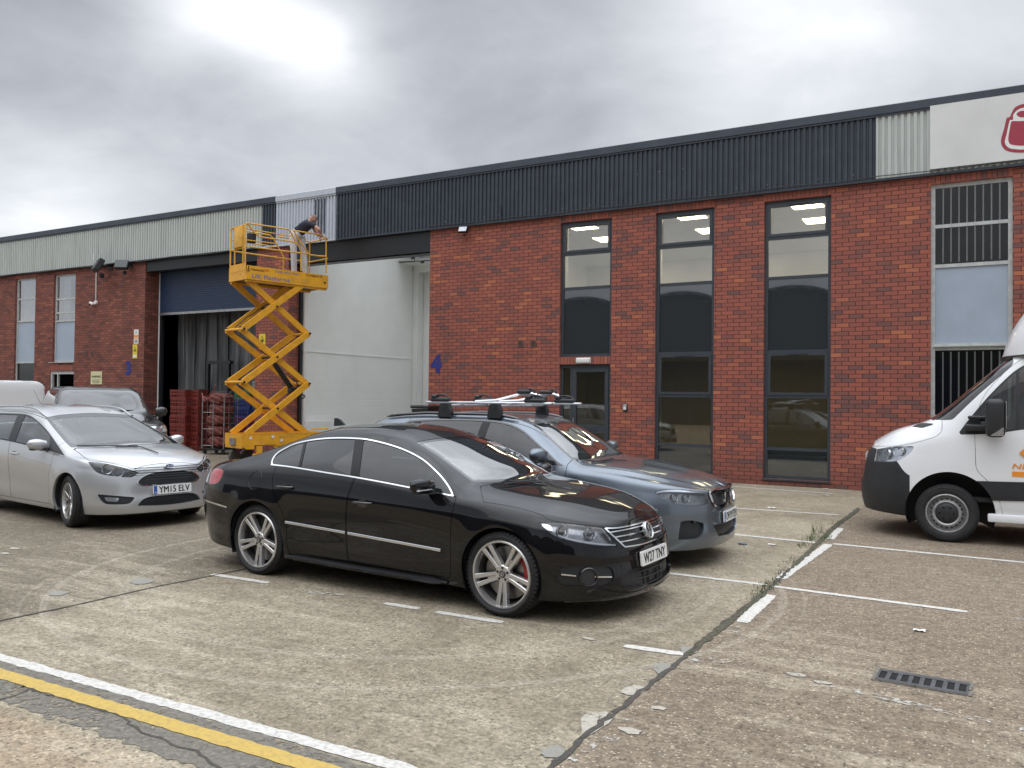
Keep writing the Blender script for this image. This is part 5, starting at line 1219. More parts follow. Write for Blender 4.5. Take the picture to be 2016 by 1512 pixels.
    mb = MB(); mb.rbox((.32, 0, 1.275), (.12, .16, .07), .03, 3); mb.tube([(.20, 0, 1.235), (.10, 0, 1.22)], .01); mb.rbox((.06, 0, 1.21), (.03, .24, .07), .02, 3); mb.build('interior_mirror', M['dark_plastic'], c.root, smooth=True)
    def rz(x): return float(tab(np.array([x]), c.s['rows'][8]['Z'])[0])
    for sg in (-1, 1):
        mb = MB(); mb.tube([(x, sg*.60, rz(x)+.03*min(1, (x+1.9)*4, (.15-x)*4)+.005) for x in np.linspace(-1.85, .12, 24)], [.006]+[.014]*22+[.006], 8); mb.build('roof_rail', PT, c.root, smooth=True)
    mb = MB(); bx = c.unworld(onz(37, 794, 1.49)); mb.tube([(-1.35, 0, 1.47), (-1.37, 0, 1.50)], .016, 8); mb.tube([(-1.37, 0, 1.50), (-1.62, .0, 1.72)], [.004, .0025], 5); mb.build('aerial', M['dark_plastic'], c.root)
    return c
SILVER = silver_estate()

# ------------------------------------------------------------------ dark four by four
M['paint_dark'] = car_paint('dark_suv_paint', (.018, .016, .016), .2, .35, .2, dust=.1)
def suv():
    rows = [
     dict(xr=-2.35, xf=2.30, W=.80, Z=.30), dict(xr=-2.42, xf=2.42, W=.92, Z=.34), dict(xr=-2.45, xf=2.45, W=.96, Z=.50), dict(xr=-2.45, xf=2.44, W=.975, Z=.70),
     dict(xr=-2.45, xf=2.42, W=.985, Z=.90), dict(xr=-2.42, xf=2.39, W=.975, Z=[(-2.5, 1.08), (1.0, 1.06), (2.4, .98)]),
     dict(xr=-2.40, xf=2.36, W=[(-2.4, .93), (1.0, .94), (2.4, .88)], Z=[(-2.5, 1.20), (.9, 1.19), (1.5, 1.14), (2.4, 1.06)]),
     dict(xr=-2.36, xf=2.34, W=[(-2.4, .80), (-1.8, .74), (0, .73), (.35, .76), (.95, .86), (1.2, .84), (2.4, .70)], Z=[(-2.5, 1.22), (-2.3, 1.45), (-2.0, 1.70), (-1, 1.75), (0, 1.745), (.30, 1.69), (.95, 1.24), (1.15, 1.20), (2.4, 1.09)]),
     dict(xr=-2.34, xf=2.33, W=[(-2.4, .74), (-1.8, .68), (0, .67), (.35, .70), (.95, .80), (1.2, .78), (2.4, .6)], Z=[(-2.5, 1.23), (-2.3, 1.47), (-2.0, 1.74), (-1, 1.79), (0, 1.785), (.30, 1.725), (.95, 1.27), (1.15, 1.22), (2.4, 1.11)]),
     dict(xr=-2.33, xf=2.33, W=.36, Z=[(-2.5, 1.24), (-2.3, 1.48), (-2.0, 1.76), (-1, 1.815), (0, 1.81), (.30, 1.755), (1.0, 1.27), (1.2, 1.235), (2.4, 1.12)]),
     dict(xr=-2.33, xf=2.33, W=0., Z=[(-2.5, 1.24), (-2.3, 1.48), (-2.0, 1.765), (-1, 1.82), (0, 1.815), (.30, 1.765), (1.04, 1.27), (1.2, 1.24), (2.4, 1.12)])]
    c = Car('parked_four_by_four', 'dark four by four with a sky-grey windscreen, behind the silver estate roof', 'car', (-16.25, 11.05, -26), dict(rows=rows, anchor=(-1.9, 1.85), pf=2., qf=3.5, pr=2., qr=4, step=.05, ncap=22, nv=6, sharp={1: .8, 7: .6}), 'cars parked outside the units')
    dlo = c.gxz([(.88, 1.25), (.88, 1.25), (.30, 1.66), (.15, 1.70), (-1.9, 1.68), (-1.9, 1.68), (-2.1, 1.27), (-2.1, 1.27)], ymax=-.6)
    wind = c.glassbox(lambda y: 1.02-.25*y**2, lambda y: .34-.1*y**2, 7, .04)
    head = c.gyz([(.55, .92), (.55, .92), (.95, .94), (.95, .94), (.93, 1.06), (.93, 1.06), (.55, 1.05), (.55, 1.05)], 1.8)
    gri = c.gyz([(-.2, .80), (-.2, .80), (.52, .80), (.52, .80), (.52, 1.03), (.52, 1.03), (-.2, 1.03), (-.2, 1.03)], 1.8)
    P = split_body(c, [('a', c.arch(1.45, .38, .43), 0), ('b', c.arch(-1.45, .38, .43), 0), ('dlo', dlo, 0), ('ws', wind, 0), ('headlight', head, .003), ('grille', gri, 0)])
    mid_part(c, P['rest'], 'body', M['paint_dark']); side_parts(c, P['dlo'], 'side_window', M['glass_dark'], off=-.003, fl=0)
    mid_part(c, P['ws'], 'windscreen', glass('suv_windscreen', (.12, .14, .14), .8, 2.0, (.03, .035, .037)), off=-.003, fl=0)
    side_parts(c, P['headlight'], 'headlight', M['lamp_white'], off=.002); mid_part(c, P['grille'], 'grille', M['black_steel'], off=-.01, fl=0)
    for (x, s_) in ((1.45, -1), (1.45, 1), (-1.45, -1), (-1.45, 1)): wheel(c.root, x, s_*.83, .375, .375, .26, 'multi', s_, .25)
    mirror_shell(c, (.72, 1.12, 1.30), (.16, .24, .20), mat=M['paint_dark'], arm_to=(.80, .92, 1.2))
    cabin_tub(c, -2.2, 1.0, .85, .6, 1.2, .6); floorpan(c, -2.2, 2.2, .6, .3, .2)
    mb = MB(); mb.tube([(.86, .55, 1.335), (.93, 0, 1.325), (.90, -.5, 1.335)], .01, 6); mb.build('wiper', M['dark_plastic'], c.root)
    for sg in (-1, 1):
        mb = MB(); mb.tube([(x, sg*.66, 1.80-.03*(x+.9)**2) for x in np.linspace(-1.9, .1, 16)], .016, 8); mb.build('roof_rail', M['dark_plastic'], c.root, smooth=True)
    mb = MB(); mb.rbox((.38, 0, 1.66), (.12, .26, .10), .03, 3); mb.build('interior_mirror', M['dark_plastic'], c.root, smooth=True)
    return c
SUV = suv()

# ------------------------------------------------------------------ white panel van at the far left
M['paint_white'] = car_paint('white_van_paint', (.74, .75, .75), 0., .35, .0, dust=.12)
def panel_van():
    rows = [dict(xr=-2.45, xf=2.3, W=.85, Z=.3), dict(xr=-2.5, xf=2.45, W=.94, Z=.34), dict(xr=-2.5, xf=2.48, W=.97, Z=.6), dict(xr=-2.5, xf=2.42, W=.975, Z=.9),
            dict(xr=-2.49, xf=2.35, W=.965, Z=[(-2.5, 1.2), (1.2, 1.2), (2.4, 1.05)]), dict(xr=-2.46, xf=2.25, W=[(-2.4, .92), (1, .90), (2.3, .75)], Z=[(-2.5, 1.55), (.9, 1.55), (1.5, 1.3), (2.3, 1.12)]),
            dict(xr=-2.42, xf=2.22, W=[(-2.4, .84), (1, .80), (1.5, .78), (2.3, .6)], Z=[(-2.5, 1.88), (.6, 1.88), (.95, 1.78), (1.6, 1.34), (2.3, 1.15)]),
            dict(xr=-2.40, xf=2.20, W=[(-2.4, .76), (1, .72), (2.3, .5)], Z=[(-2.5, 1.94), (.6, 1.94), (.95, 1.82), (1.6, 1.37), (2.3, 1.17)]),
            dict(xr=-2.38, xf=2.2, W=.35, Z=[(-2.5, 1.975), (.6, 1.975), (.95, 1.87), (1.7, 1.36), (2.3, 1.18)]), dict(xr=-2.38, xf=2.2, W=0., Z=[(-2.5, 1.98), (.6, 1.98), (.95, 1.875), (1.7, 1.37), (2.3, 1.18)])]
    c = Car('panel_van', 'plain white panel van with red tail lamp, behind the silver estate at far left', 'van', (-23.75, 12.2, 180), dict(rows=rows, anchor=(-2.25, 1.6), pf=2., qf=4, pr=2., qr=7, step=.08, ncap=16, nv=5, sharp={1: .8}))
    P = split_body(c, [('a', c.arch(1.5, .36, .42), 0), ('b', c.arch(-1.5, .36, .42), 0), ('tail', c.gyz([(.86, 1.35), (.86, 1.35), (1.1, 1.35), (1.1, 1.35), (1.1, 1.78), (1.1, 1.78), (.80, 1.78), (.80, 1.78)], -2.30), .003),
                       ('door', c.gxz([(.35, 1.8), (.35, 1.8), (.35, .4), (.35, .4), (1.2, .4), (1.25, 1.3), (1.0, 1.7), (.9, 1.8)], -.6), .006), ('slide', c.gxz([(.34, 1.8), (.34, 1.8), (.34, .4), (.34, .4), (-.85, .4), (-.85, .4), (-.85, 1.8), (-.85, 1.8)], -.6), .006)])
    mid_part(c, P['rest'], 'body', M['paint_white']); side_parts(c, P['tail'], 'tail_lamp', M['tail_red'], off=.003)
    wn, dr = cut(P['door'], c.gxz([(.45, 1.68), (.45, 1.68), (.45, 1.25), (.45, 1.25), (1.2, 1.22), (1.2, 1.22), (.98, 1.6), (.9, 1.68)], -.5))
    side_parts(c, dr, 'door', M['paint_white']); side_parts(c, wn, 'side_window', M['glass_dark'], fl=0); side_parts(c, P['slide'], 'sliding_door', M['paint_white'])
    for (x, s_) in ((1.5, -1), (1.5, 1), (-1.5, -1), (-1.5, 1)): wheel(c.root, x, s_*.83, .34, .34, .22, 'steel', s_, .22)
    floorpan(c, -2.2, 2.2, .6, .3, .2)
    mb = MB(); mb.tube([(-2.2, 0, 1.98), (-2.23, 0, 2.0)], .02); mb.tube([(-2.23, 0, 2.0), (-2.4, 0, 2.2)], .004, 5); mb.build('aerial', M['dark_plastic'], c.root)
    return c
PVAN = panel_van()

# ------------------------------------------------------------------ white box van at the right
def z5(*P): return [(1680+x/2.8, 560+y/2.8) for x, y in P]
M['paint_van'] = car_paint('box_van_paint', (.80, .81, .82), 0., .35, .0, dust=.05)
M['grey_plastic'] = simple('van_grey_plastic', (.020, .022, .025), .55, var=.15, bump=.1, bscale=200)
def box_van():
    rows = [dict(xr=-1.10, xf=.80, W=.86, Z=.27), dict(xr=-1.14, xf=.99, W=[(-1, .93), (.6, .93), (1, .90)], Z=[(-1.2, .29), (.3, .29), (1, .30)]),
            dict(xr=-1.15, xf=1.02, W=.975, Z=[(-1.2, .40), (1, .42)]), dict(xr=-1.15, xf=1.03, W=1.0, Z=[(-1.2, .55), (1, .56)]), dict(xr=-1.15, xf=1.0, W=1.005, Z=[(-1.2, .76), (1, .74)]),
            dict(xr=-1.15, xf=.97, W=[(-1, 1.0), (.3, .99), (1, .95)], Z=[(-1.2, 1.05), (.5, 1.02), (1, .92)]),
            dict(xr=-1.14, xf=.93, W=[(-1, .975), (.2, .965), (.9, .89)], Z=[(-1.2, 1.28), (-.2, 1.28), (.1, 1.25), (.5, 1.16), (.9, 1.04)]),
            dict(xr=-1.12, xf=.90, W=[(-1, .80), (-.68, .80), (-.3, .84), (.08, .875), (.25, .86), (.55, .80), (.9, .70)], Z=[(-1.2, 2.20), (-.80, 2.19), (-.66, 2.13), (-.3, 1.83), (.08, 1.475), (.25, 1.385), (.55, 1.29), (.9, 1.10)]),
            dict(xr=-1.12, xf=.895, W=[(-1, .73), (-.68, .73), (.08, .80), (.25, .79), (.9, .58)], Z=[(-1.2, 2.27), (-.80, 2.25), (-.66, 2.18), (-.3, 1.87), (.10, 1.50), (.25, 1.41), (.55, 1.315), (.9, 1.12)]),
            dict(xr=-1.12, xf=.89, W=[(-1, .4), (.9, .3)], Z=[(-1.2, 2.31), (-.80, 2.28), (-.6, 2.16), (-.3, 1.91), (.2, 1.46), (.35, 1.395), (.6, 1.32), (.9, 1.14)]),
            dict(xr=-1.12, xf=.89, W=0., Z=[(-1.2, 2.32), (-.80, 2.29), (-.6, 2.17), (-.3, 1.92), (.23, 1.46), (.35, 1.40), (.6, 1.325), (.9, 1.14)])]
    c = Car('box_van', 'white box van with dark grey bumper and rounded roof fairing, at the right edge', 'van', (-.36, 12.25, 180), dict(rows=rows, anchor=(-1.0, .25), pf=2., qf=3.2, pr=2., qr=12, step=.03, ncap=44, nv=9, sharp={1: .8, 7: .7, 6: .3}))
    c.ns = 1
    side = c.gpx(z5((573, 828), (573, 828), (640, 740), (740, 622), (830, 530), (900, 470), (980, 430), (1100, 410), (1100, 410), (1100, 785), (1100, 785), (940, 800), (760, 823)), ymax=-.5)
    wind = c.glassbox(lambda y: .27-.17*y**2, lambda y: -.66-.05*y**2, 7, .035)
    bump = c.gpx(z5((-80, 893), (-80, 893), (88, 893), (88, 893), (130, 906), (130, 906), (116, 976), (116, 976), (240, 974), (240, 974), (285, 1035), (335, 1062), (400, 1070), (400, 1070), (352, 1110), (318, 1180), (303, 1285), (303, 1285), (150, 1320), (-80, 1320), (-80, 1320)), ymax=None, extra=lambda V: .40-V[:, 0])
    head = c.gpx(z5((130, 907), (130, 907), (230, 893), (338, 891), (338, 891), (312, 930), (252, 970), (190, 979), (117, 976), (117, 976)), ymax=-.2, extra=lambda V: .3-V[:, 0])
    band = c.gpx(z5((660, 1083), (660, 1083), (940, 1090), (1300, 1096), (1300, 1096), (1300, 1200), (1300, 1200), (940, 1194), (762, 1190), (762, 1190), (730, 1130)), ymax=-.5)
    bon = c.gpx(z5((75, 890), (75, 890), (160, 893), (270, 888), (400, 858), (470, 830), (505, 780), (518, 762), (518, 762), (430, 700), (430, 700), (0, 700), (0, 700)), ymax=None, extra=lambda V: np.maximum(.05-V[:, 0], .85-V[:, 2]))
    vent = c.gpx(z5((322, 785), (322, 785), (375, 764), (458, 768), (458, 768), (380, 792), (380, 792)), ymax=-.2, extra=lambda V: .1-V[:, 0])
    door = c.gpx(z5((668, 826), (668, 826), (672, 930), (680, 1020), (740, 1085), (790, 1150), (828, 1290), (828, 1290), (1250, 1300), (1250, 1300), (1250, 300), (1250, 300), (940, 405), (760, 560), (690, 680)), ymax=-.45)
    P = split_body(c, [('farch', c.arch(-.03, .37, .475), 0), ('side', side, 0), ('wind', wind, .002), ('wind2', c.gpx(z5((488, 722), (488, 722), (600, 615), (760, 478), (815, 432), (815, 432), (885, 418), (885, 418), (872, 452), (700, 600), (548, 745), (548, 745), (500, 748), (430, 745), (430, 745)), ymax=None, extra=lambda V: np.maximum(-.8-V[:, 0], 1.3-V[:, 2])), 0), ('head', head, .003), ('bumper', bump, .004), ('vent', vent, .002), ('bonnet', bon, .006), ('band', band, 0), ('door', door, .006)])
    PT = M['paint_van']
    mid_part(c, P['rest'], 'cab_body', PT, fl=.03); mid_part(c, P['bonnet'], 'bonnet', PT, fl=.02); side_parts(c, P['door'], 'door', PT, fl=.02)
    mid_part(c, P['bumper'], 'bumper', M['grey_plastic'], off=.004, fl=.03); side_parts(c, P['band'], 'side_moulding', M['grey_plastic'], off=.012, fl=.02); side_parts(c, P['vent'], 'bonnet_vent', M['grey_plastic'], off=.002)
    mid_part(c, P['wind'].join(P['wind2']), 'windscreen', glass('van_windscreen', (.25, .27, .27), .2, 1.6, (.02, .022, .022)), off=-.003, fl=0)
    for q in at_both(P['head']):
        cv = q.flange(.02).obj('headlight', M['lamp_clear'], c.root); q.offset(-.03).obj('lamp_housing', M['lamp_white'], cv)
    for px, r in (((180, 935), .06), ((250, 920), .05)): lens_box(c, z5(px)[0], r, 'lamp_white', 'headlight_reflector')
    gls, fr = cut(P['side'], shrink(side, .02)); side_parts(c, fr, 'window_trim', M['dark_plastic'], off=.001, fl=.012)
    q, gls = cut(gls, c.gpx(z5((560, 850), (560, 850), (690, 690), (700, 850), (700, 850)), ymax=-.3)); side_parts(c, q, 'quarter_trim', M['dark_plastic'], fl=0)
    q, gls = cut(gls, zline(c, z5((905, 470), (905, 640), (905, 800)), .05, ymax=-.3, scale=.007)); side_parts(c, q, 'window_pillar', M['dark_plastic'], fl=0)
    side_parts(c, gls, 'side_window', glass('van_side_glass', (.35, .38, .37), .12, 1.5, (.03, .03, .03)), off=-.003, fl=0)
    for s_ in (-1, 1): wheel(c.root, 0, s_*.86, .345, .345, .225, 'steel', s_, .228)
    for s_ in (-1, 1): wheel(c.root, -3.66, s_*.92, .345, .345, .225, 'steel', s_, .228)
    wheelhouse(c, -.03, .36, .48, .5, .985)
    # grille slats and star ring on the nose
    mb = MB()
    for k in range(4): mb.tube([(.985-.16*(y/.6)**2-.03*k*.5, y, .78+k*.075) for y in np.linspace(-.45, .45, 11)], .009, 5)
    mb.build('grille', M['dark_plastic'], c.root)
    mb = MB(); mb.lathe([(.088, .0), (.098, .012), (.108, .0)], c=(.985, 0, .93), axis='x', seg=36)
    for a in (90, 210, 330): mb.bar((.995, 0, .93), (.995, .095*math.cos(R(a)), .93+.095*math.sin(R(a))), .016, .008, (1, 0, 0))
    mb.build('badge', M['chrome'], c.root)
    bz = MB(); bz.box((-1.05, -.88, .55), (-1.0, .88, 2.1)); bz.box((-1.0, -.9, .50), (.1, .9, .55)); bz.prism([(.05, 1.2), (.25, 1.3), (.2, 1.0), (-.1, 1.0)], -.85, .85, lambda a, b, y: (a, y, b)); bz.build('cabin_lining', M['cabin'], c.root)
    seats(c, (-.62,), floor=.8, hip=1.05, top=1.78, ys=(-.5, .5)); steering(c, -.12, -.5, 1.28)
    # arm mirror: deep black housing hung on the door
    for sg in (-1, 1):
        mb = MB(); mb.rbox((-.50, sg*1.17, 1.50), (.20, .27, .44), .06, 4); o = mb.build('door_mirror', M['dark_plastic'], c.root, smooth=True, angle=60)
        a = MB(); a.rbox((-.34, sg*1.0, 1.38), (.30, .10, .08), .02, 3); a.rbox((-.36, sg*1.0, 1.50), (.28, .08, .04), .015, 3); a.build('mirror_arm', M['dark_plastic'], o, smooth=True)
        l_ = MB(); l_.prism([(-.58, 1.30), (-.45, 1.30), (-.58, 1.40)], sg*1.30, sg*1.312, lambda a, b, y: (a, y, b)); l_.build('indicator_lens', M['lamp_white'], o)
        g_ = MB(); g_.rbox((-.604, sg*1.17, 1.54), (.008, .23, .30), .003, 1); g_.build('mirror_glass', M['chrome'], o)
    # roof fairing
    f = MB(); n = 26; m = 20; vs = []
    for i in range(n+1):
        q = i/n; x = -.585-.95*q                 # from nose backwards
        t = min(1, q/.62); top = 2.30+.20*math.sin(PI/2*t)**.65+.52*(1-(1-t)**2.1); wd = .62+.40*math.sin(PI/2*min(1, q/.5)); bot = 2.235+.04*q
        if q < .12: s_ = math.sqrt(max(0, 1-(1-q/.12)**2)); top = bot+(top-bot)*(.15+.85*s_)*1.; wd *= .8+.2*s_
        for k in range(m+1):
            a = PI*k/m; cx, sz = math.cos(a), math.sin(a)
            vs.append((x+.0, wd*math.copysign(abs(cx)**.55, cx), bot+(top-bot)*abs(sz)**.62))
    fs = [(i*(m+1)+k, i*(m+1)+k+1, (i+1)*(m+1)+k+1, (i+1)*(m+1)+k) for i in range(n) for k in range(m)]+[tuple(range(m+1))]
    f.add(vs, fs); f.build('roof_fairing', PT, c.root, smooth=True, angle=50)
    for sg in (-1, 1):
        st = MB(); st.rbox((-.9, sg*.55, 2.25), (.3, .06, .06), .02, 2); st.build('fairing_bracket', M['dark_plastic'], c.root)
    b = MB(); b.rbox((-3.35, 0, 1.95), (3.9, 2.12, 2.25), .04, 3); bx = b.build('box_body', M['paint_van'], c.root, smooth=True)
    b = MB(); b.box((-5.2, -.45, .5), (-1.0, -.33, .72)); b.box((-5.2, .33, .5), (-1.0, .45, .72)); b.build('chassis', M['black_steel'], c.root)
    for sg in (-1, 1):
        s2 = MB(); s2.rbox((-1.0, sg*.955, .33), (1.15, .09, .10), .02, 2); s2.build('side_step', PT, c.root, smooth=True)
    # printed livery on the near door (left-hand side of the van)
    fn = lambda X, Z: (-(X+.36)+0., 1.012, Z)
    lv = MB(); lx, lz = .55, 1.10
    lv.add([(-(lx-.17+.36), 1.008, lz), (-(lx+.36), 1.008, lz+.17), (-(lx+.17+.36), 1.008, lz), (-(lx+.36), 1.008, lz-.17)], [(0, 1, 2, 3)]); dm = lv.build('livery_diamond', M['sign_orange'], c.root)
    lv = MB(); lv.add([(-(lx-.14+.36), 1.0095, lz), (-(lx-.02+.36), 1.0095, lz+.015), (-(lx+.1+.36), 1.0095, lz), (-(lx-.02+.36), 1.0095, lz-.015)], [(0, 1, 2, 3)]); lv.build('livery_mark', M['sign_white'], dm)
    lv = MB(); text(lv, 'NETWORK', lambda u, v: (-(.62+u+.36), 1.0085, .945+v), .62, .065, bold=.02, shear=.2); lv.build('livery_lettering', M['sign_orange'], c.root, fix=False)
    lv = MB(); lv.add([(-(.31+.36), 1.0085, .885), (-(.95+.36), 1.0085, .885), (-(.95+.36), 1.0085, .825), (-(.31+.36), 1.0085, .825)], [(0, 1, 2, 3)]); lv.build('livery_bar', M['sign_orange'], c.root)
    return c
BOXV = box_van()
# ------------------------------------------------------------------ the terrace of units
D = 17.0
def wp(px, py, Y=D): return ony(px, py, Y)
X_L, X_R = -46.0, 12.0
ZB, ZT = 5.86, 7.08                     # cladding bottom / top
X3a, X3b, X4a, X4b = -22.75, -17.92, -16.71, -11.95
BLD = thing('industrial_unit_terrace', 'long red brick industrial terrace with corrugated metal fascia and tall narrow windows', 'building', (-12, D, 0))
W1 = (-8.35, -7.09); W2 = (-6.08, -4.81); W3 = (-3.80, -2.53); OW = (-.81, .48)
L1 = (-29.76, -28.55); L2 = (-27.5, -26.3)
ZW = 5.67
def wall_with_holes(mb, x0, x1, z0, z1, holes, y0, y1):
    """front sheet with openings and their reveals"""
    xs = sorted({x0, x1, *[h[0] for h in holes], *[h[1] for h in holes]}); zs = sorted({z0, z1, *[h[2] for h in holes], *[h[3] for h in holes]})
    xs = [x for x in xs if x0 <= x <= x1]; zs = [z for z in zs if z0 <= z <= z1]
    inh = lambda a, b: any(h[0] < a < h[1] and h[2] < b < h[3] for h in holes)
    for a, b in zip(xs, xs[1:]):
        for c_, d_ in zip(zs, zs[1:]):
            if not inh((a+b)/2, (c_+d_)/2): mb.add([(a, y0, c_), (b, y0, c_), (b, y0, d_), (a, y0, d_)], [(0, 1, 2, 3)])
    for h in holes:
        mb.add([(h[0], y0, h[2]), (h[0], y1, h[2]), (h[0], y1, h[3]), (h[0], y0, h[3])], [(0, 1, 2, 3)])
        mb.add([(h[1], y0, h[2]), (h[1], y0, h[3]), (h[1], y1, h[3]), (h[1], y1, h[2])], [(0, 1, 2, 3)])
        mb.add([(h[0], y0, h[3]), (h[0], y1, h[3]), (h[1], y1, h[3]), (h[1], y0, h[3])], [(0, 1, 2, 3)])
        if h[2] > z0: mb.add([(h[0], y0, h[2]), (h[1], y0, h[2]), (h[1], y1, h[2]), (h[0], y1, h[2])], [(0, 1, 2, 3)])
def facade():
    B = BLD
    # unit four and beyond, right of the open bay
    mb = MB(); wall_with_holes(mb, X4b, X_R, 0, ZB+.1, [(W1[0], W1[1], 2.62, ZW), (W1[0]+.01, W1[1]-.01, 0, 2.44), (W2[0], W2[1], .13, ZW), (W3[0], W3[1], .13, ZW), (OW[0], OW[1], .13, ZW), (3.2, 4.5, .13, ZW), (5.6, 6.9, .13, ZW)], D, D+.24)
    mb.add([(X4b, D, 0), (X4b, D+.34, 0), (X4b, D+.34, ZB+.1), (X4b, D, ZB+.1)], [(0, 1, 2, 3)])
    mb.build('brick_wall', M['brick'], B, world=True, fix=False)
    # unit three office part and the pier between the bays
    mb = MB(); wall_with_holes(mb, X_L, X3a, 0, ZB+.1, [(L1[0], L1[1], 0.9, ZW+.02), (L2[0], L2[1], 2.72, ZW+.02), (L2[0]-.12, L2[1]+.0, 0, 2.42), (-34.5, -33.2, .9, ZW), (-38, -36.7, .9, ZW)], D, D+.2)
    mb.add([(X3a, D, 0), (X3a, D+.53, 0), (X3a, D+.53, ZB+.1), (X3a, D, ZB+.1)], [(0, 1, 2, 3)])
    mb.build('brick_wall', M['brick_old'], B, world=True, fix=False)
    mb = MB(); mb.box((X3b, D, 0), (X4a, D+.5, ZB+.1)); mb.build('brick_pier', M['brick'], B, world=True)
    # soldier courses over the openings, 3 mm proud
    for (a, b_, z0, z1, mt) in ((W1[0], W1[1], ZW+.01, ZB+.02, 'soldier'), (W2[0], W2[1], ZW+.01, ZB+.02, 'soldier'), (W3[0], W3[1], ZW+.01, ZB+.02, 'soldier'), (OW[0], OW[1], ZW+.01, ZB+.02, 'soldier'), (W1[0], W1[1], 2.452, 2.612, 'soldier'), (L1[0], L1[1], ZW+.03, ZB+.02, 'soldier'), (L2[0]-.1, L2[1], 2.44, 2.62, 'soldier')):
        mb = MB(); mb.box((a, D-.004, z0), (b_, D+.1, z1)); mb.build('soldier_course', M[mt], B, world=True)
    # corrugated fascia, one piece per paint colour
    pitch = .109
    def corr(x0, x1, mat, z0=ZB, z1=ZT, wet=False):
        mb = MB(); n0 = math.floor(x0/pitch); n1 = math.ceil(x1/pitch); prof = []
        for k in range(n0, n1+1):
            for dx, dy in ((0, 0), (.052, 0), (.064, .032), (.097, .032), (.109, 0)):
                x = k*pitch+dx
                if x0-1e-6 <= x <= x1+1e-6: prof.append((x, dy))
        prof = [(x0, prof[0][1])]+prof+[(x1, prof[-1][1])]
        vs = []; yo = D-.085
        for x, dy in prof:
            zt = z1; vs += [(x, yo+dy, z0), (x, yo+dy, zt)]
        mb.add(vs, [(2*i, 2*i+2, 2*i+3, 2*i+1) for i in range(len(prof)-1) if prof[i+1][0]-prof[i][0] > 1e-6])
        return mb.build('corrugated_fascia', mat, B, world=True, fix=False)
    corr(X_L, -17.69, M['pale_sheet']); corr(-17.69, -17.12, M['anthracite']); corr(-17.12, -14.94, M['primer_sheet']); corr(-14.94, -1.73, M['anthracite']); corr(-1.73, -.82, M['pale_sheet']); corr(-.82, X_R, M['pale_sheet'])
    # freshly brushed dark ribs on the primed stretch
    for k in range(4):
        n0 = math.floor(-15.62/pitch)+k; x = n0*pitch+.009
        mb = MB(); z = 6.02; vs = []; segs = []
        while z < 7.02: segs.append(z); z += .06
        lft = [x-.010-random.uniform(0, .008) for _ in segs]; rgt = [x+.040+random.uniform(0, .009) for _ in segs]
        lft[0] += .015; rgt[0] -= .012
        vs = [(a, D-.089, zz) for a, zz in zip(lft, segs)]+[(b_, D-.089, zz) for b_, zz in zip(rgt, segs)]; n = len(segs)
        mb.add(vs, [(i, n+i, n+i+1, i+1) for i in range(n-1)]); mb.build('wet_paint_stripe', M['anthracite'], B, world=True)
    # top flashing and drip
    for a, b_, m_ in ((X_L, -17.12, 'flashing'), (-17.12, -14.94, 'primer_sheet'), (-14.94, X_R, 'flashing')):
        mb = MB(); pr = [(D-.125, ZT-.015), (D-.125, ZT+.135), (D-.09, ZT+.155), (D+.35, ZT+.165), (D+.35, ZT-.015)]
        mb.prism(pr, a, b_, lambda p, q, x: (x, p, q)); mb.build('roof_flashing', M[m_], B, world=True)
        mb = MB(); mb.box((a, D-.105, ZT-.055), (b_, D-.088, ZT-.0155)); mb.build('flashing_lip', M[m_], B, world=True)
    for a, b_, m_ in ((X_L, -17.7, 'black_steel'), (-17.7, -14.94, 'primer_sheet'), (-14.94, X_R, 'anthracite')):
        mb = MB(); mb.box((a, D-.10, ZB-.045), (b_, D-.002, ZB-.002)); mb.build('drip_flashing', M[m_], B, world=True)
    # cable sagging along the drip
    mb = MB(); pts = [(x, D-.125, ZB-.03+.018*math.sin(x*2.3)+random.uniform(-.008, .008)) for x in np.arange(-31.3, -18.0, .4)]; mb.tube(pts, .011, 5); mb.build('cable', M['dark_plastic'], B, world=True)
    mb = MB(); pts = [(x, D-.12, ZB+.03+.012*math.sin(x*3.1)+random.uniform(-.006, .006)) for x in np.arange(-11.9, 3.0, .35)]; mb.tube(pts, .009, 5)
    mb.tube([(-9.85, D-.11, ZB+.04), (-9.86, D-.12, ZB+.30), (-9.9, D-.12, ZB+.36)], .012, 5); mb.build('cable', M['dark_plastic'], B, world=True)
    mb = MB()
    for x in np.arange(-17.0, 3., .55):
        mb.lathe([(0, -.004), (.008, -.003), (.009, 0)], c=(x+random.uniform(-.1, .1), D-.088, ZB+.12+random.choice([0, 0, .55])), seg=6)
    mb.build('fascia_screws', M['steel'], B, world=True)
    # roof sheet behind
    mb = MB()
    for x0, x1, y0, y1 in ((X_L, -16.4, D+.35, D+26), (-10.9, X_R, D+.35, D+26), (-16.4, -10.9, D+.35, D+1.1), (-16.4, -10.9, D+4.9, D+26)): mb.box((x0, y0, ZT+.02), (x1, y1, ZT+.10))
    mb.build('roof', M['flashing'], B, world=True)   # unseen gap over the bay, added to let sky light brighten it
    mb = MB(); mb.box((X_L, D+26, 0), (X_R, D+26.2, ZT+.1)); mb.box((X_L-.2, D+.02, 0), (X_L, D+26.2, ZT+.1)); mb.box((X_R, D+.02, 0), (X_R+.2, D+26.2, ZT+.1)); mb.build('outer_wall', M['brick'], B, world=True)
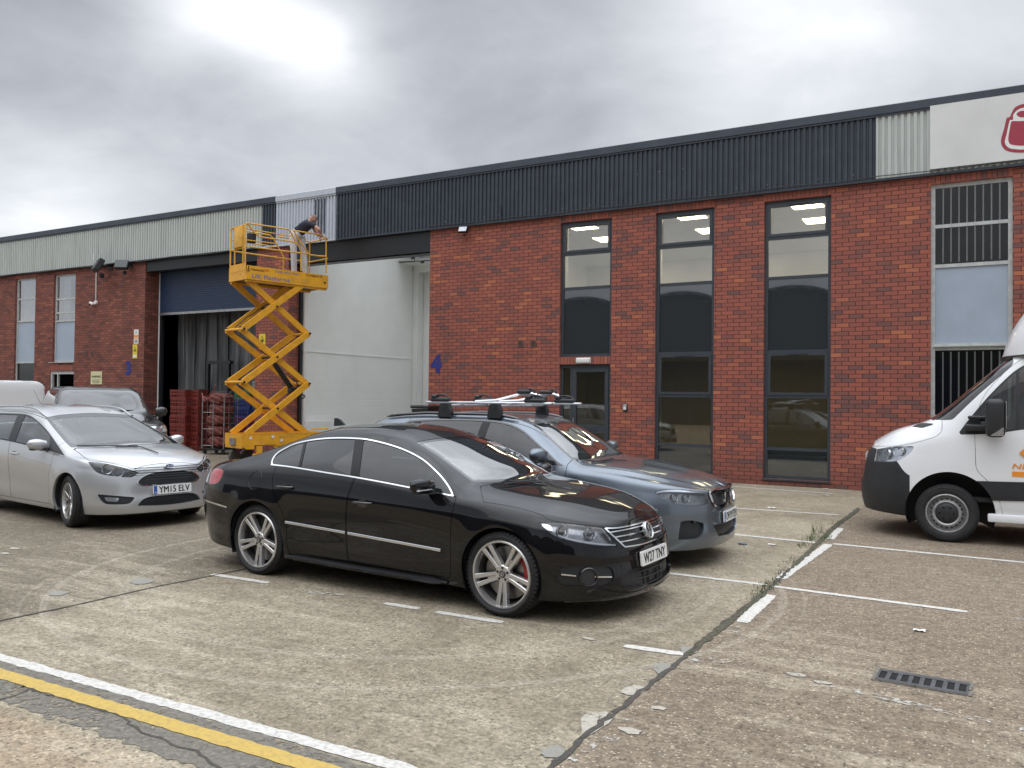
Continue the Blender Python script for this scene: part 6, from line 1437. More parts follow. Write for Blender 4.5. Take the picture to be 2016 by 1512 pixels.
    # sign board over the right-hand unit
    # -- dark glazed strips
    def frame_strip(x0, x1, z0, z1, splits, name='window', fm='frame_dark', y=D+.07, w_=.065, d=.07):
        """splits: (z_low, z_high, kind)"""
        mb = MB(); mb.box((x0, y, z0), (x0+w_, y+d, z1)); mb.box((x1-w_, y, z0), (x1, y+d, z1))
        zz = sorted({z0, z1, *[s[0] for s in splits], *[s[1] for s in splits]})
        for i, z in enumerate(zz):
            a, b_ = (z, z+w_) if i == 0 else (z-w_, z) if i == len(zz)-1 else (z-w_*.45, z+w_*.45)
            mb.box((x0+w_, y+.002, a), (x1-w_, y+d-.002, b_))
        f = mb.build(name, M[fm], B, world=True)
        inv = B.matrix_basis.inverted()
        for (a, b_, k) in splits:
            a2, b2 = a+w_*.45, b_-w_*.45
            if a == z0: a2 = a+w_
            if b_ == z1: b2 = b_-w_
            gx0, gx1 = x0+w_, x1-w_
            if k == 'open':           # projecting opening light with its own sash
                s = MB(); e = .055
                s.box((gx0, y-.014, a2), (gx0+e, y+.05, b2)); s.box((gx1-e, y-.014, a2), (gx1, y+.05, b2)); s.box((gx0+e, y-.014, a2), (gx1-e, y+.05, a2+e)); s.box((gx0+e, y-.014, b2-e), (gx1-e, y+.05, b2))
                o = s.build('sash', M[fm], f); o.data.transform(inv)
                s = MB(); cxm = (gx0+gx1)/2; s.box((cxm-.20, y-.034, b2-.030), (cxm+.20, y-.016, b2-.008)); o = s.build('trickle_vent', M['frame_dark'], f); o.data.transform(inv)
                gx0 += e; gx1 -= e; a2 += e; b2 -= e
            pm = {'open': 'pane', 'glass': 'pane', 'glow': 'pane_low', 'openlow': 'pane_low', 'span': 'spandrel', 'old': 'pane_old', 'blue': 'spandrel_blue'}.get(k, 'pane')
            if k == 'open' and b_ < 3: pm = 'pane_low'
            s = MB(); yy = y+.03
            s.add([(gx0, yy, a2), (gx1, yy, a2), (gx1, yy, b2), (gx0, yy, b2)], [(0, 1, 2, 3)]) if pm not in ('spandrel', 'spandrel_blue') else s.box((gx0, yy, a2), (gx1, yy+.02, b2))
            o = s.build('pane' if pm not in ('spandrel', 'spandrel_blue') else 'spandrel_panel', M[pm], f, fix=False); o.data.transform(inv)
        return f
    zA, zB_, zC, zD, zE = 4.93, 4.14, 2.66, 1.86, .77
    frame_strip(*W1, 2.62, ZW, [(4.95, ZW, 'open'), (4.17, 4.95, 'glass'), (2.62, 4.17, 'span')])
    for Wn in (W2, W3): frame_strip(*Wn, .13, ZW, [(4.93, ZW, 'open'), (4.13, 4.93, 'glass'), (2.66, 4.13, 'span'), (1.76, 2.66, 'open'), (.72, 1.76, 'glow'), (.13, .72, 'span')])
    for Wn in (W2, W3):
        mb = MB(); mb.box((Wn[0]-.02, D-.03, .10), (Wn[1]+.02, D+.07, .128)); mb.build('window_sill', M['frame_dark'], B, world=True)
    # fourth, older window with bars
    def old(x0, x1):
        f = frame_strip(x0, x1, .13, ZW, [(4.90, ZW, 'old'), (4.17, 4.90, 'old'), (2.72, 4.17, 'blue'), (1.42, 2.66, 'old'), (.13, 1.42, 'old')], fm='frame_pale', w_=.07)
        mb = MB()
        for z0, z1 in ((4.24, 5.60), (.9, 2.60)):
            for k in range(1, 9): x = x0+.07+(x1-x0-.14)*k/9; mb.tube([(x, D+.116, z0), (x, D+.116, z1)], .014, 6)
        mb.build('security_bars', M['white_plastic'], B, world=True)
        s = MB(); s.box((x0+.05, D+.012, 2.69), (x1-.05, D+.066, 2.71)); s.build('window_sill', M['frame_pale'], B, world=True)
    old(*OW); old(3.2, 4.5); old(5.6, 6.9)
    # entrance door under the first window
    x0, x1 = W1[0]+.01, W1[1]-.01; y = D+.07
    mb = MB(); mb.box((x0, y, 0), (x0+.06, y+.07, 2.44)); mb.box((x1-.06, y, 0), (x1, y+.07, 2.44)); mb.box((x0+.06, y+.002, 2.37), (x1-.06, y+.068, 2.44)); mb.box((x0+.24, y+.002, 0), (x0+.30, y+.068, 2.37)); mb.box((x0+.06, y+.003, 0), (x0+.24, y+.067, .06))
    f = mb.build('door_frame', M['frame_dark'], B, world=True); inv = B.matrix_basis.inverted()
    def sub(name, mbx, mat, fix=True): o = mbx.build(name, mat, f, fix=fix); o.data.transform(inv); return o
    s = MB(); s.add([(x0+.06, y+.03, .06), (x0+.24, y+.03, .06), (x0+.24, y+.03, 2.37), (x0+.06, y+.03, 2.37)], [(0, 1, 2, 3)]); sub('pane', s, M['pane_low'], False)
    a, b_ = x0+.305, x1-.065
    s = MB(); e = .09; yy = y-.012; s.box((a, yy, .01), (a+e, yy+.06, 2.365)); s.box((b_-e, yy, .01), (b_, yy+.06, 2.365)); s.box((a+e, yy, 2.275), (b_-e, yy+.06, 2.365)); s.box((a+e, yy, .01), (b_-e, yy+.06, .17)); s.box((a+e, yy, .92), (b_-e, yy+.06, 1.10)); sub('door_leaf', s, M['frame_dark'])
    s = MB(); s.box((a+e+.17, yy-.012, .975), (b_-e-.17, yy-.001, 1.03)); sub('letter_box', s, M['anthracite'])
    for z0, z1 in ((.17, .92), (1.10, 2.275)):
        s = MB(); s.add([(a+e, y+.02, z0), (b_-e, y+.02, z0), (b_-e, y+.02, z1), (a+e, y+.02, z1)], [(0, 1, 2, 3)]); sub('pane', s, M['pane_low'], False)
    s = MB(); s.tube([(a+.045, yy-.05, 1.0), (a+.045, yy-.05, 1.25)], .012, 8); sub('door_handle', s, M['steel'])
    # left-hand unit windows
    frame_strip(*L1, .9, ZW+.02, [(4.97, ZW+.02, 'old2'), (4.19, 4.97, 'old2'), (2.74, 4.19, 'blue'), (.9, 2.74, 'old')], fm='frame_pale', w_=.06)
    frame_strip(*L2, 2.72, ZW+.02, [(4.86, ZW+.02, 'old2'), (4.40, 4.86, 'old2'), (4.12, 4.40, 'old2'), (2.72, 4.12, 'blue')], fm='frame_pale', w_=.06)
    mb = MB(); mb.box((L2[0]-.16, D-.05, 2.70), (L2[1]+.02, D+.07, 2.718)); mb.build('window_sill', M['frame_pale'], B, world=True)
    frame_strip(-34.5, -33.2, .9, ZW, [(4.15, ZW, 'old2'), (2.7, 4.15, 'blue'), (.9, 2.7, 'old')], fm='frame_pale', w_=.06)
    frame_strip(-38, -36.7, .9, ZW, [(4.15, ZW, 'old2'), (2.7, 4.15, 'blue'), (.9, 2.7, 'old')], fm='frame_pale', w_=.06)
    mb = MB(); x0, x1 = L2[0]-.12, L2[1]; mb.box((x0, D+.03, 0), (x0+.09, D+.1, 2.42)); mb.box((x0+.09, D+.032, 2.32), (x1, D+.098, 2.42)); mb.box((x0+.36, D+.034, 0), (x0+.41, D+.096, 2.32)); mb.build('door_frame', M['frame_pale'], B, world=True)
    # blinds in the left office
    mb = MB()
    for k in range(11): x = L1[0]+.1+k*.098; mb.box((x, D+.26, 4.2), (x+.085, D+.265+.02*(k % 2), 5.62))
    mb.build('window_blind', simple('pale_blind', (.52, .50, .46), .8), B, world=True)
    mb = MB(); mb.box((L2[0]+.08, D+.32, 4.1), (L2[0]+.45, D+.34, 5.6)); mb.build('window_blind', simple('pale_curtain', (.60, .60, .60), .8), B, world=True)
    # ---- rooms behind the glass
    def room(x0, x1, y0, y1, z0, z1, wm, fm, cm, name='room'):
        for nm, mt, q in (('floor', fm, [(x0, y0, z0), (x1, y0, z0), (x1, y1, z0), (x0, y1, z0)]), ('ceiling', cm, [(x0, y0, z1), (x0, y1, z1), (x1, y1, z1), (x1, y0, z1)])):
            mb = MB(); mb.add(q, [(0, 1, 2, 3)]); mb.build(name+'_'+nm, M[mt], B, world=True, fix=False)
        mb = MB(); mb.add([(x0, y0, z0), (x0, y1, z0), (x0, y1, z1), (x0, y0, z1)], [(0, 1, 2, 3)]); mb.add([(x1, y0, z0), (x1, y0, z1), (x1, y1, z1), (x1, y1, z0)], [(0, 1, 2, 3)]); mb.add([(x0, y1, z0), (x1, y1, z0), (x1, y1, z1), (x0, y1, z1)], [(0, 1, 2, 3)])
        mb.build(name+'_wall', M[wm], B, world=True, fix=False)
    room(-10.6, -1.75, D+.245, D+6.5, 2.95, 5.74, 'white_paint', 'carpet', 'white_paint', 'office')
    room(-10.6, -1.75, D+.245, D+6.5, .02, 2.80, 'room_beige', 'carpet', 'white_paint', 'lobby')
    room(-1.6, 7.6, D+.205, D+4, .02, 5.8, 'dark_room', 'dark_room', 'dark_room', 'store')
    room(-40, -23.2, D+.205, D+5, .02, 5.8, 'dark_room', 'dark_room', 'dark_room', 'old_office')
    # white linings to the new windows (window boards and jambs inside)
    mb = MB()
    for Wn in (W1, W2, W3):
        for z0, z1 in ((4.13, 5.66), (.72, 2.66)):
            if Wn is W1 and z0 < 2: continue
            mb.box((Wn[0]-.02, D+.246, z0), (Wn[0]+.005, D+.42, z1)); mb.box((Wn[1]-.005, D+.246, z0), (Wn[1]+.02, D+.42, z1))
    mb.build('window_lining', M['white_paint'], B, world=True)
    # ceiling panels (lit)
    lamp = emit('lit_ceiling_panel', (1.0, .84, .52), 8.)
    for (px, py) in ((1146, 447), (1197, 471), (1359, 426), (1400, 454), (1588, 404), (1612, 434)):
        d = ray(px, py); P_ = CO+d*((5.735-EYE)/d[2])
        mb = MB(); mb.box((P_[0]-.3, P_[1]-.3, 5.728), (P_[0]+.3, P_[1]+.3, 5.737)); mb.build('ceiling_light', lamp, B, world=True)
    for x, y in ((-7.9, D+3.4), (-5.2, D+3.4), (-2.4, D+3.4), (-8.6, D+5.2), (-5.6, D+5.2), (-2.4, D+5.2)):  # extra panels out of view, added to brighten the office
        if True:
            mb = MB(); mb.box((x-.3, y-.3, 5.728), (x+.3, y+.3, 5.737)); mb.build('ceiling_light', lamp, B, world=True)
    for x in (-8.05, -5.2, -2.35):  # added fill panels, hidden between the windows, to brighten the lobby
        mb = MB(); mb.box((x-.25, D+3.3, 2.79), (x+.25, D+3.9, 2.797)); mb.build('ceiling_light', lamp, B, world=True)
    # ---- open bay of unit four
    x0, x1 = X4a, X4b+0.0; yb = D+6.1
    wl = MB(); wl.add([(x0+.02, D+.5, 0), (x0+.02, yb, 0), (x0+.02, yb, 7.0), (x0+.02, D+.5, 7.0)], [(0, 1, 2, 3)]); wl.add([(x0+.02, yb, 0), (-10.65, yb, 0), (-10.65, yb, 7.0), (x0+.02, yb, 7.0)], [(0, 1, 2, 3)]); wl.add([(-10.65, yb, 0), (-10.65, D+.35, 0), (-10.65, D+.35, 7.0), (-10.65, yb, 7.0)], [(0, 1, 2, 3)])
    wl.build('bay_wall', M['bay_white'], B, world=True, fix=False)
    wl = MB(); wl.add([(-10.65, D+.345, 0), (x1, D+.345, 0), (x1, D+.345, 5.2), (-10.65, D+.345, 5.2)], [(0, 1, 2, 3)]); wl.build('bay_wall', M['bay_white'], B, world=True, fix=False)
    wl = MB(); wl.box((x0+.022, D+.5, 2.93), (x0+.040, yb, 2.96)); wl.build('wall_joint', M['white_paint'], B, world=True)
    wl = MB(); wl.box((x0+.03, yb-.35, 0), (x0+.23, yb-.02, 6.6)); wl.build('column', M['white_paint'], B, world=True)
    wl = MB(); wl.box((x1-.9, yb-.25, 0), (x1-.75, yb-.02, 6.6)); wl.build('column', M['white_paint'], B, world=True)
    wl = MB(); wl.box((x0-.5, D+.3, -.02), (-10.6, yb+.1, .006)); wl.build('bay_floor', M['floor_conc'], B, world=True)
    wl = MB(); wl.add([(x0, D+.1, 6.55), (x0, D+1.1, 6.47), (-10.6, D+1.1, 6.47), (-10.6, D+.1, 6.55)], [(0, 1, 2, 3)]); wl.build('bay_ceiling', M['white_paint'], B, world=True, fix=False); wl = MB(); wl.add([(x0, D+4.9, 6.15), (x0, yb, 6.05), (-10.6, yb, 6.05), (-10.6, D+4.9, 6.15)], [(0, 1, 2, 3)]); wl.build('bay_ceiling', M['white_paint'], B, world=True, fix=False)  # ceiling left open below the added roof gap, to brighten the bay
    wl = MB(); wl.bar((x0+.1, yb-.3, 5.98), (-10.7, yb-.3, 5.98), .2, .22); wl.build('eaves_beam', M['white_paint'], B, world=True)
    for yy, zz in ((yb-1.6, 5.95), (yb-2.1, 6.0)):
        wl = MB(); wl.tube([(x0+.4, yy, zz+.05), (-10.8, yy, zz)], .02, 6)
        for k in range(5): wl.tube([(x0+1+k, yy, zz+.03), (x0+1+k, yy, zz+.25)], .012, 5); wl.rbox((x0+1.3+k, yy, zz), (.12, .07, .07), .01, 1)
        wl.build('conduit', M['black_steel'], B, world=True)
    wl = MB(); wl.tube([(x0+.10, D+.60, 0), (x0+.10, D+.60, 5.3)], .055, 12); wl.tube([(x0+.10, D+.60, 2.9), (x0+.10, D+.60, 2.95)], .065, 12); wl.build('downpipe', M['white_plastic'], B, world=True, smooth=True)
    wl = MB(); wl.box((x0+.001, D+.42, 0), (x0+.075, D+.52, 5.3)); wl.build('door_guide', M['black_steel'], B, world=True)
    wl = MB(); wl.box((x1-.07, D+.36, 0), (x1-.001, D+.46, 5.3)); wl.build('door_guide', M['bay_white'], B, world=True)
    # deep black lintel across the open bay, and its inner lip
    wl = MB(); wl.box((x0, D+.02, 5.30), (x1, D+.16, ZB)); wl.box((x0, D-.0, 5.30), (x1, D+.2, 5.335)); wl.box((x0, D+.165, 5.30), (x1, D+.5, 6.1)); wl.build('lintel_beam', M['black_steel'], B, world=True)
    # ---- bay of unit three: blue roller door part way down, strip curtain behind
    x0, x1 = X3a, X3b; yd = D+.46
    zbot = float(ony(400, 616, yd)[2])
    mb = MB(); n = 22; prof = []
    for k in range(n+1):
        z = zbot+.07+(5.65-zbot-.07)*k/n; prof += [(yd+.0, z), (yd+.012, z+.004), (yd+.0, z+.008)]
    mb.add([(x, y_, z) for y_, z in prof for x in (x0+.12, x1-.05)], [(2*i, 2*i+1, 2*i+3, 2*i+2) for i in range(len(prof)-1)])
    rd = mb.build('roller_door', M['blue_door'], B, world=True, fix=False)
    mb = MB(); mb.box((x0+.12, yd-.02, zbot), (x1-.05, yd+.04, zbot+.07)); o = mb.build('bottom_rail', M['steel'], rd); o.data.transform(BLD.matrix_basis.inverted())
    mb = MB(); mb.box((x0, D+.02, 5.50), (x1, yd+.5, ZB)); mb.build('lintel_beam', M['black_steel'], B, world=True)
    mb = MB(); mb.box((x0+.001, D+.53, 0), (x0+.12, D+.63, 5.5)); mb.box((x1-.10, D+.44, 0), (x1, D+.60, 5.5)); mb.build('door_guide', M['black_steel'], B, world=True)
    mb = MB(); mb.tube([(x0+.035, D+.50, .1), (x0+.035, D+.50, 5.55)], .022, 8); mb.build('conduit', M['white_plastic'], B, world=True)
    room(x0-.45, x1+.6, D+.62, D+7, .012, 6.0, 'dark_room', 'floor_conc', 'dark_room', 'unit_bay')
    mb = MB()
    for k in range(19):
        x = x0+.15+k*.25; w_ = .30; m_ = 7; y0 = D+1.15+.02*(k % 2); ph = random.random()*6
        rows_ = [(y0+.03*math.sin(z*1.3+ph)+.010*(z < 1), z) for z in np.linspace(.15, 5.2, m_)]
        vs = [(x+w_*j/4, yy+.02*math.sin(j*PI/4)+random.uniform(0, .004), z) for yy, z in rows_ for j in range(5)]
        mb.add(vs, [(i*5+j, i*5+j+1, (i+1)*5+j+1, (i+1)*5+j) for i in range(m_-1) for j in range(4)])
    mb.build('strip_curtain', M['pvc_strip'], B, world=True, fix=False, smooth=True)
M['bay_white'] = simple('white_painted_blockwork', (.83, .84, .81), .75, var=.03, scale=1.2)
def blockwork():
    m = M['bay_white']; t = m.node_tree; n = NT(t); b = [q for q in t.nodes if q.type == 'BSDF_PRINCIPLED'][0]
    g = n.n('ShaderNodeNewGeometry'); sp = n.n('ShaderNodeSeparateXYZ'); n.l(g.outputs['Position'], sp.inputs[0])
    u = n.m('ADD', sp.outputs[0], sp.outputs[1]); v = sp.outputs[2]
    vr = n.m('DIVIDE', v, .225); row = n.m('FLOOR', vr); fu = n.m('FRACT', n.m('ADD', n.m('DIVIDE', u, .45), n.m('FRACT', n.m('MULTIPLY', row, .5)))); fv = n.m('FRACT', vr)
    j = n.m('MAXIMUM', n.smooth(n.m('ABSOLUTE', n.m('SUBTRACT', fu, .5)), .47, .495), n.smooth(n.m('ABSOLUTE', n.m('SUBTRACT', fv, .5)), .45, .49))
    j = n.m('MULTIPLY', j, n.m('LESS_THAN', v, 2.9))
    n.l(n.bump(n.m('SUBTRACT', 1., j), .35, .006), b.inputs['Normal'])
blockwork()
def pvc():
    m, t, out = new_mat('pvc_strip'); n = NT(t); p = n.pos(); mp = n.n('ShaderNodeMapping'); n.l(p, mp.inputs[0]); mp.inputs['Scale'].default_value = (3.6, 1, .25)
    f = n.noise(mp.outputs[0], 1.3, 5, .6); c = n.ramp(f, [(.3, (.05, .052, .055)), (.55, (.15, .155, .16)), (.75, (.33, .34, .34))])
    b = n.bsdf(Base_Color=c, Roughness=.35); tr = n.n('ShaderNodeBsdfTransparent'); tr.inputs[0].default_value = (.55, .56, .56, 1); mx = n.n('ShaderNodeMixShader'); mx.inputs[0].default_value = .82
    n.l(tr.outputs[0], mx.inputs[1]); n.l(b.outputs[0], mx.inputs[2]); n.l(mx.outputs[0], out.inputs[0]); M['pvc_strip'] = m
pvc()
facade()

# ------------------------------------------------------------------ things fixed on the facade
def wall_text(name, body, cx, cz, w_, h_, mat, label, cat, y=D-.004, bold=.03):
    t = thing(name, label, cat, (cx, y, cz)); mb = MB(); text(mb, body, lambda u, v: (u, -.003, v), w_, h_, bold=bold)
    mb.build('painted_numeral', mat, t, fix=False); return t
p4 = wp(857, 716); wall_text('unit_number', '4', p4[0]+.03, p4[2], .33, .46, M['blue_paint'], 'painted blue numeral 4 on the brick edge of the open bay', 'number', bold=.07)
p3_ = wp(253, 725); wall_text('unit_number', '3', p3_[0], p3_[2], .28, .47, M['blue_paint'], 'painted dark blue numeral 3 on the brick beside the roller door', 'number', bold=.05)
def floodlight(x, z, scale, label, az, lit=False, group=None):
    t = thing('floodlight', label, 'floodlight', (x, D, z), 0, group); s = scale
    mb = MB(); mb.box((-.04*s, -.02, -.05*s), (.04*s, .0, .05*s)); mb.tube([(0, -.01, 0), (0, -.07*s, .0), (0, -.10*s, -.02*s)], .012*s, 6); mb.build('bracket', M['dark_plastic'], t)
    rt = Matrix.Rotation(R(az), 3, 'Z')@Matrix.Rotation(R(-28), 3, 'X')
    mb = MB(); mb.rbox((0, -.17*s, -.02*s), (.22*s, .07*s, .16*s), .012*s, 2, rt); mb.build('lamp_head', M['dark_plastic'], t)
    mb = MB(); P_ = [rt@Vector((a*.095*s, -.036*s, b*.065*s))+Vector((0, -.17*s, -.02*s)) for a, b in ((-1, -1), (1, -1), (1, 1), (-1, 1))]; mb.add(P_, [(0, 1, 2, 3)]); mb.build('lamp_glass', M['lamp_grey'] if lit else M['lamp_dark'], t)
    mb = MB(); mb.rbox((0, -.12*s, -.14*s), (.05*s, .06*s, .06*s), .02*s, 3); mb.build('motion_sensor', M['dark_plastic'], t)
    return t
a = wp(919, 455); floodlight(a[0], a[2]+.02, 1.0, 'small black floodlight with motion sensor above the brick wall by the open bay', 12, True, 'floodlights on the brick')
a = wp(222, 524); floodlight(a[0]-.1, a[2]+.02, 2.6, 'large grey floodlight tilted out on the left, beside the camera pole', -25, False, 'floodlights on the brick')
a = wp(252, 524); floodlight(a[0]+.15, a[2]+.02, 1.9, 'weathered grey floodlight, nearer the blue roller door of its pair', 30, False, 'floodlights on the brick')
def cctv():
    a = wp(192, 500); b = wp(190, 596); t = thing('security_camera', 'white security camera at the foot of a white conduit on the left brickwork', 'security camera', (b[0], D, b[2]))
    mb = MB(); mb.tube([(0, -.13, a[2]-b[2]), (0, -.12, a[2]-b[2]-.25), (0.0, -.03, a[2]-b[2]-.4), (0, -.025, .05)], .016, 8); mb.build('conduit', M['white_plastic'], t)
    mb = MB(); mb.lathe([(0, -.07), (.055, -.065), (.065, -.04), (.065, 0)], c=(0, 0, 0), seg=20); mb.build('base', M['white_plastic'], t, smooth=True)
    mb = MB(); rt = Matrix.Rotation(R(20), 3, 'Y'); mb.rbox((-.14, -.08, -.02), (.20, .08, .075), .025, 3, rt); mb.build('camera_body', M['white_plastic'], t, smooth=True)
    mb = MB(); mb.lathe([(0, 0), (.028, 0)], c=(-.245, -.08, -.055), axis='x', seg=16); mb.build('lens', M['black_gloss'], t)
cctv()
def airbrick(px, py, label, grp, dark=True, y=D):
    a = wp(px, py); t = thing('air_vent', label, 'vent', (a[0], D, a[2]), 0, grp); s = .075
    mb = MB(); mb.box((-s, -.012, -s), (s, -.002, s)); mb.build('vent_frame', M['vent_red'], t)
    mb = MB()
    for k in range(5): mb.box((-s+.02, -.0145, -s+.022+k*.024), (s-.02, -.0125, -s+.034+k*.024))
    mb.build('slots', M['black_steel'], t)
M['vent_red'] = simple('terracotta_vent', (.16, .08, .06), .7)
airbrick(1025, 677, 'terracotta air vent in the brick of unit 4, the one nearer the numeral', 'air vents'); airbrick(1050, 677, 'terracotta air vent in the brick of unit 4, the one nearer the entrance door', 'air vents')
airbrick(170, 696, 'terracotta air vent in the left brickwork, the one nearer the pale windows', 'air vents'); airbrick(182, 696, 'terracotta air vent in the left brickwork, the one nearer the yellow signs', 'air vents')
a = wp(1149, 710); t = thing('bulkhead_light', 'white bulkhead light over the grey entrance door', 'light', (a[0], D-.004, a[2])); mb = MB(); mb.rbox((0, -.035, 0), (.33, .07, .115), .025, 4); mb.build('diffuser', M['white_plastic'], t, smooth=True); mb = MB(); mb.rbox((0, -.006, 0), (.35, .012, .13), .005, 1); mb.build('base', M['white_plastic'], t)
a = wp(1231, 802); t = thing('key_safe', 'small grey key safe on the brick right of the entrance door', 'key safe', (a[0], D, a[2])); mb = MB(); mb.rbox((0, -.022, 0), (.085, .044, .13), .012, 3); mb.build('body', M['steel'], t, smooth=True)
mb = MB(); mb.rbox((0, -.046, -.02), (.055, .006, .06), .002, 1); mb.build('keypad', M['plate'], t); mb = MB(); mb.rbox((0, -.004, -.01), (.11, .008, .17), .003, 1); mb.build('backplate', M['dark_plastic'], t)
def sign(px, py, w_, h_, base, label, kind, name='warning_sign', y=D, grp=None):
    a = ony(px, py, y); t = thing(name, label, 'sign', (a[0], y, a[2]), 0, grp)
    mb = MB(); mb.rbox((0, -.006, 0), (w_, .008, h_), .003, 1); mb.build('board', M[base], t); f = lambda u, v, d=0: (u, -.0115-d, v)
    def q(x0, x1, z0, z1, m, nm, d=0):
        s = MB(); s.add([f(x0, z0, d), f(x1, z0, d), f(x1, z1, d), f(x0, z1, d)], [(0, 1, 2, 3)]); s.build(nm, M[m], t, fix=False)
    def tri(cx, cz, r, back, lift):
        s = MB(); P_ = [(cx+r*math.cos(R(90+120*k)), cz+r*math.sin(R(90+120*k))) for k in range(3)]; s.add([f(u, v, .001) for u, v in P_], [(0, 1, 2)])
        s.build('triangle', M['plate_ink'], t, fix=False); s = MB(); s.add([f(cx+(u-cx)*.78, cz+(v-cz)*.78, .002) for u, v in P_], [(0, 1, 2)]); s.build('triangle_field', M[back], t, fix=False)
        s = MB()
        if lift: s.add([f(cx-.03*r/.08, cz-.03*r/.08, .003), f(cx+.035*r/.08, cz-.03*r/.08, .003), f(cx+.03*r/.08, cz+.0*r/.08, .003), f(cx-.0, cz+.02*r/.08, .003)], [(0, 1, 2, 3)])
        else: s.add([f(cx-.006, cz-.02, .003), f(cx+.006, cz-.02, .003), f(cx+.008, cz+.03, .003), f(cx-.008, cz+.03, .003)], [(0, 1, 2, 3)])
        s.build('pictogram', M['plate_ink'], t, fix=False)
    if kind == 'warning':
        s = MB(); text(s, 'WARNING', lambda u, v: f(u, v+h_*.10, .001), w_*.84, h_*.17, bold=.03); s.build('lettering', M['plate_ink'], t, fix=False)
        s = MB()
        for k, ww in enumerate((.62, .7, .5)): s.add([f(-w_*ww/2, -h_*(.14+.11*k), .001), f(w_*ww/2, -h_*(.14+.11*k), .001), f(w_*ww/2, -h_*(.17+.11*k), .001), f(-w_*ww/2, -h_*(.17+.11*k), .001)], [(0, 1, 2, 3)])
        s.build('small_print', M['plate_ink'], t, fix=False)
    if kind == 'yellow': tri(0, h_*.12, w_*.46, 'sign_yellow', True); q(-w_*.42, w_*.42, -h_*.42, -h_*.24, 'sign_white', 'text_panel')
    if kind == 'white': tri(0, h_*.30, w_*.24, 'sign_white', False); q(-w_*.45, w_*.45, -.02, h_*.12, 'sign_orange', 'band'); q(-w_*.45, w_*.45, -h_*.16, -.04, 'sign_orange', 'band'); q(-w_*.3, w_*.3, -h_*.42, -h_*.22, 'steel', 'text_panel')
    return t
sign(190, 744, .58, .42, 'sign_cream', 'cream sign reading WARNING, low on the brick above the dark four by four', 'warning')
sign(268.5, 663, .22, .45, 'sign_white', 'narrow white and orange safety sign above the yellow one, left of the roller door', 'white')
sign(266, 692, .22, .44, 'sign_yellow', 'yellow triangle warning sign below the white sign, left of the roller door', 'yellow')
sign(516.5, 673, .25, .45, 'sign_yellow', 'yellow triangle warning sign on the brick pier behind the scissor lift', 'yellow', y=D)
# company board at the right end with its red pictogram
t = thing('company_board', 'white company sign board with red rounded figure logo at the right end of the fascia', 'sign', (5.5, D-.13, 6.52))
mb = MB(); mb.box((-6.32, -.0, -.60), (6.0, .03, .56)); mb.build('board', simple('sign_board_white', (.66, .665, .64), .5, var=.04, scale=1.5), t)
def outline(name, pts, mat, d, sub_=8):
    P_ = spline2(pts, sub_); s = MB(); s.add([(u-5.5, -.004-d, v-6.52) for u, v in P_], [tuple(range(len(P_)))]); bm = bmesh.new(); o = s.build(name, M[mat], t, fix=False); bm.from_mesh(o.data); bmesh.ops.triangulate(bm, faces=bm.faces); bm.to_mesh(o.data); bm.free(); return o
def U(*P): return [(wp(1400+x/3.273, 150+y/3.273, D-.135)[0], wp(1400+x/3.273, 150+y/3.273, D-.135)[2]) for x, y in P]
# the logo: head ring and rounded body, symmetric about its axis
cxl = .93
def sym(P_): return P_+[(2*cxl-x, z) for x, z in reversed(P_)]
L = U((2016, 178), (1960, 200), (1935, 240), (1925, 262), (1905, 270), (1890, 330), (1868, 415), (1885, 465), (1930, 487), (2016, 491))
outline('logo_shape', sym([(x, z) for x, z in L]), 'logo_red', 0)
L = U((2016, 203), (1975, 218), (1948, 248), (1945, 280), (1925, 285), (1905, 370), (1893, 430), (1920, 462), (1960, 470), (2016, 472))
outline('logo_gap', sym([(x, z) for x, z in L]), 'sign_white', .002)
L = U((2016, 222), (1985, 228), (1968, 245), (1985, 262), (2016, 265)); outline('logo_head', sym(L), 'logo_red', .004)
L = U((2016, 288), (1940, 290), (1932, 300), (1915, 400), (1925, 435), (1960, 445), (2016, 447)); outline('logo_body', sym(L), 'logo_red', .004)

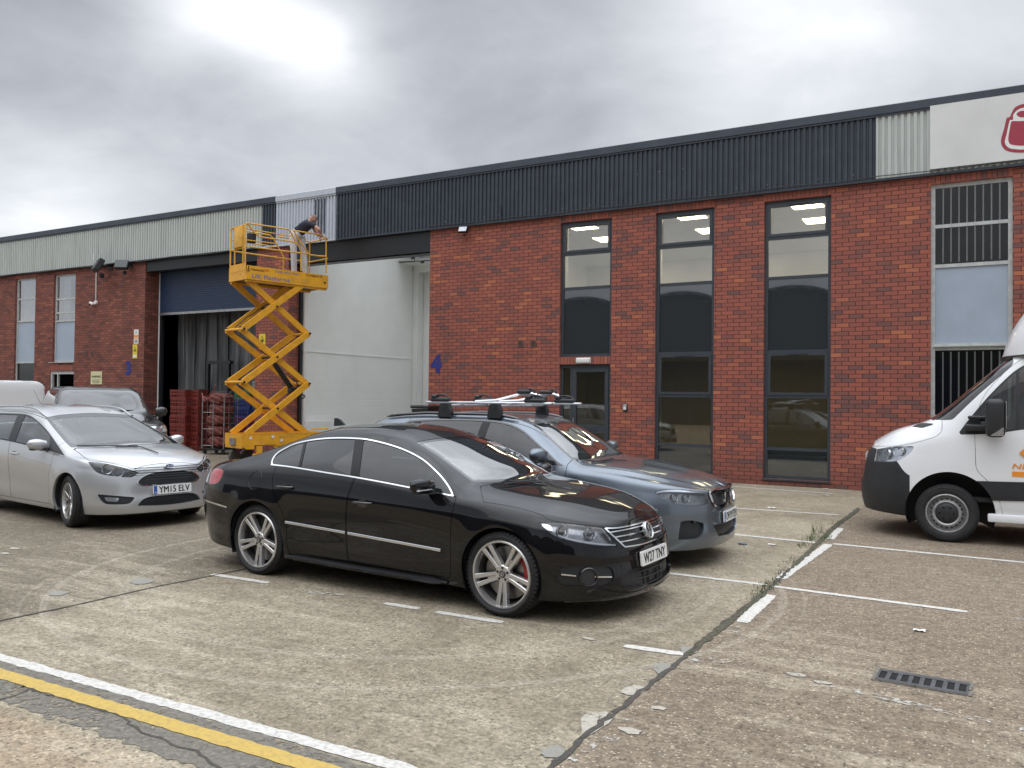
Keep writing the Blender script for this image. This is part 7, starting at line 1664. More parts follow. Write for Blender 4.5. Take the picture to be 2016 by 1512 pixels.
# ------------------------------------------------------------------ ground
def ground_mat():
    m, t, out = new_mat('yard_concrete'); n = NT(t); p = n.pos(); sp = n.n('ShaderNodeSeparateXYZ'); n.l(p, sp.inputs[0])
    X, Y = sp.outputs[0], sp.outputs[1]
    big = n.noise(p, .35, 5, .6, .4); mid = n.noise(p, 1.7, 6, .65, .6); fine = n.noise(p, 22, 5, .7); vf = n.noise(p, 85, 3, .75)
    mp = n.n('ShaderNodeMapping'); n.l(p, mp.inputs[0]); mp.inputs['Scale'].default_value = (.5, 3.2, 1); mp.inputs['Rotation'].default_value = (0, 0, R(3))
    st = n.noise(mp.outputs[0], 1.5, 6, .7, .3)
    mp2 = n.n('ShaderNodeMapping'); n.l(p, mp2.inputs[0]); mp2.inputs['Scale'].default_value = (2, 46., 1); st2 = n.noise(mp2.outputs[0], 1.5, 3, .6)
    base = n.ramp(n.m('ADD', n.m('MULTIPLY', big, .45), n.m('MULTIPLY', mid, .55)), [(.28, (.16, .136, .098)), (.45, (.27, .236, .178)), (.6, (.36, .322, .248)), (.78, (.46, .418, .33))])
    # the right-hand slab is a little pinker
    rs = n.smooth(X, -1.75, -1.60); base = n.mix(n.m('MULTIPLY', rs, .72), base, (.205, .160, .122, 1))
    ls = n.smooth(X, -6.0, -6.3); base = n.mix(n.m('MULTIPLY', ls, .75), base, (.160, .138, .106, 1))
    lane = n.smooth(Y, 2.62, 2.45); base = n.mix(n.m('MULTIPLY', lane, .6), base, (.37, .28, .19, 1))
    # pale worn laitance in streaks, mostly in the near bay
    wear = n.m('MULTIPLY', n.smooth(n.m('ADD', st, n.m('MULTIPLY', n.m('SUBTRACT', big, .5), .8)), .50, .68), n.m('MULTIPLY_ADD', n.smooth(Y, 7.5, 4.5), .8, .2))
    base = n.mix(n.m('MULTIPLY', wear, .42), base, (.55, .50, .395, 1))
    # arcs left by turning tyres
    arc = n.n('ShaderNodeVectorMath', operation='DISTANCE'); n.l(p, arc.inputs[0]); arc.inputs[1].default_value = (-4.6, 6.6, 0)
    ring = n.noise(None or n_comb(n, arc.outputs['Value']), 7.0, 3, .6)
    am = n.m('MULTIPLY', n.smooth(ring, .52, .66), n.m('MULTIPLY', n.smooth(arc.outputs['Value'], 1.8, 2.4), n.smooth(arc.outputs['Value'], 4.0, 3.2)))
    base = n.mix(n.m('MULTIPLY', am, .45), base, (.44, .405, .34, 1))
    # aggregate speckle
    v1 = n.n('ShaderNodeTexVoronoi'); n.l(p, v1.inputs['Vector']); v1.inputs['Scale'].default_value = 62
    s1 = n.n('ShaderNodeSeparateColor'); n.l(v1.outputs['Color'], s1.inputs[0])
    bright = n.m('MULTIPLY', n.m('GREATER_THAN', s1.outputs[0], .86), n.smooth(v1.outputs['Distance'], .5, .28))
    dark = n.m('MULTIPLY', n.m('LESS_THAN', s1.outputs[0], .20), n.smooth(v1.outputs['Distance'], .6, .3))
    expose = n.smooth(n.m('ADD', mid, n.m('MULTIPLY', n.m('ADD', rs, lane), .12)), .35, .6)
    base = n.mix(n.m('MULTIPLY', bright, n.m('MULTIPLY_ADD', expose, .55, .2)), base, (.62, .55, .44, 1))
    base = n.mix(n.m('MULTIPLY', dark, n.m('MULTIPLY_ADD', expose, .45, .2)), base, (.075, .060, .048, 1))
    v2 = n.n('ShaderNodeTexVoronoi'); n.l(p, v2.inputs['Vector']); v2.inputs['Scale'].default_value = 19
    s2 = n.n('ShaderNodeSeparateColor'); n.l(v2.outputs['Color'], s2.inputs[0])
    chip = n.m('MULTIPLY', n.m('GREATER_THAN', s2.outputs[1], .93), n.smooth(v2.outputs['Distance'], .34, .2)); base = n.mix(n.m('MULTIPLY', chip, .4), base, (.50, .46, .38, 1))
    pit = n.m('MULTIPLY', n.m('LESS_THAN', s2.outputs[1], .06), n.smooth(v2.outputs['Distance'], .30, .18)); base = n.mix(n.m('MULTIPLY', pit, .6), base, (.08, .07, .055, 1))
    base = n.mix(n.m('MULTIPLY', n.smooth(fine, .35, .75), .35), base, n.mix(.5, base, (.12, .105, .085, 1)))
    g1 = n.noise(p, 34, 5, .75); g2 = n.noise(p, 11, 4, .65)
    k_ = n.m('ADD', n.m('MULTIPLY', n.m('SUBTRACT', g1, .5), 2.3), n.m('MULTIPLY', n.m('SUBTRACT', g2, .5), 1.1))
    hv = n.n('ShaderNodeVectorMath', operation='SCALE'); n.l(base, hv.inputs[0]); n.l(n.m('ADD', .88, k_), hv.inputs[3]); base = hv.outputs[0]
    wm = n.n('ShaderNodeVectorMath', operation='MULTIPLY'); n.l(base, wm.inputs[0]); wm.inputs[1].default_value = (1.03, 1.0, .955); base = wm.outputs[0]
    # oil and tyre dirt
    oil = n.smooth(n.noise(p, .9, 7, .68, .8), .60, .76); base = n.mix(n.m('MULTIPLY', oil, .45), base, (.085, .078, .068, 1))
    b = n.bsdf(Base_Color=base, Roughness=.88); b.inputs['Specular IOR Level'].default_value = .25
    h = n.m('ADD', n.m('ADD', n.m('MULTIPLY', fine, .5), n.m('MULTIPLY', vf, .35)), n.m('ADD', n.m('MULTIPLY', st2, .30), n.m('MULTIPLY', bright, .25)))
    n.l(n.bump(h, .75, .008), b.inputs['Normal']); n.l(b.outputs[0], out.inputs[0]); return m
def n_comb(n, v):
    c = n.n('ShaderNodeCombineXYZ'); n.l(v, c.inputs[0]); return c.outputs[0]
mb = MB(); mb.add([(-160, -120, 0), (120, -120, 0), (120, 200, 0), (-160, 200, 0)], [(0, 1, 2, 3)])
GR = mb.build('ground', ground_mat(), fix=False); GR['kind'] = 'structure'
def worn(name, col, amount=.5, scale=9., dirt=(.22, .20, .165), rough=.75, patchy=.35):
    """paint with holes worn through it"""
    m, t, out = new_mat(name); n = NT(t); p = n.pos()
    a = n.noise(p, scale, 8, .72, .3); b_ = n.noise(p, 1.3, 4, .6)
    k = n.m('ADD', n.m('MULTIPLY', a, .75), n.m('MULTIPLY', b_, patchy))
    mask = n.smooth(k, amount-.03, amount+.03)
    f = n.noise(p, 34, 6, .7); c = n.mix(n.m('MULTIPLY', n.smooth(f, .38, .72), .6), C4(col), C4(dirt))
    b = n.bsdf(Base_Color=c, Roughness=rough); n.l(n.bump(f, .4, .004), b.inputs['Normal'])
    tr = n.n('ShaderNodeBsdfTransparent'); mx = n.n('ShaderNodeMixShader'); n.l(mask, mx.inputs[0]); n.l(tr.outputs[0], mx.inputs[1]); n.l(b.outputs[0], mx.inputs[2]); n.l(mx.outputs[0], out.inputs[0]); return m
M['line_white'] = worn('worn_white_line', (.62, .60, .55), .40); M['line_faint'] = worn('very_worn_white_line', (.48, .46, .41), .64, 14, patchy=.4); M['line_solid'] = worn('white_line', (.60, .585, .54), .37, 12)
M['line_yellow'] = worn('worn_yellow_line', (.52, .36, .085), .40, 10, dirt=(.30, .22, .09)); M['tar'] = worn('tar_joint', (.048, .044, .036), .44, 18, dirt=(.11, .098, .078)); M['tarpatch'] = worn('dark_bitumen_repair', (.125, .115, .095), .50, 14, dirt=(.30, .265, .21))
M['cement'] = worn('cement_patch', (.43, .40, .335), .45, 20); M['patch_grey'] = worn('grey_patch', (.26, .25, .22), .46, 20)
ZL = [.004]
def line(name, P0, P1, w_, mat, label=None, rag=.16, step=.045, z=None, curve=0.):
    """painted strip with ragged edges between two ground points"""
    a, b = np.array(P0[:2], float), np.array(P1[:2], float); L_ = np.linalg.norm(b-a); d = (b-a)/L_; nn = np.array([-d[1], d[0]]); n = max(2, int(L_/step)); vs = []
    z = z or .004
    for i in range(n+1):
        q = a+(b-a)*i/n+nn*curve*math.sin(PI*i/n)*L_; r = 1 if 0 < i < n else .7
        vs += [(*(q-nn*w_/2*(1+random.uniform(-rag, rag))*r), z), (*(q+nn*w_/2*(1+random.uniform(-rag, rag))*r), z)]
    mb = MB(); mb.add(vs, [(2*i, 2*i+2, 2*i+3, 2*i+1) for i in range(n)]); o = mb.build(name, M[mat], fix=False); o['kind'] = 'structure'; return o
def gp(px, py): return onz(px, py, 0.)
# bay lines parallel to the terrace (left row) and to the right
for (a, b, w_, m_) in (((417, 1131), (529, 1148), .075, 'line_white'), ((600, 1165), (740, 1188), .07, 'line_faint'), ((757, 1188), (826, 1199), .075, 'line_white'), ((858, 1205), (990, 1226), .075, 'line_white'),
                       ((1229, 1272), (1348, 1289), .085, 'line_white'), ((1316, 1129), (1510, 1152), .075, 'line_solid'), ((1440, 1052), (1608, 1069), .085, 'line_solid'),
                       ((1420, 999), (1652, 1014), .075, 'line_white'), ((1440, 958), (1640, 972), .075, 'line_white'),
                       ((1516, 1154), (1905, 1205), .075, 'line_white'), ((1905, 1205), (2100, 1232), .08, 'line_faint'), ((1640, 1071), (2110, 1117), .085, 'line_white'), ((1660, 1014), (1760, 1021), .07, 'line_faint'),
                       ((1380, 1294), (1600, 1340), .08, 'line_faint'), ((1600, 1342), (2050, 1445), .07, 'line_faint')):
    line('parking_line', gp(*a), gp(*b), w_, m_)
# intermittent line painted along the slab joint
for a, b, w_, m_ in (((1460, 1226), (1518, 1172), .10, 'line_white'), ((1536, 1140), (1632, 1072), .10, 'line_solid'), ((1634, 1062), (1655, 1040), .09, 'line_white'), ((1430, 1256), (1455, 1232), .09, 'line_faint'), ((1362, 1305), (1402, 1285), .09, 'line_faint'), ((1225, 1430), (1290, 1375), .08, 'line_faint'), ((1120, 1512), (1210, 1452), .10, 'line_faint')):
    line('parking_line', gp(*a), gp(*b), w_, m_, z=.0045)
line('white_edge_line', gp(-200, 1240), gp(820, 1520), .085, 'line_solid', rag=.16)
line('white_edge_line', gp(820, 1520), gp(1500, 1712), .085, 'line_solid', rag=.16)
line('bitumen_repair', gp(-220, 1268), gp(1200, 1712), .40, 'tarpatch', rag=.10, z=.003)
line('yellow_edge_line', gp(-200, 1268), gp(680, 1530), .105, 'line_yellow', rag=.12, z=.0062)
line('yellow_edge_line', gp(680, 1530), gp(1300, 1712), .105, 'line_yellow', rag=.12, z=.0062)
def crack(name, pts, w0, w1, mat='tar', z=.005, jit=.008):
    P_ = [np.array(gp(*p)[:2]) for p in pts]; Q = []
    for a, b in zip(P_, P_[1:]):
        n = max(2, int(np.linalg.norm(b-a)/.06))
        for i in range(n): Q.append(a+(b-a)*i/n+rng.normal(0, jit, 2))
    Q.append(P_[-1]); vs = []
    for i, q in enumerate(Q):
        d = Q[min(i+1, len(Q)-1)]-Q[max(i-1, 0)]; d /= max(np.linalg.norm(d), 1e-6); nn = np.array([-d[1], d[0]]); w_ = (w0+(w1-w0)*i/len(Q))*random.uniform(.72, 1.28)/2
        vs += [(*(q-nn*w_), z), (*(q+nn*w_), z)]
    mb = MB(); mb.add(vs, [(2*i, 2*i+2, 2*i+3, 2*i+1) for i in range(len(Q)-1)]); o = mb.build(name, M[mat], fix=False); o['kind'] = 'structure'
crack('slab_joint', [(1050, 1555), (1086, 1510), (1200, 1414), (1270, 1355), (1353, 1290), (1420, 1232), (1479, 1188), (1530, 1145), (1605, 1074), (1650, 1035), (1690, 1000)], .034, .034)
crack('slab_joint', [(1353, 1290), (1400, 1252), (1440, 1222), (1479, 1188), (1505, 1168)], .055, .05, 'moss', .0056, .006)
crack('slab_joint', [(1565, 1115), (1590, 1090), (1640, 1040), (1690, 1003)], .05, .08, 'moss', .0056, .008)
crack('slab_joint', [(-60, 1236), (0, 1223), (120, 1198), (213, 1177), (300, 1157), (417, 1134), (560, 1104)], .022, .022, jit=.004)
crack('crack', [(-60, 1395), (0, 1380), (60, 1362), (40, 1352), (120, 1377), (210, 1402), (330, 1460), (430, 1512), (520, 1560)], .014, .014, jit=.014)
def patch(name, pts, mat, z=.0048):
    P_ = [gp(*p) for p in pts]; Q = spline2([(p[0], p[1]) for p in P_], 4); mb = MB(); Q = Q+rng.normal(0, .004, Q.shape); mb.add([(x, y, z) for x, y in Q], [tuple(range(len(Q)))]); o = mb.build(name, M[mat], fix=False); o['kind'] = 'structure'
patch('cement_patch', [(1146, 1412), (1190, 1402), (1208, 1410), (1200, 1425), (1150, 1453), (1145, 1440)], 'cement')
patch('cement_patch', [(1222, 1362), (1250, 1350), (1270, 1356), (1258, 1368), (1240, 1370)], 'cement', .0049)
patch('cement_patch', [(1285, 1312), (1310, 1306), (1320, 1318), (1295, 1327)], 'patch_grey')
patch('cement_patch', [(1068, 1478), (1100, 1468), (1112, 1485), (1090, 1494), (1070, 1490)], 'patch_grey', .0049)
patch('cement_patch', [(1340, 1276), (1365, 1274), (1372, 1285), (1350, 1290)], 'patch_grey', .0055)
patch('repair_patch', [(256, 1144), (275, 1138), (305, 1144), (285, 1150), (262, 1150)], 'patch_grey')
patch('repair_patch', [(97, 1168), (115, 1164), (134, 1167), (120, 1173), (100, 1173)], 'patch_grey')
for (px, py, r) in ((668, 1171, .03), (645, 1168, .02), (710, 1175, .02), (625, 1166, .015), (1160, 1258, .03), (30, 1080, .05), (10, 1090, .04), (1570, 1330, .04), (1620, 1345, .03), (1295, 1395, .03), (1240, 1440, .04)):
    g = gp(px, py); mb = MB(); n = 9; mb.add([(g[0]+r*1.8*random.uniform(.6, 1.2)*math.cos(2*PI*k/n), g[1]+r*random.uniform(.6, 1.2)*math.sin(2*PI*k/n), .0047) for k in range(n)], [tuple(range(n))]); o = mb.build('paint_fleck', M['cement'], fix=False); o['kind'] = 'structure'
# the drain
def drain():
    a, b, c = gp(1722, 1338), gp(1722, 1314), gp(1910, 1345)
    cx = gp(1815, 1343); t = thing('drain_grate', 'cast iron drain grate with eight slots set in the concrete', 'drain grate', (cx[0], cx[1], 0), R(-2))
    L_, Wd = .49, .235; mb = MB(); z = .008
    mb.box((-L_/2, -Wd/2, .001), (L_/2, -Wd/2+.045, z)); mb.box((-L_/2, Wd/2-.045, .001), (L_/2, Wd/2, z)); n = 8; cell = L_/n; 
    for k in range(n+1):
        x = -L_/2+k*cell; w_ = .024; mb.box((max(-L_/2, x-w_/2), -Wd/2+.045, .001), (min(L_/2, x+w_/2), Wd/2-.045, z-.001))
    mb.build('grate', M['iron'], t)
    mb = MB(); mb.box((-L_/2+.01, -Wd/2+.04, .0005), (L_/2-.01, Wd/2-.04, .0022)); mb.build('gully_shade', M['void'], t)  # flat black sheet, painting the shade beneath the slots
    mb = MB(); e = .022; zz = .0055
    mb.box((-L_/2-e, Wd/2+.001, .001), (L_/2+e, Wd/2+e, zz)); mb.box((-L_/2-e, -Wd/2-e*.4, .001), (L_/2+e, -Wd/2-.001, zz)); mb.box((-L_/2-e, -Wd/2, .001), (-L_/2-.001, Wd/2, zz)); mb.box((L_/2+.001, -Wd/2, .001), (L_/2+e, Wd/2, zz)); mb.build('frame', M['tarpatch'], t)
M['void'] = simple('drain_shadow_black', (.004, .004, .004), .9)
M['iron'] = simple('cast_iron', (.085, .085, .088), .55, metal=.2, var=.25, scale=20, bump=.3)
drain()
# litter and weeds
def litter(px, py, s, mat, label, grp='litter on the concrete'):
    g = gp(px, py); s *= .5; mb = MB(); n = 5; vs = []
    for i in range(n):
        for j in range(4): vs.append((g[0]+s*(i/(n-1)-.5)*1.6, g[1]+s*(j/3-.5), .006+random.uniform(0, .35)*s*.6))
    mb.add(vs, [(i*4+j, i*4+j+1, (i+1)*4+j+1, (i+1)*4+j) for i in range(n-1) for j in range(3)]); o = mb.build('litter_scrap', M[mat], fix=False, smooth=True); o.data.transform(Matrix.Translation((-g[0], -g[1], 0))); o.location = (g[0], g[1], 0); tag(o, label, 'litter', grp); return o
litter(1519, 1001, .14, 'plate', 'white flattened scrap on the concrete between the grey estate and the van'); litter(1519, 1073, .10, 'plate', 'white scrap on the bay line ahead of the grey estate'); litter(1626, 976, .13, 'plate', 'white scrap close to the wall near the van bumper')
litter(1625, 963, .11, 'plate', 'pale scrap at the foot of the brick wall by the van bumper'); litter(1462, 1072, .13, 'litter_blue', 'blue crumpled wrapper just ahead of the grey estate'); litter(1810, 1243, .10, 'plate', 'pale flat scrap above the drain on the right-hand slab'); litter(1735, 1023, .06, 'plate', 'small white scrap on the ground beneath the van bumper')
# ------------------------------------------------------------------ weeds in the joint
def weeds():
    mb = MB()
    for (px, py, n, h) in ((1505, 1158, 160, .035), (1522, 1146, 140, .04), (1600, 1062, 120, .07), (1607, 1050, 45, .17), (1625, 1060, 120, .05), (1490, 1172, 90, .03), (1650, 1030, 90, .04), (1580, 1075, 90, .05), (1560, 1105, 90, .03), (1540, 1128, 90, .03)):
        g = gp(px, py)
        for _ in range(n//2):
            x, y = g[0]+random.gauss(0, .035), g[1]+random.gauss(0, .13); a = random.uniform(0, 2*PI); hh = h*random.uniform(.3, 1.1); l = random.uniform(.2, .7)*hh; w_ = .004
            mb.add([(x-w_*math.sin(a), y+w_*math.cos(a), 0), (x+w_*math.sin(a), y-w_*math.cos(a), 0), (x+l*math.cos(a), y+l*math.sin(a), hh)], [(0, 1, 2)])
    o = mb.build('weeds', M['weed'], fix=False); tag(o, 'thin green and straw weeds growing out of the slab joint', 'weeds', None, 'stuff')
weeds()
# ------------------------------------------------------------------ scissor lift
def scissor_lift():
    Np = np.array([-15.39, 14.28]); a = np.array([.259, .966]); a = a/np.linalg.norm(a); b = np.array([-a[1], a[0]]); L_, Wd = 2.28, .90
    c0 = Np+a*L_/2+b*Wd/2; rz = math.atan2(a[1], a[0])
    t = thing('scissor_lift', 'raised yellow scissor lift standing in front of the brick pier', 'scissor lift', (c0[0], c0[1], 0), rz)
    inv = t.matrix_basis.inverted()
    def near(px, py, y=-Wd/2):
        """pixel -> local point on the vertical plane y = const"""
        o = inv@Vector(CO); d = inv.to_3x3()@Vector(ray(px, py)); k = (y-o.y)/d.y; return o+d*k
    def end(px, py, x=-L_/2):
        o = inv@Vector(CO); d = inv.to_3x3()@Vector(ray(px, py)); k = (x-o.x)/d.x; return o+d*k
    Z = lambda x, y: (420+x/2.907, 380+y/2.907)
    Q = lambda x, y: (420+x/7.56, 400+y/7.56)
    h = Wd/2; zb = 4.47; zt = zb+.335
    Y = M['yellow']; YR = M['yellow_rail']
    # scissor pairs
    lv = [.72, near(*Z(360, 1086)).z, near(*Z(360, 790)).z, zb+.02]
    xl = [near(*Z(190, 1375)).x, near(*Z(175, 1085)).x, near(*Z(175, 780)).x, near(*Z(205, 497)).x]
    xr = [near(*Z(550, 1365)).x, near(*Z(550, 1087)).x, near(*Z(552, 798)).x, near(*Z(515, 530)).x]
    for i in range(3):
        z0, z1 = lv[i], lv[i+1]
        for (xa, xb, yy) in ((xl[i], xr[i+1], -h+.05), (xr[i], xl[i+1], -h+.14), (xl[i], xr[i+1], h-.14), (xr[i], xl[i+1], h-.05)):
            mb = MB(); mb.bar((xa, yy, z0), (xb, yy, z1), .055, .145); o = mb.build('scissor_arm', Y, t)
        xc = (xl[i]+xr[i+1]+xr[i]+xl[i+1])/4; zc = (z0+z1)/2
        mb = MB(); mb.tube([(xc, -h+.01, zc), (xc, h-.01, zc)], .028, 12); mb.build('pivot_pin', M['black_steel'], t)
        for (x, z) in ((xl[i+1], z1), (xr[i+1], z1)):
            if i == 2: continue
            mb = MB(); mb.tube([(x, -h-.01, z), (x, h+.01, z)], .036, 12); mb.build('cross_tube', Y, t)
            for s in (-1, 1):
                mb = MB(); mb.lathe([(0, -.012), (.03, -.01), (.036, .012)] if s < 0 else [(0, .012), (.03, .01), (.036, -.012)], c=(x, s*(h+.012), z), seg=14); mb.build('pivot_pin', M['black_steel'], t)
    # hydraulic ram and hoses
    r0, r1 = near(*Z(455, 1130), y=0), near(*Z(285, 880), y=0)
    mb = MB(); mb.tube([(r0.x, .0, r0.z), (r0.x+(r1.x-r0.x)*.62, 0, r0.z+(r1.z-r0.z)*.62)], .07, 14); mb.rbox((r0.x, 0, r0.z), (.22, .2, .16), .03, 2); mb.build('hydraulic_ram', M['black_steel'], t, smooth=True)
    mb = MB(); mb.tube([(r0.x+(r1.x-r0.x)*.6, 0, r0.z+(r1.z-r0.z)*.6), (r1.x, 0, r1.z)], .038, 12); mb.build('ram_rod', M['dark_plastic'], t, smooth=True)
    def hose(pts, r=.014):
        mb = MB(); P_ = spline2([(p[0], p[2]) for p in pts], 6, closed=False); mb.tube([(x, pts[0][1]+.01*math.sin(i), z) for i, (x, z) in enumerate(P_)], r, 6); mb.build('hose', M['dark_plastic'], t)
    n_ = lambda x, y, yy: tuple(near(*Z(x, y), y=yy))
    hose([n_(190, 500, .1), n_(250, 570, .1), n_(320, 632, .1), n_(300, 640, .1), n_(230, 690, .1), n_(180, 720, .1), n_(120, 790, .1), n_(200, 850, .1), n_(300, 925, .1)])
    hose([n_(450, 1060, -.3), n_(480, 1090, -.3), n_(500, 1140, -.3), n_(522, 1165, -.3), n_(505, 1178, -.3), n_(498, 1155, -.3)], .016)
    # platform deck and kick boards
    mb = MB(); mb.box((-L_/2+.012, -h+.012, zb+.03), (L_/2-.012, h-.012, zb+.07)); mb.build('platform_deck', M['steel'], t)
    for nm, A, B in (('kick_board', (-L_/2, -h, zb), (L_/2, -h+.012, zt)), ('kick_board', (-L_/2, h-.012, zb), (L_/2, h, zt)), ('kick_board', (L_/2-.012, -h+.0125, zb), (L_/2, h-.0125, zt)), ('kick_board', (-L_/2, -h+.0125, zb), (-L_/2+.012, h-.0125, zb+.20))):
        mb = MB(); mb.box(A, B); mb.build(nm, Y, t)
    mb = MB(); mb.box((-L_/2+.02, -h+.03, zb-.05), (L_/2-.02, -h+.10, zb-.001)); mb.box((-L_/2+.02, h-.10, zb-.05), (L_/2-.02, h-.03, zb-.001)); mb.build('platform_chassis', M['yellow'], t)
    mb = MB(); mb.box((-L_/2-.004, -h+.10, zb+.21), (-L_/2+.012, h-.06, zb+.40)); mb.build('gate_plate', Y, t)
    for (px, py) in ((1660, 1185),):
        q = near(*Q(px, py)); mb = MB(); mb.lathe([(0, -.004), (.03, -.003), (.032, .0)], c=(q.x, -h, q.z), seg=16); mb.build('rubber_stop', M['black_steel'], t)
    for px, py in ((232, 1085), (400, 1062)):
        q = end(*Q(px, py)); mb = MB(); mb.lathe([(0, -.004), (.013, -.003), (.014, 0)], c=(-L_/2, q.y, q.z), axis='x', seg=10); mb.build('bolt', M['black_steel'], t)
    # guard rails
    r = .019; top = zb+1.33; RT = lambda pts, nm='guard_rail', rr=r: (lambda m_: m_.build(nm, YR, t, smooth=True))(MBt(pts, rr))
    def MBt(pts, rr): m_ = MB(); m_.tube(pts, rr, 8); return m_
    P = lambda x, y, yy=-h+.02: tuple(near(*Q(x, y), y=yy))
    E = lambda x, y: tuple(end(*Q(x, y)))
    z_mid, z_low = near(*Q(475, 640)).z, 0
    # near long side
    RT([P(475, 1040), P(475, 330), P(490, 300), P(520, 300), P(870, 350), P(1110, 390), P(1150, 420), P(1205, 540), P(1290, 660), P(1315, 730)])
    RT([P(470, 640), P(1000, 705), P(1320, 745), P(1420, 755)]); RT([P(520, 310), P(600, 425), P(680, 500), P(1000, 545), P(1180, 575), P(1240, 600)])
    RT([P(1305, 1010), P(1305, 740)]); RT([P(1180, 405), P(1210, 430), P(1300, 590), P(1420, 760), P(1440, 770)]); RT([P(1180, 405), P(1400, 440), P(1560, 465), P(1620, 480), P(1660, 515), P(1678, 560), P(1678, 780), P(1680, 1040)])
    RT([P(1420, 765), P(1560, 785), P(1678, 790)]); RT([P(470, 545), P(960, 605)], rr=.014); RT([P(480, 375), P(900, 450), P(1140, 490), P(1160, 470)], rr=.015)
    # far long side
    F = lambda x, y: tuple(near(*Q(x, y), y=h-.02))
    RT([(-L_/2+.02, h-.02, zb), (-L_/2+.02, h-.02, top-.06), (-L_/2+.06, h-.02, top), (-.05, h-.02, top), (.05, h-.02, top-.08), (.35, h-.02, top-.5), (.35, h-.02, zb)])
    RT([(-L_/2+.02, h-.02, zb+.78), (L_/2-.05, h-.02, zb+.78)]); RT([(-L_/2+.02, h-.02, zb+1.05), (.1, h-.02, zb+1.05)], rr=.014); RT([(.2, h-.02, top), (L_/2-.06, h-.02, top), (L_/2-.02, h-.02, top-.06), (L_/2-.02, h-.02, zb)])
    RT([(L_/2-.02, -h+.02, top-.02), (L_/2-.02, h-.02, top-.02)]); RT([(L_/2-.02, -h+.02, zb+.78), (L_/2-.02, h-.02, zb+.78)])
    # entry end with its posts, control box
    RT([(-L_/2+.02, -h+.02, top), (-L_/2+.02, h-.02, top)]); RT([(-L_/2+.02, -h+.02, zb+.78), (-L_/2+.02, h-.02, zb+.78)])
    for (x, y) in ((250, 700), (392, 680)):
        qy = -h+(.62 if x < 300 else .20); RT([(-L_/2+.0, qy, top), (-L_/2+.0, qy, zb+.40)], 'gate_post')
    mb = MB(); mb.rbox((-L_/2+.0, -h+.41, top-.28), (.08, .40, .50), .015, 2); mb.build('document_box', YR, t, smooth=True)
    q = end(*Q(430, 520)); mb = MB(); mb.rbox((-L_/2+.16, -h+.10, q.z), (.20, .12, .24), .03, 3); mb.build('control_box', M['dark_plastic'], t, smooth=True)
    # base
    zc = .47; ztop = .74
    q = near(*Z(57, 1380)); xb0 = near(*Z(190, 1400)).x-.10; xb1 = L_/2+.12
    mb = MB(); mb.box((xb0, -h, zc), (xb1, -h+.03, ztop)); mb.box((xb0, h-.03, zc), (xb1, h, ztop)); mb.box((xb0, -h+.031, zc-.08), (xb0+.03, h-.031, ztop)); mb.box((xb1-.03, -h+.031, zc), (xb1, h-.031, ztop)); mb.box((xb0+.03, -h+.031, ztop-.10), (xb1-.03, h-.031, ztop-.05)); mb.build('base_chassis', Y, t)
    mb = MB(); mb.box((xb0+.02, -h-.006, ztop-.012), (xb1-.02, -h+.04, ztop+.006)); mb.build('base_rail', YR, t)
    mb = MB(); pr = [(xb0-.03, zc+.24), (xb0-.03, zc-.02), (xb0+.10, zc-.10), (xb0+.30, zc-.10), (xb0+.30, ztop-.03)]; mb.prism(pr, -h-.015, -h+.0-.0005, lambda x, z, y: (x, y, z)); mb.build('bumper_plate', Y, t)
    mb = MB(); mb.box((xb0-.045, -.12, zc-.0), (xb0-.001, .12, zc+.16)); mb.build('tow_plate', M['steel'], t)
    arc = [(xb0+.62+.26*math.cos(R(k)), .27+.26*math.sin(R(k))) for k in range(0, 91, 10)]
    mb = MB(); mb.prism(arc+[(xb0+.62, zc-.0005), (xb1-.25, zc-.0005), (xb1-.25, .16), (xb0+.88, .16)], -h+.002, -h+.05, lambda x, z, y: (x, y, z)); mb.build('battery_tray_door', Y, t)
    mb = MB(); mb.box((xb0+1.12, -h-.002, .36), (xb0+1.36, -h+.001, .44)); mb.build('vent_slot', M['black_steel'], t)
    mb = MB(); mb.box((xb0+.36, -h-.04, .10), (xb0+.50, -h+.02, .44)); mb.box((xb0+.26, -h-.035, .10), (xb0+.36, -h+.015, .26)); mb.build('wheel_fork', Y, t)
    for s in (-1, 1):
        for x in (xb0+.55, xb1-.28):
            mb = MB(); y0 = s*(h-.08); mb.lathe([(.0, -.065), (.09, -.065), (.10, -.05), (.155, -.055), (.165, -.04), (.165, .04), (.155, .055), (.10, .05), (.09, .065), (0, .065)], c=(x, y0, .165), seg=28); mb.build('wheel', M['tyre_grey'], t, smooth=True)
    for x in (xb0+.22,):
        mb = MB(); mb.lathe([(.0, -.05), (.09, -.05), (.14, -.05), (.15, -.04), (.15, .04), (.14, .05), (0, .05)], c=(x, h-.10, .15), seg=24); mb.build('wheel', M['tyre_grey'], t, smooth=True)
    q = near(600, 840); mb = MB(); mb.tube([(xb1-.5, -h+.05, ztop), (xb1-.5, -h+.05, ztop+.09), (xb1-.02, -h+.05, ztop+.09), (xb1-.02, -h+.05, ztop)], .02, 6); mb.build('hand_rail', Y, t)
    # lettering on the near kick board
    def lett(nm, body, pa, pb, hgt, mat, bold=.01, shear=0.):
        A, B = near(*Q(*pa)), near(*Q(*pb)); w_ = (B-A).length; c_ = (A+B)/2; ux = (B-A).normalized(); m_ = MB()
        sl = math.atan2(B.z-A.z, B.x-A.x); text(m_, body, lambda u, v: (c_.x+u, -h-.003, c_.z+v), w_, hgt, bold=bold, shear=shear); m_.build(nm, M[mat], t, fix=False)
    lett('lettering', 'Haulotte', (565, 985), (750, 1000), .060, 'plate_ink', .012); lett('lettering', '>>', (758, 1000), (828, 1008), .060, 'sign_red', .02)
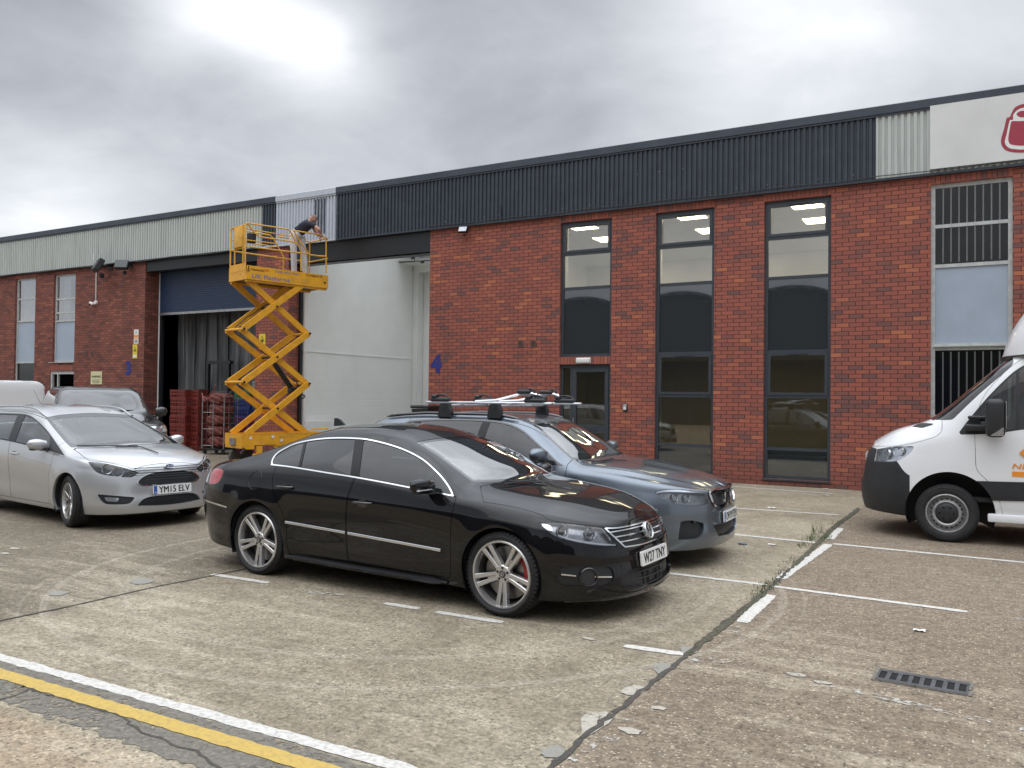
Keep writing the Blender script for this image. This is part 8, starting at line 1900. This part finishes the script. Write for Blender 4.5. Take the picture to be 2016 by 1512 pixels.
    lett('lettering', '0345 450 1661', (915, 1015), (1278, 1055), .066, 'logo_blue', .006); lett('lettering', 'UK Platforms', (578, 1085), (1138, 1145), .105, 'logo_blue', .012)
    lett('lettering', 'POWERED', (1150, 1122), (1410, 1150), .035, 'faded', .0); lett('lettering', 'ACCESS', (1150, 1165), (1410, 1190), .035, 'faded', .0); lett('lettering', 'Compact 8', (1385, 1070), (1618, 1098), .085, 'plate_ink', .01, .2)
    q = near(*Q(522, 960)); mb = MB(); mb.tube([(q.x, -h-.01, q.z+.05), (q.x+.005, -h-.012, q.z-.03)], .010, 6); mb.tube([(q.x+.02*math.cos(k), -h-.012, q.z-.055+.028*math.sin(k)) for k in np.linspace(0, 2*PI, 10)], .007, 5); mb.build('lanyard_hook', M['black_steel'], t)
    for (px, py) in ((603, 408), (1025, 382), (1190, 450)):
        A = near(430+px/9.6, 820+py/9.6); mb = MB(); mb.box((A.x-.035, -h-.0155-.002, A.z-.03), (A.x+.035, -h-.0155, A.z+.03)); mb.build('sticker', M['plate'], t)
    A, B = near(430+1140/9.6, 820+365/9.6), near(430+1420/9.6, 820+345/9.6); mb = MB(); text(mb, 'HAULOTTE', lambda u, v: ((A.x+B.x)/2+u, -h-.009, .66+v), .35, .05); mb.build('lettering', M['faded'], t, fix=False)
    return t, zb, a, b, c0
M['tyre_grey'] = simple('worn_grey_tyre', (.12, .115, .10), .8, var=.2); M['sign_red'] = simple('sign_red', (.55, .03, .03), .5)
LIFT, ZP, LA, LBv, LC = scissor_lift()

# ------------------------------------------------------------------ the painter
def person():
    ZD = ZP+.07
    # picture-plane frame through the platform: u = picture right, v = away from the camera
    Qx = lambda x, y: (560+x/10.08, 400+y/10.08)
    base = np.array([LC[0]+LA[0]*.52, LC[1]+LA[1]*.52, 0])
    dep = (base-CO)@CF
    def W_(x, y, v=0.):
        px, py = Qx(x, y); d = ray(px, py); return CO+d*(dep+v)
    foot = W_(300, 1300)
    root = thing('person', 'person in navy T-shirt and white overalls leaning over the lift rail with a brush', 'person', (foot[0], foot[1], ZD))
    inv = root.matrix_basis.inverted()
    def L(x, y, v=0.): return inv@Vector(W_(x, y, v))
    zoff = -min(L(200, 1370).z, 0)
    def skin(name, nodes, edges, mat, sub=2, par=root):
        me = bpy.data.meshes.new(name); me.from_pydata([n[0] for n in nodes], edges, []); o = bpy.data.objects.new(name, me); COL.objects.link(o); o.parent = par
        sk = o.modifiers.new('skin', 'SKIN'); me.skin_vertices[0].data[0].use_root = True
        for i, n in enumerate(nodes): r_ = n[1]; me.skin_vertices[0].data[i].radius = r_ if isinstance(r_, tuple) else (r_, r_)
        sb = o.modifiers.new('sub', 'SUBSURF'); sb.levels = sub; sb.render_levels = sub
        dg = bpy.context.evaluated_depsgraph_get(); dg.update(); m2 = bpy.data.meshes.new_from_object(o.evaluated_get(dg)); o.modifiers.clear(); o.data = m2; m2.materials.clear(); m2.materials.append(M[mat]); m2.polygons.foreach_set('use_smooth', [True]*len(m2.polygons)); return o
    hipc = L(215, 640); hl, hr = L(165, 680, -.10), L(300, 680, .12); kl, kr = L(185, 990, -.12), L(390, 990, .14); al, ar = L(200, 1290, -.08), L(425, 1310, .14)
    al.z = .07; ar.z = .07
    chest = L(400, 420, .02); waist = L(290, 560, .02); shn, shf = L(575, 435, -.13), L(500, 370, .20); neck = L(515, 355, .03); hb = L(548, 318, .03); ht = L(560, 300, .03)
    eln, hnd = L(690, 530, -.20), L(720, 610, -.05); elf, hnf = L(620, 560, .22), L(690, 670, .22)
    tl, tr_ = al+Vector((.15, .03, -.035)), ar+Vector((.15, .03, -.035))
    # continuous body (skin)
    nodes = [(hipc, (.10, .09)), (waist, (.10, .09)), (chest, (.12, .11)), (neck, .055), (hb, .062), (shn, .060), (eln, .045), (hnd, .030), (shf, .060), (elf, .045), (hnf, .030), (hl, .085), (kl, .060), (al, .045), (hr, .085), (kr, .060), (ar, .045), (tl, .04), (tr_, .04)]
    ed = [(0, 1), (1, 2), (2, 3), (3, 4), (2, 5), (5, 6), (6, 7), (2, 8), (8, 9), (9, 10), (0, 11), (11, 12), (12, 13), (0, 14), (14, 15), (15, 16), (13, 17), (16, 18)]
    skin('body', nodes, ed, 'skin')
    # head shape with jaw, nose and ears
    fdir = (hnd-hb).normalized(); fdir = Vector((fdir.x, fdir.y, fdir.z)).normalized(); up = (hb-neck).normalized(); side = fdir.cross(up).normalized(); up = side.cross(fdir).normalized()
    bm = bmesh.new(); bmesh.ops.create_uvsphere(bm, u_segments=24, v_segments=18, radius=1)
    hc = hb+up*.03+fdir*.01
    for v in bm.verts:
        x, y, z = v.co; jaw = 1-.28*max(0, -z)**1.3; q = Vector((x*.098*(jaw if x < 0 else 1), y*.076*jaw, z*.118))
        if x > .85 and abs(y) < .25 and -.3 < z < .1: q.x += .020
        v.co = hc+fdir*q.x+side*q.y+up*q.z
    me = bpy.data.meshes.new('head'); bm.to_mesh(me); bm.free(); me.materials.append(M['skin']); me.polygons.foreach_set('use_smooth', [True]*len(me.polygons)); o = bpy.data.objects.new('head', me); COL.objects.link(o); o.parent = root; hd = o
    for s in (-1, 1):
        mb = MB(); c_ = hc+side*(.078*s)-fdir*.005; mb.tube([c_+up*.02+fdir*.008, c_+up*.028-fdir*.008, c_-fdir*.014, c_-up*.025+fdir*.002], [.006, .010, .010, .006], 6); mb.build('ear', M['skin'], hd, smooth=True)
        mb = MB(); c_ = hc+side*(.03*s)+fdir*.092+up*.012; mb.rbox(c_, (.012, .012, .010), .004, 2); mb.build('eye', M['plate_ink'], hd, smooth=True)
    mb = MB(); mb.rbox(hc+fdir*.090-up*.055, (.016, .04, .012), .005, 2); mb.build('mouth', simple('lips', (.35, .12, .10), .5), hd)
    # cropped hair cap
    bm = bmesh.new(); bmesh.ops.create_uvsphere(bm, u_segments=24, v_segments=18, radius=1)
    bmesh.ops.delete(bm, geom=[v for v in bm.verts if v.co.z < .15+.35*max(0, v.co.x)-.35*max(0, -v.co.x)], context='VERTS')
    for v in bm.verts: x, y, z = v.co; v.co = hc+fdir*(x*.100)+side*(y*.0785)+up*(z*.121)
    me = bpy.data.meshes.new('hair'); bm.to_mesh(me); bm.free(); me.materials.append(M['hair']); me.polygons.foreach_set('use_smooth', [True]*len(me.polygons)); o = bpy.data.objects.new('hair', me); COL.objects.link(o); o.parent = root
    # T-shirt
    um = shn.lerp(eln, .55); uf = shf.lerp(elf, .55); wst = waist.lerp(hipc, .35)
    skin('t_shirt', [(chest, (.175, .155)), (waist, (.155, .145)), (wst, (.185, .17)), (neck.lerp(chest, .25), .085), (shn, .078), (um, .066), (shf, .078), (uf, .066)], [(0, 1), (1, 2), (0, 3), (0, 4), (4, 5), (0, 6), (6, 7)], 'navy_cloth')
    skin('overalls', [(hipc, (.172, .155)), (wst, (.165, .15)), (hl, .118), (kl, .085), (al+Vector((0, 0, .02)), .074), (hr, .118), (kr, .085), (ar+Vector((0, 0, .02)), .074)], [(0, 1), (0, 2), (2, 3), (3, 4), (0, 5), (5, 6), (6, 7)], 'white_cloth')
    for q, p in ((al, tl), (ar, tr_)):
        mb = MB(); d = (p-q); mb.rbox(Vector(((p.x+q.x)/2, (p.y+q.y)/2, .04)), (.27, .10, .08), .035, 3, Matrix.Rotation(R(12), 3, 'Z')); mb.build('shoe', M['dark_plastic'], root, smooth=True)
    # hands: palm, four fingers curled, thumb
    for c_, prev, nm in ((hnd, eln, 'near'), (hnf, elf, 'far')):
        dr = (c_-prev).normalized(); sd = dr.cross(Vector((0, 0, 1))).normalized(); dn = dr.cross(sd).normalized(); wr = c_
        nodes = [(wr, .026), (wr+dr*.05, (.036, .020))]; ed = [(0, 1)]
        for k, (o_, l_) in enumerate(((-.030, .9), (-.010, 1.05), (.010, 1.0), (.030, .8))):
            a0 = wr+dr*.085+sd*o_; a1 = a0+(dr*.6+dn*.5).normalized()*.030*l_; a2 = a1+(dn*.9-dr*.1).normalized()*.026*l_
            i = len(nodes); nodes += [(a0, .010), (a1, .009), (a2, .0075)]; ed += [(1, i), (i, i+1), (i+1, i+2)]
        i = len(nodes); nodes += [(wr+dr*.035-sd*.045, .011), (wr+dr*.065-sd*.052+dn*.02, .009)]; ed += [(0, i), (i, i+1)]
        skin('hand', nodes, ed, 'skin', 1)
    # brush held in the far hand: a thing of its own
    bw = root.matrix_basis@(hnf+Vector((.02, 0, .0))); t2 = thing('paint_brush', 'paint brush with a dark wet tip held in the right hand of the person', 'paint brush', tuple(bw))
    mb = MB(); mb.tube([(0, 0, 0), (.06, .08, -.02), (.09, .12, -.03)], [.009, .011, .014], 8); mb.build('handle', M['sign_cream'], t2, smooth=True)
    mb = MB(); mb.rbox((.105, .14, -.035), (.03, .05, .06), .006, 2); mb.build('bristles', M['black_steel'], t2)
person()

# ------------------------------------------------------------------ crates, cages
def crate_proto(mat, label, grp, loc, w_=.60, d=.40, h_=.26, rz=0.):
    t = thing('plastic_crate', label, 'crate', loc, rz, grp); e = .014; mb = MB()
    def side(nx, ny, L_):                                                   # slotted side panel
        pass
    for (ax, half, L_, sgn) in (('x', d/2, w_, -1), ('x', d/2, w_, 1), ('y', w_/2, d, -1), ('y', w_/2, d, 1)):
        n = 9 if ax == 'x' else 6
        def bx(a0, a1, z0, z1):
            if ax == 'x': mb.box((a0, min(sgn*half, sgn*(half-e)), z0), (a1, max(sgn*half, sgn*(half-e)), z1))
            else: mb.box((min(sgn*half, sgn*(half-e)), a0, z0), (max(sgn*half, sgn*(half-e)), a1, z1))
        k = .0 if ax == 'x' else e
        bx(-L_/2+k, L_/2-k, 0, .035); bx(-L_/2+k, L_/2-k, h_-.055, h_); bx(-L_/2+k, L_/2-k, h_*.47, h_*.47+.03)
        for i in range(n+1):
            x = -L_/2+k+(L_-2*k)*i/n; wv = .012 if 0 < i < n else .022; bx(max(-L_/2+k, x-wv), min(L_/2-k, x+wv), .0351, h_*.47-.0001); bx(max(-L_/2+k, x-wv), min(L_/2-k, x+wv), h_*.47+.0301, h_-.0551)
    mb.build('crate_shell', M[mat], t)
    m2 = MB(); m2.box((-w_/2-.006, -d/2-.006, h_-.022), (w_/2+.006, -d/2-.0001, h_-.004)); m2.box((-w_/2-.006, d/2+.0001, h_-.022), (w_/2+.006, d/2+.006, h_-.004)); m2.build('crate_lip', M[mat], t)
    m3 = MB(); m3.box((-w_/2+e, -d/2+e, .01), (w_/2-e, d/2-e, .02)); m3.build('crate_base', M[mat], t)
    return t
YC = 16.85
ords = ['lowest', 'second from the ground', 'third from the ground', 'fourth from the ground', 'fifth from the ground', 'sixth from the ground', 'seventh from the ground', 'topmost']
def stack(px, Y_, n, mat, words, grp, rz=0., h_=.26, jitter=.012, first=None):
    p0 = None
    X_ = ony(px, 850, Y_)[0]
    for k in range(n):
        lab = f'{words}, {ords[-1] if k == n-1 else ords[k]} in its stack'
        loc = (X_+random.uniform(-jitter, jitter), Y_+random.uniform(-jitter, jitter), k*h_); r_ = rz+random.uniform(-.02, .02)
        if p0 is None: p0 = crate_proto(mat, lab, grp, loc, h_=h_, rz=r_)
        else:
            c = copy_tree(p0); c.location = loc; c.rotation_euler = (0, 0, r_); c['label'] = lab
stack(359, 17.0, 7, 'crate_red', 'dark red crate, left-hand stack by the roller door', 'red crates by the roller door', .1)
stack(385, 17.25, 7, 'crate_red', 'dark red crate, right-hand stack beside the roll cage', 'red crates by the roller door', .05)
stack(486, 17.65, 3, 'crate_magenta', 'magenta crate behind the scissor lift base', 'coloured crates behind the lift', .0, .26)
stack(520, 17.55, 4, 'crate_magenta', 'magenta crate against the brick pier', 'coloured crates behind the lift', .1, .26)
def single(px, Y_, z, mat, label, rz=0.): crate_proto(mat, label, 'coloured crates behind the lift', (ony(px, 850, Y_)[0], Y_, z), rz=rz)
single(486, 17.65, .78, 'crate_purple', 'purple crate under the blue ones behind the lift'); single(486, 17.65, 1.04, 'crate_blue', 'lower blue crate behind the lift'); single(486, 17.66, 1.30, 'crate_blue', 'upper blue crate behind the lift', .03); single(484, 17.65, 1.56, 'crate_green', 'green crate on top of the blue crates')
single(520, 17.55, 1.04, 'crate_blue', 'blue crate below the teal one beside the pier'); single(521, 17.55, 1.30, 'crate_teal', 'teal crate under the orange one', .1); single(522, 17.56, 1.56, 'crate_orange', 'bright orange crate under the grey one', .1); single(520, 17.55, 1.82, 'crate_grey', 'pale grey crate on top of the orange one', .12)
def roll_cage():
    X_ = ony(433, 850, 16.6)[0]; t = thing('roll_cage', 'galvanised roll cage loaded with dark red sacks and straps', 'roll cage', (X_, 16.6, 0), R(12)); w_, d, h_ = .72, .62, 1.62
    for x in (-w_/2, w_/2):
        mb = MB()
        for y in (-d/2, d/2): mb.tube([(x, y, .16), (x, y, h_)], .015, 8)
        mb.tube([(x, -d/2, h_), (x, d/2, h_)], .015, 8)
        for k in range(9): z = .25+k*.155; mb.tube([(x, -d/2, z), (x, d/2, z)], .006, 5)
        for y in (-.1, .1): mb.tube([(x, y, .2), (x, y, h_)], .005, 5)
        mb.build('side_frame', M['steel'], t, smooth=True)
    mb = MB()
    for k in range(9): z = .25+k*.155; mb.tube([(-w_/2, d/2, z), (w_/2, d/2, z)], .006, 5); mb.tube([(-w_/2, -d/2, z), (w_/2*.0, -d/2, z)], .006, 5) if k % 3 == 0 else None
    mb.tube([(0, -d/2, .16), (0, -d/2, h_-.1)], .013, 8)
    for k in range(5): x = -w_/2+w_*(k+.5)/5; mb.tube([(x, d/2, .2), (x, d/2, h_-.02)], .005, 5)
    mb.build('mesh_panel', M['steel'], t, smooth=True)
    mb = MB(); mb.box((-w_/2, -d/2, .13), (w_/2, d/2, .16)); mb.build('base', M['dark_plastic'], t)
    for x in (-w_/2+.06, w_/2-.06):
        for y in (-d/2+.06, d/2-.06): mb = MB(); mb.lathe([(0, -.02), (.055, -.02), (.06, -.01), (.06, .01), (.055, .02), (0, .02)], c=(x, y, .06), seg=16); mb.box((x-.03, y-.03, .09), (x+.03, y+.03, .13)); mb.build('castor', M['black_steel'], t)
    lab = ['lowest dark red sack inside the roll cage', 'second dark red sack up inside the roll cage', 'third dark red sack up inside the roll cage', 'fourth dark red sack up inside the roll cage', 'topmost red sack bulging over the roll cage rim']
    for k in range(5):
        z = .30+k*.30; bm = bmesh.new(); bmesh.ops.create_icosphere(bm, subdivisions=4, radius=1)
        for v in bm.verts:
            n_ = v.co.copy(); q = 1+.10*math.sin(n_.x*5+k)*math.sin(n_.y*6+k*2)+.05*math.sin(n_.z*11+n_.x*7)
            f = lambda c: math.copysign(abs(c)**.6, c); v.co = Vector((f(n_.x)*.31*q, f(n_.y)*.26*q, f(n_.z)*.165*q))
        me = bpy.data.meshes.new('sack'); bm.to_mesh(me); bm.free(); me.materials.append(M['sack_red']); me.polygons.foreach_set('use_smooth', [True]*len(me.polygons)); o = bpy.data.objects.new('sack', me); COL.objects.link(o); o.location = (X_+random.uniform(-.03, .03), 16.6+random.uniform(-.03, .03), z+.06); tag(o, lab[k], 'sack', 'sacks in the roll cage')
    A = ony(520/3.435+300, 480+960/3.435, 16.2); 
    pts = [(X_-.35, 16.3, 1.62), (X_-.05, 16.2, 1.55), (X_+.10, 16.15, 1.70), (X_+.30, 16.1, 1.78), (X_+.42, 16.05, 1.95)]
    mb = MB(); mb.tube(pts, .018, 5); mb.tube([(X_-.30, 16.2, 1.72), (X_-.1, 16.12, 1.5), (X_+.2, 16.1, 1.62)], .016, 5); s = mb.build('webbing_strap', M['rust_red'], None, smooth=True); s.data.transform(Matrix.Translation((-X_, -16.2, -1.5))); s.location = (X_, 16.2, 1.5); tag(s, 'faded red webbing straps draped over the roll cage', 'strap')
M['sack_red'] = simple('dark_red_sack', (.17, .045, .035), .7, var=.35, scale=9, bump=.5, bscale=20)
roll_cage()
# machine standing in the dark behind the strips, wheelie bin shape by the open bay
t = thing('forklift', 'dark forklift mast and frame standing inside the bay of the roller door', 'forklift', (ony(432, 800, D+.9)[0], D+.85, 0)); mb = MB()
for x in (-.45, .45): mb.box((x-.04, -.05, 0), (x+.04, .05, 2.7))
mb.box((-.5, -.06, 2.62), (.55, .06, 2.72)); mb.box((-.5, -.04, 1.55), (.5, .04, 1.62)); mb.build('mast', M['black_steel'], t)
mb = MB(); mb.rbox((.12, .12, 1.25), (.9, .3, 1.1), .06, 3); mb.build('machine_body', M['dark_room'], t); mb = MB(); mb.rbox((-.9, .1, 1.1), (.30, .2, 1.5), .04, 2); mb.build('control_cabinet', M['dark_plastic'], t)
a = ony(838, 812, D-.35); t = thing('wheelie_bin', 'dark grey wheelie bin showing behind the roof of the grey estate', 'bin', (a[0]+.0, D-.35, 0)); s = 1.0
mb = MB(); zt_ = ony(838, 797, D-.35)[2]; mb.prism([(-.24, -.24), (.24, -.24), (.24, .24), (-.24, .24)], 0, 1, lambda x, y, c: (x*(.82+.18*c), y*(.82+.18*c), .12+c*(zt_-.22))); mb.build('bin_body', M['dark_plastic'], t)
mb = MB(); mb.rbox((0, 0, zt_-.05), (.54, .56, .08), .03, 2); mb.build('lid', M['dark_plastic'], t)
for s_ in (-1, 1): mb = MB(); mb.lathe([(0, -.02), (.09, -.02), (.10, 0), (.09, .02), (0, .02)], c=(s_*.22, .22, .10), axis='x', seg=18); mb.build('wheel', M['black_steel'], t)
# white cabinet low inside the open bay
a = onx(620, 842, X4a+.04); t = thing('meter_cabinet', 'low white cabinet on the wall inside the open bay, left end', 'cabinet', (X4a+.03, float(np.clip(a[1], D+.9, D+3)), .25)); mb = MB(); mb.rbox((.08, 0, .42), (.14, 1.1, .62), .01, 1); mb.build('cabinet_body', M['white_plastic'], t); mb = MB(); mb.rbox((.156, 0, .42), (.01, 1.02, .54), .003, 1); mb.build('door', M['white_plastic'], t)

# ------------------------------------------------------------------ sheds across the yard, seen only as reflections
def sheds():
    t = thing('barrel_roofed_sheds', 'row of dark barrel-roofed sheds across the yard, mirrored in the dark window panels', 'building', (-18, -22, 0)); w_ = 7.5
    for k in range(-5, 5):
        x0 = k*w_+3.5; mb = MB(); arc = [(x0+w_/2+w_/2*math.cos(R(a_)), 7.0+2.1*math.sin(R(a_))) for a_ in range(0, 181, 10)]
        mb.prism(arc+[(x0, 0), (x0+w_, 0)][0:2], 0, -24, lambda x, z, y: (x, y, z)); mb.build('shed_bay', M['shed'], t)
        mb = MB(); mb.prism([(x0+w_/2+(w_/2+.1)*math.cos(R(a_)), 7.0+2.25*math.sin(R(a_))) for a_ in range(0, 181, 10)]+[(x0+w_/2+(w_/2-.1)*math.cos(R(a_)), 7.0+2.05*math.sin(R(a_))) for a_ in range(180, -1, -10)], .1, .25, lambda x, z, y: (x, y, z)); mb.build('roof_verge', M['anthracite'], t)
        mb = MB(); mb.box((x0+1.6, .01, 0), (x0+w_-1.6, .06, 4.2)); mb.build('shed_door', M['blue_door'] if k % 2 else M['anthracite'], t)
M['shed'] = simple('dark_shed_sheet', (.075, .08, .085), .6, var=.15)
sheds()
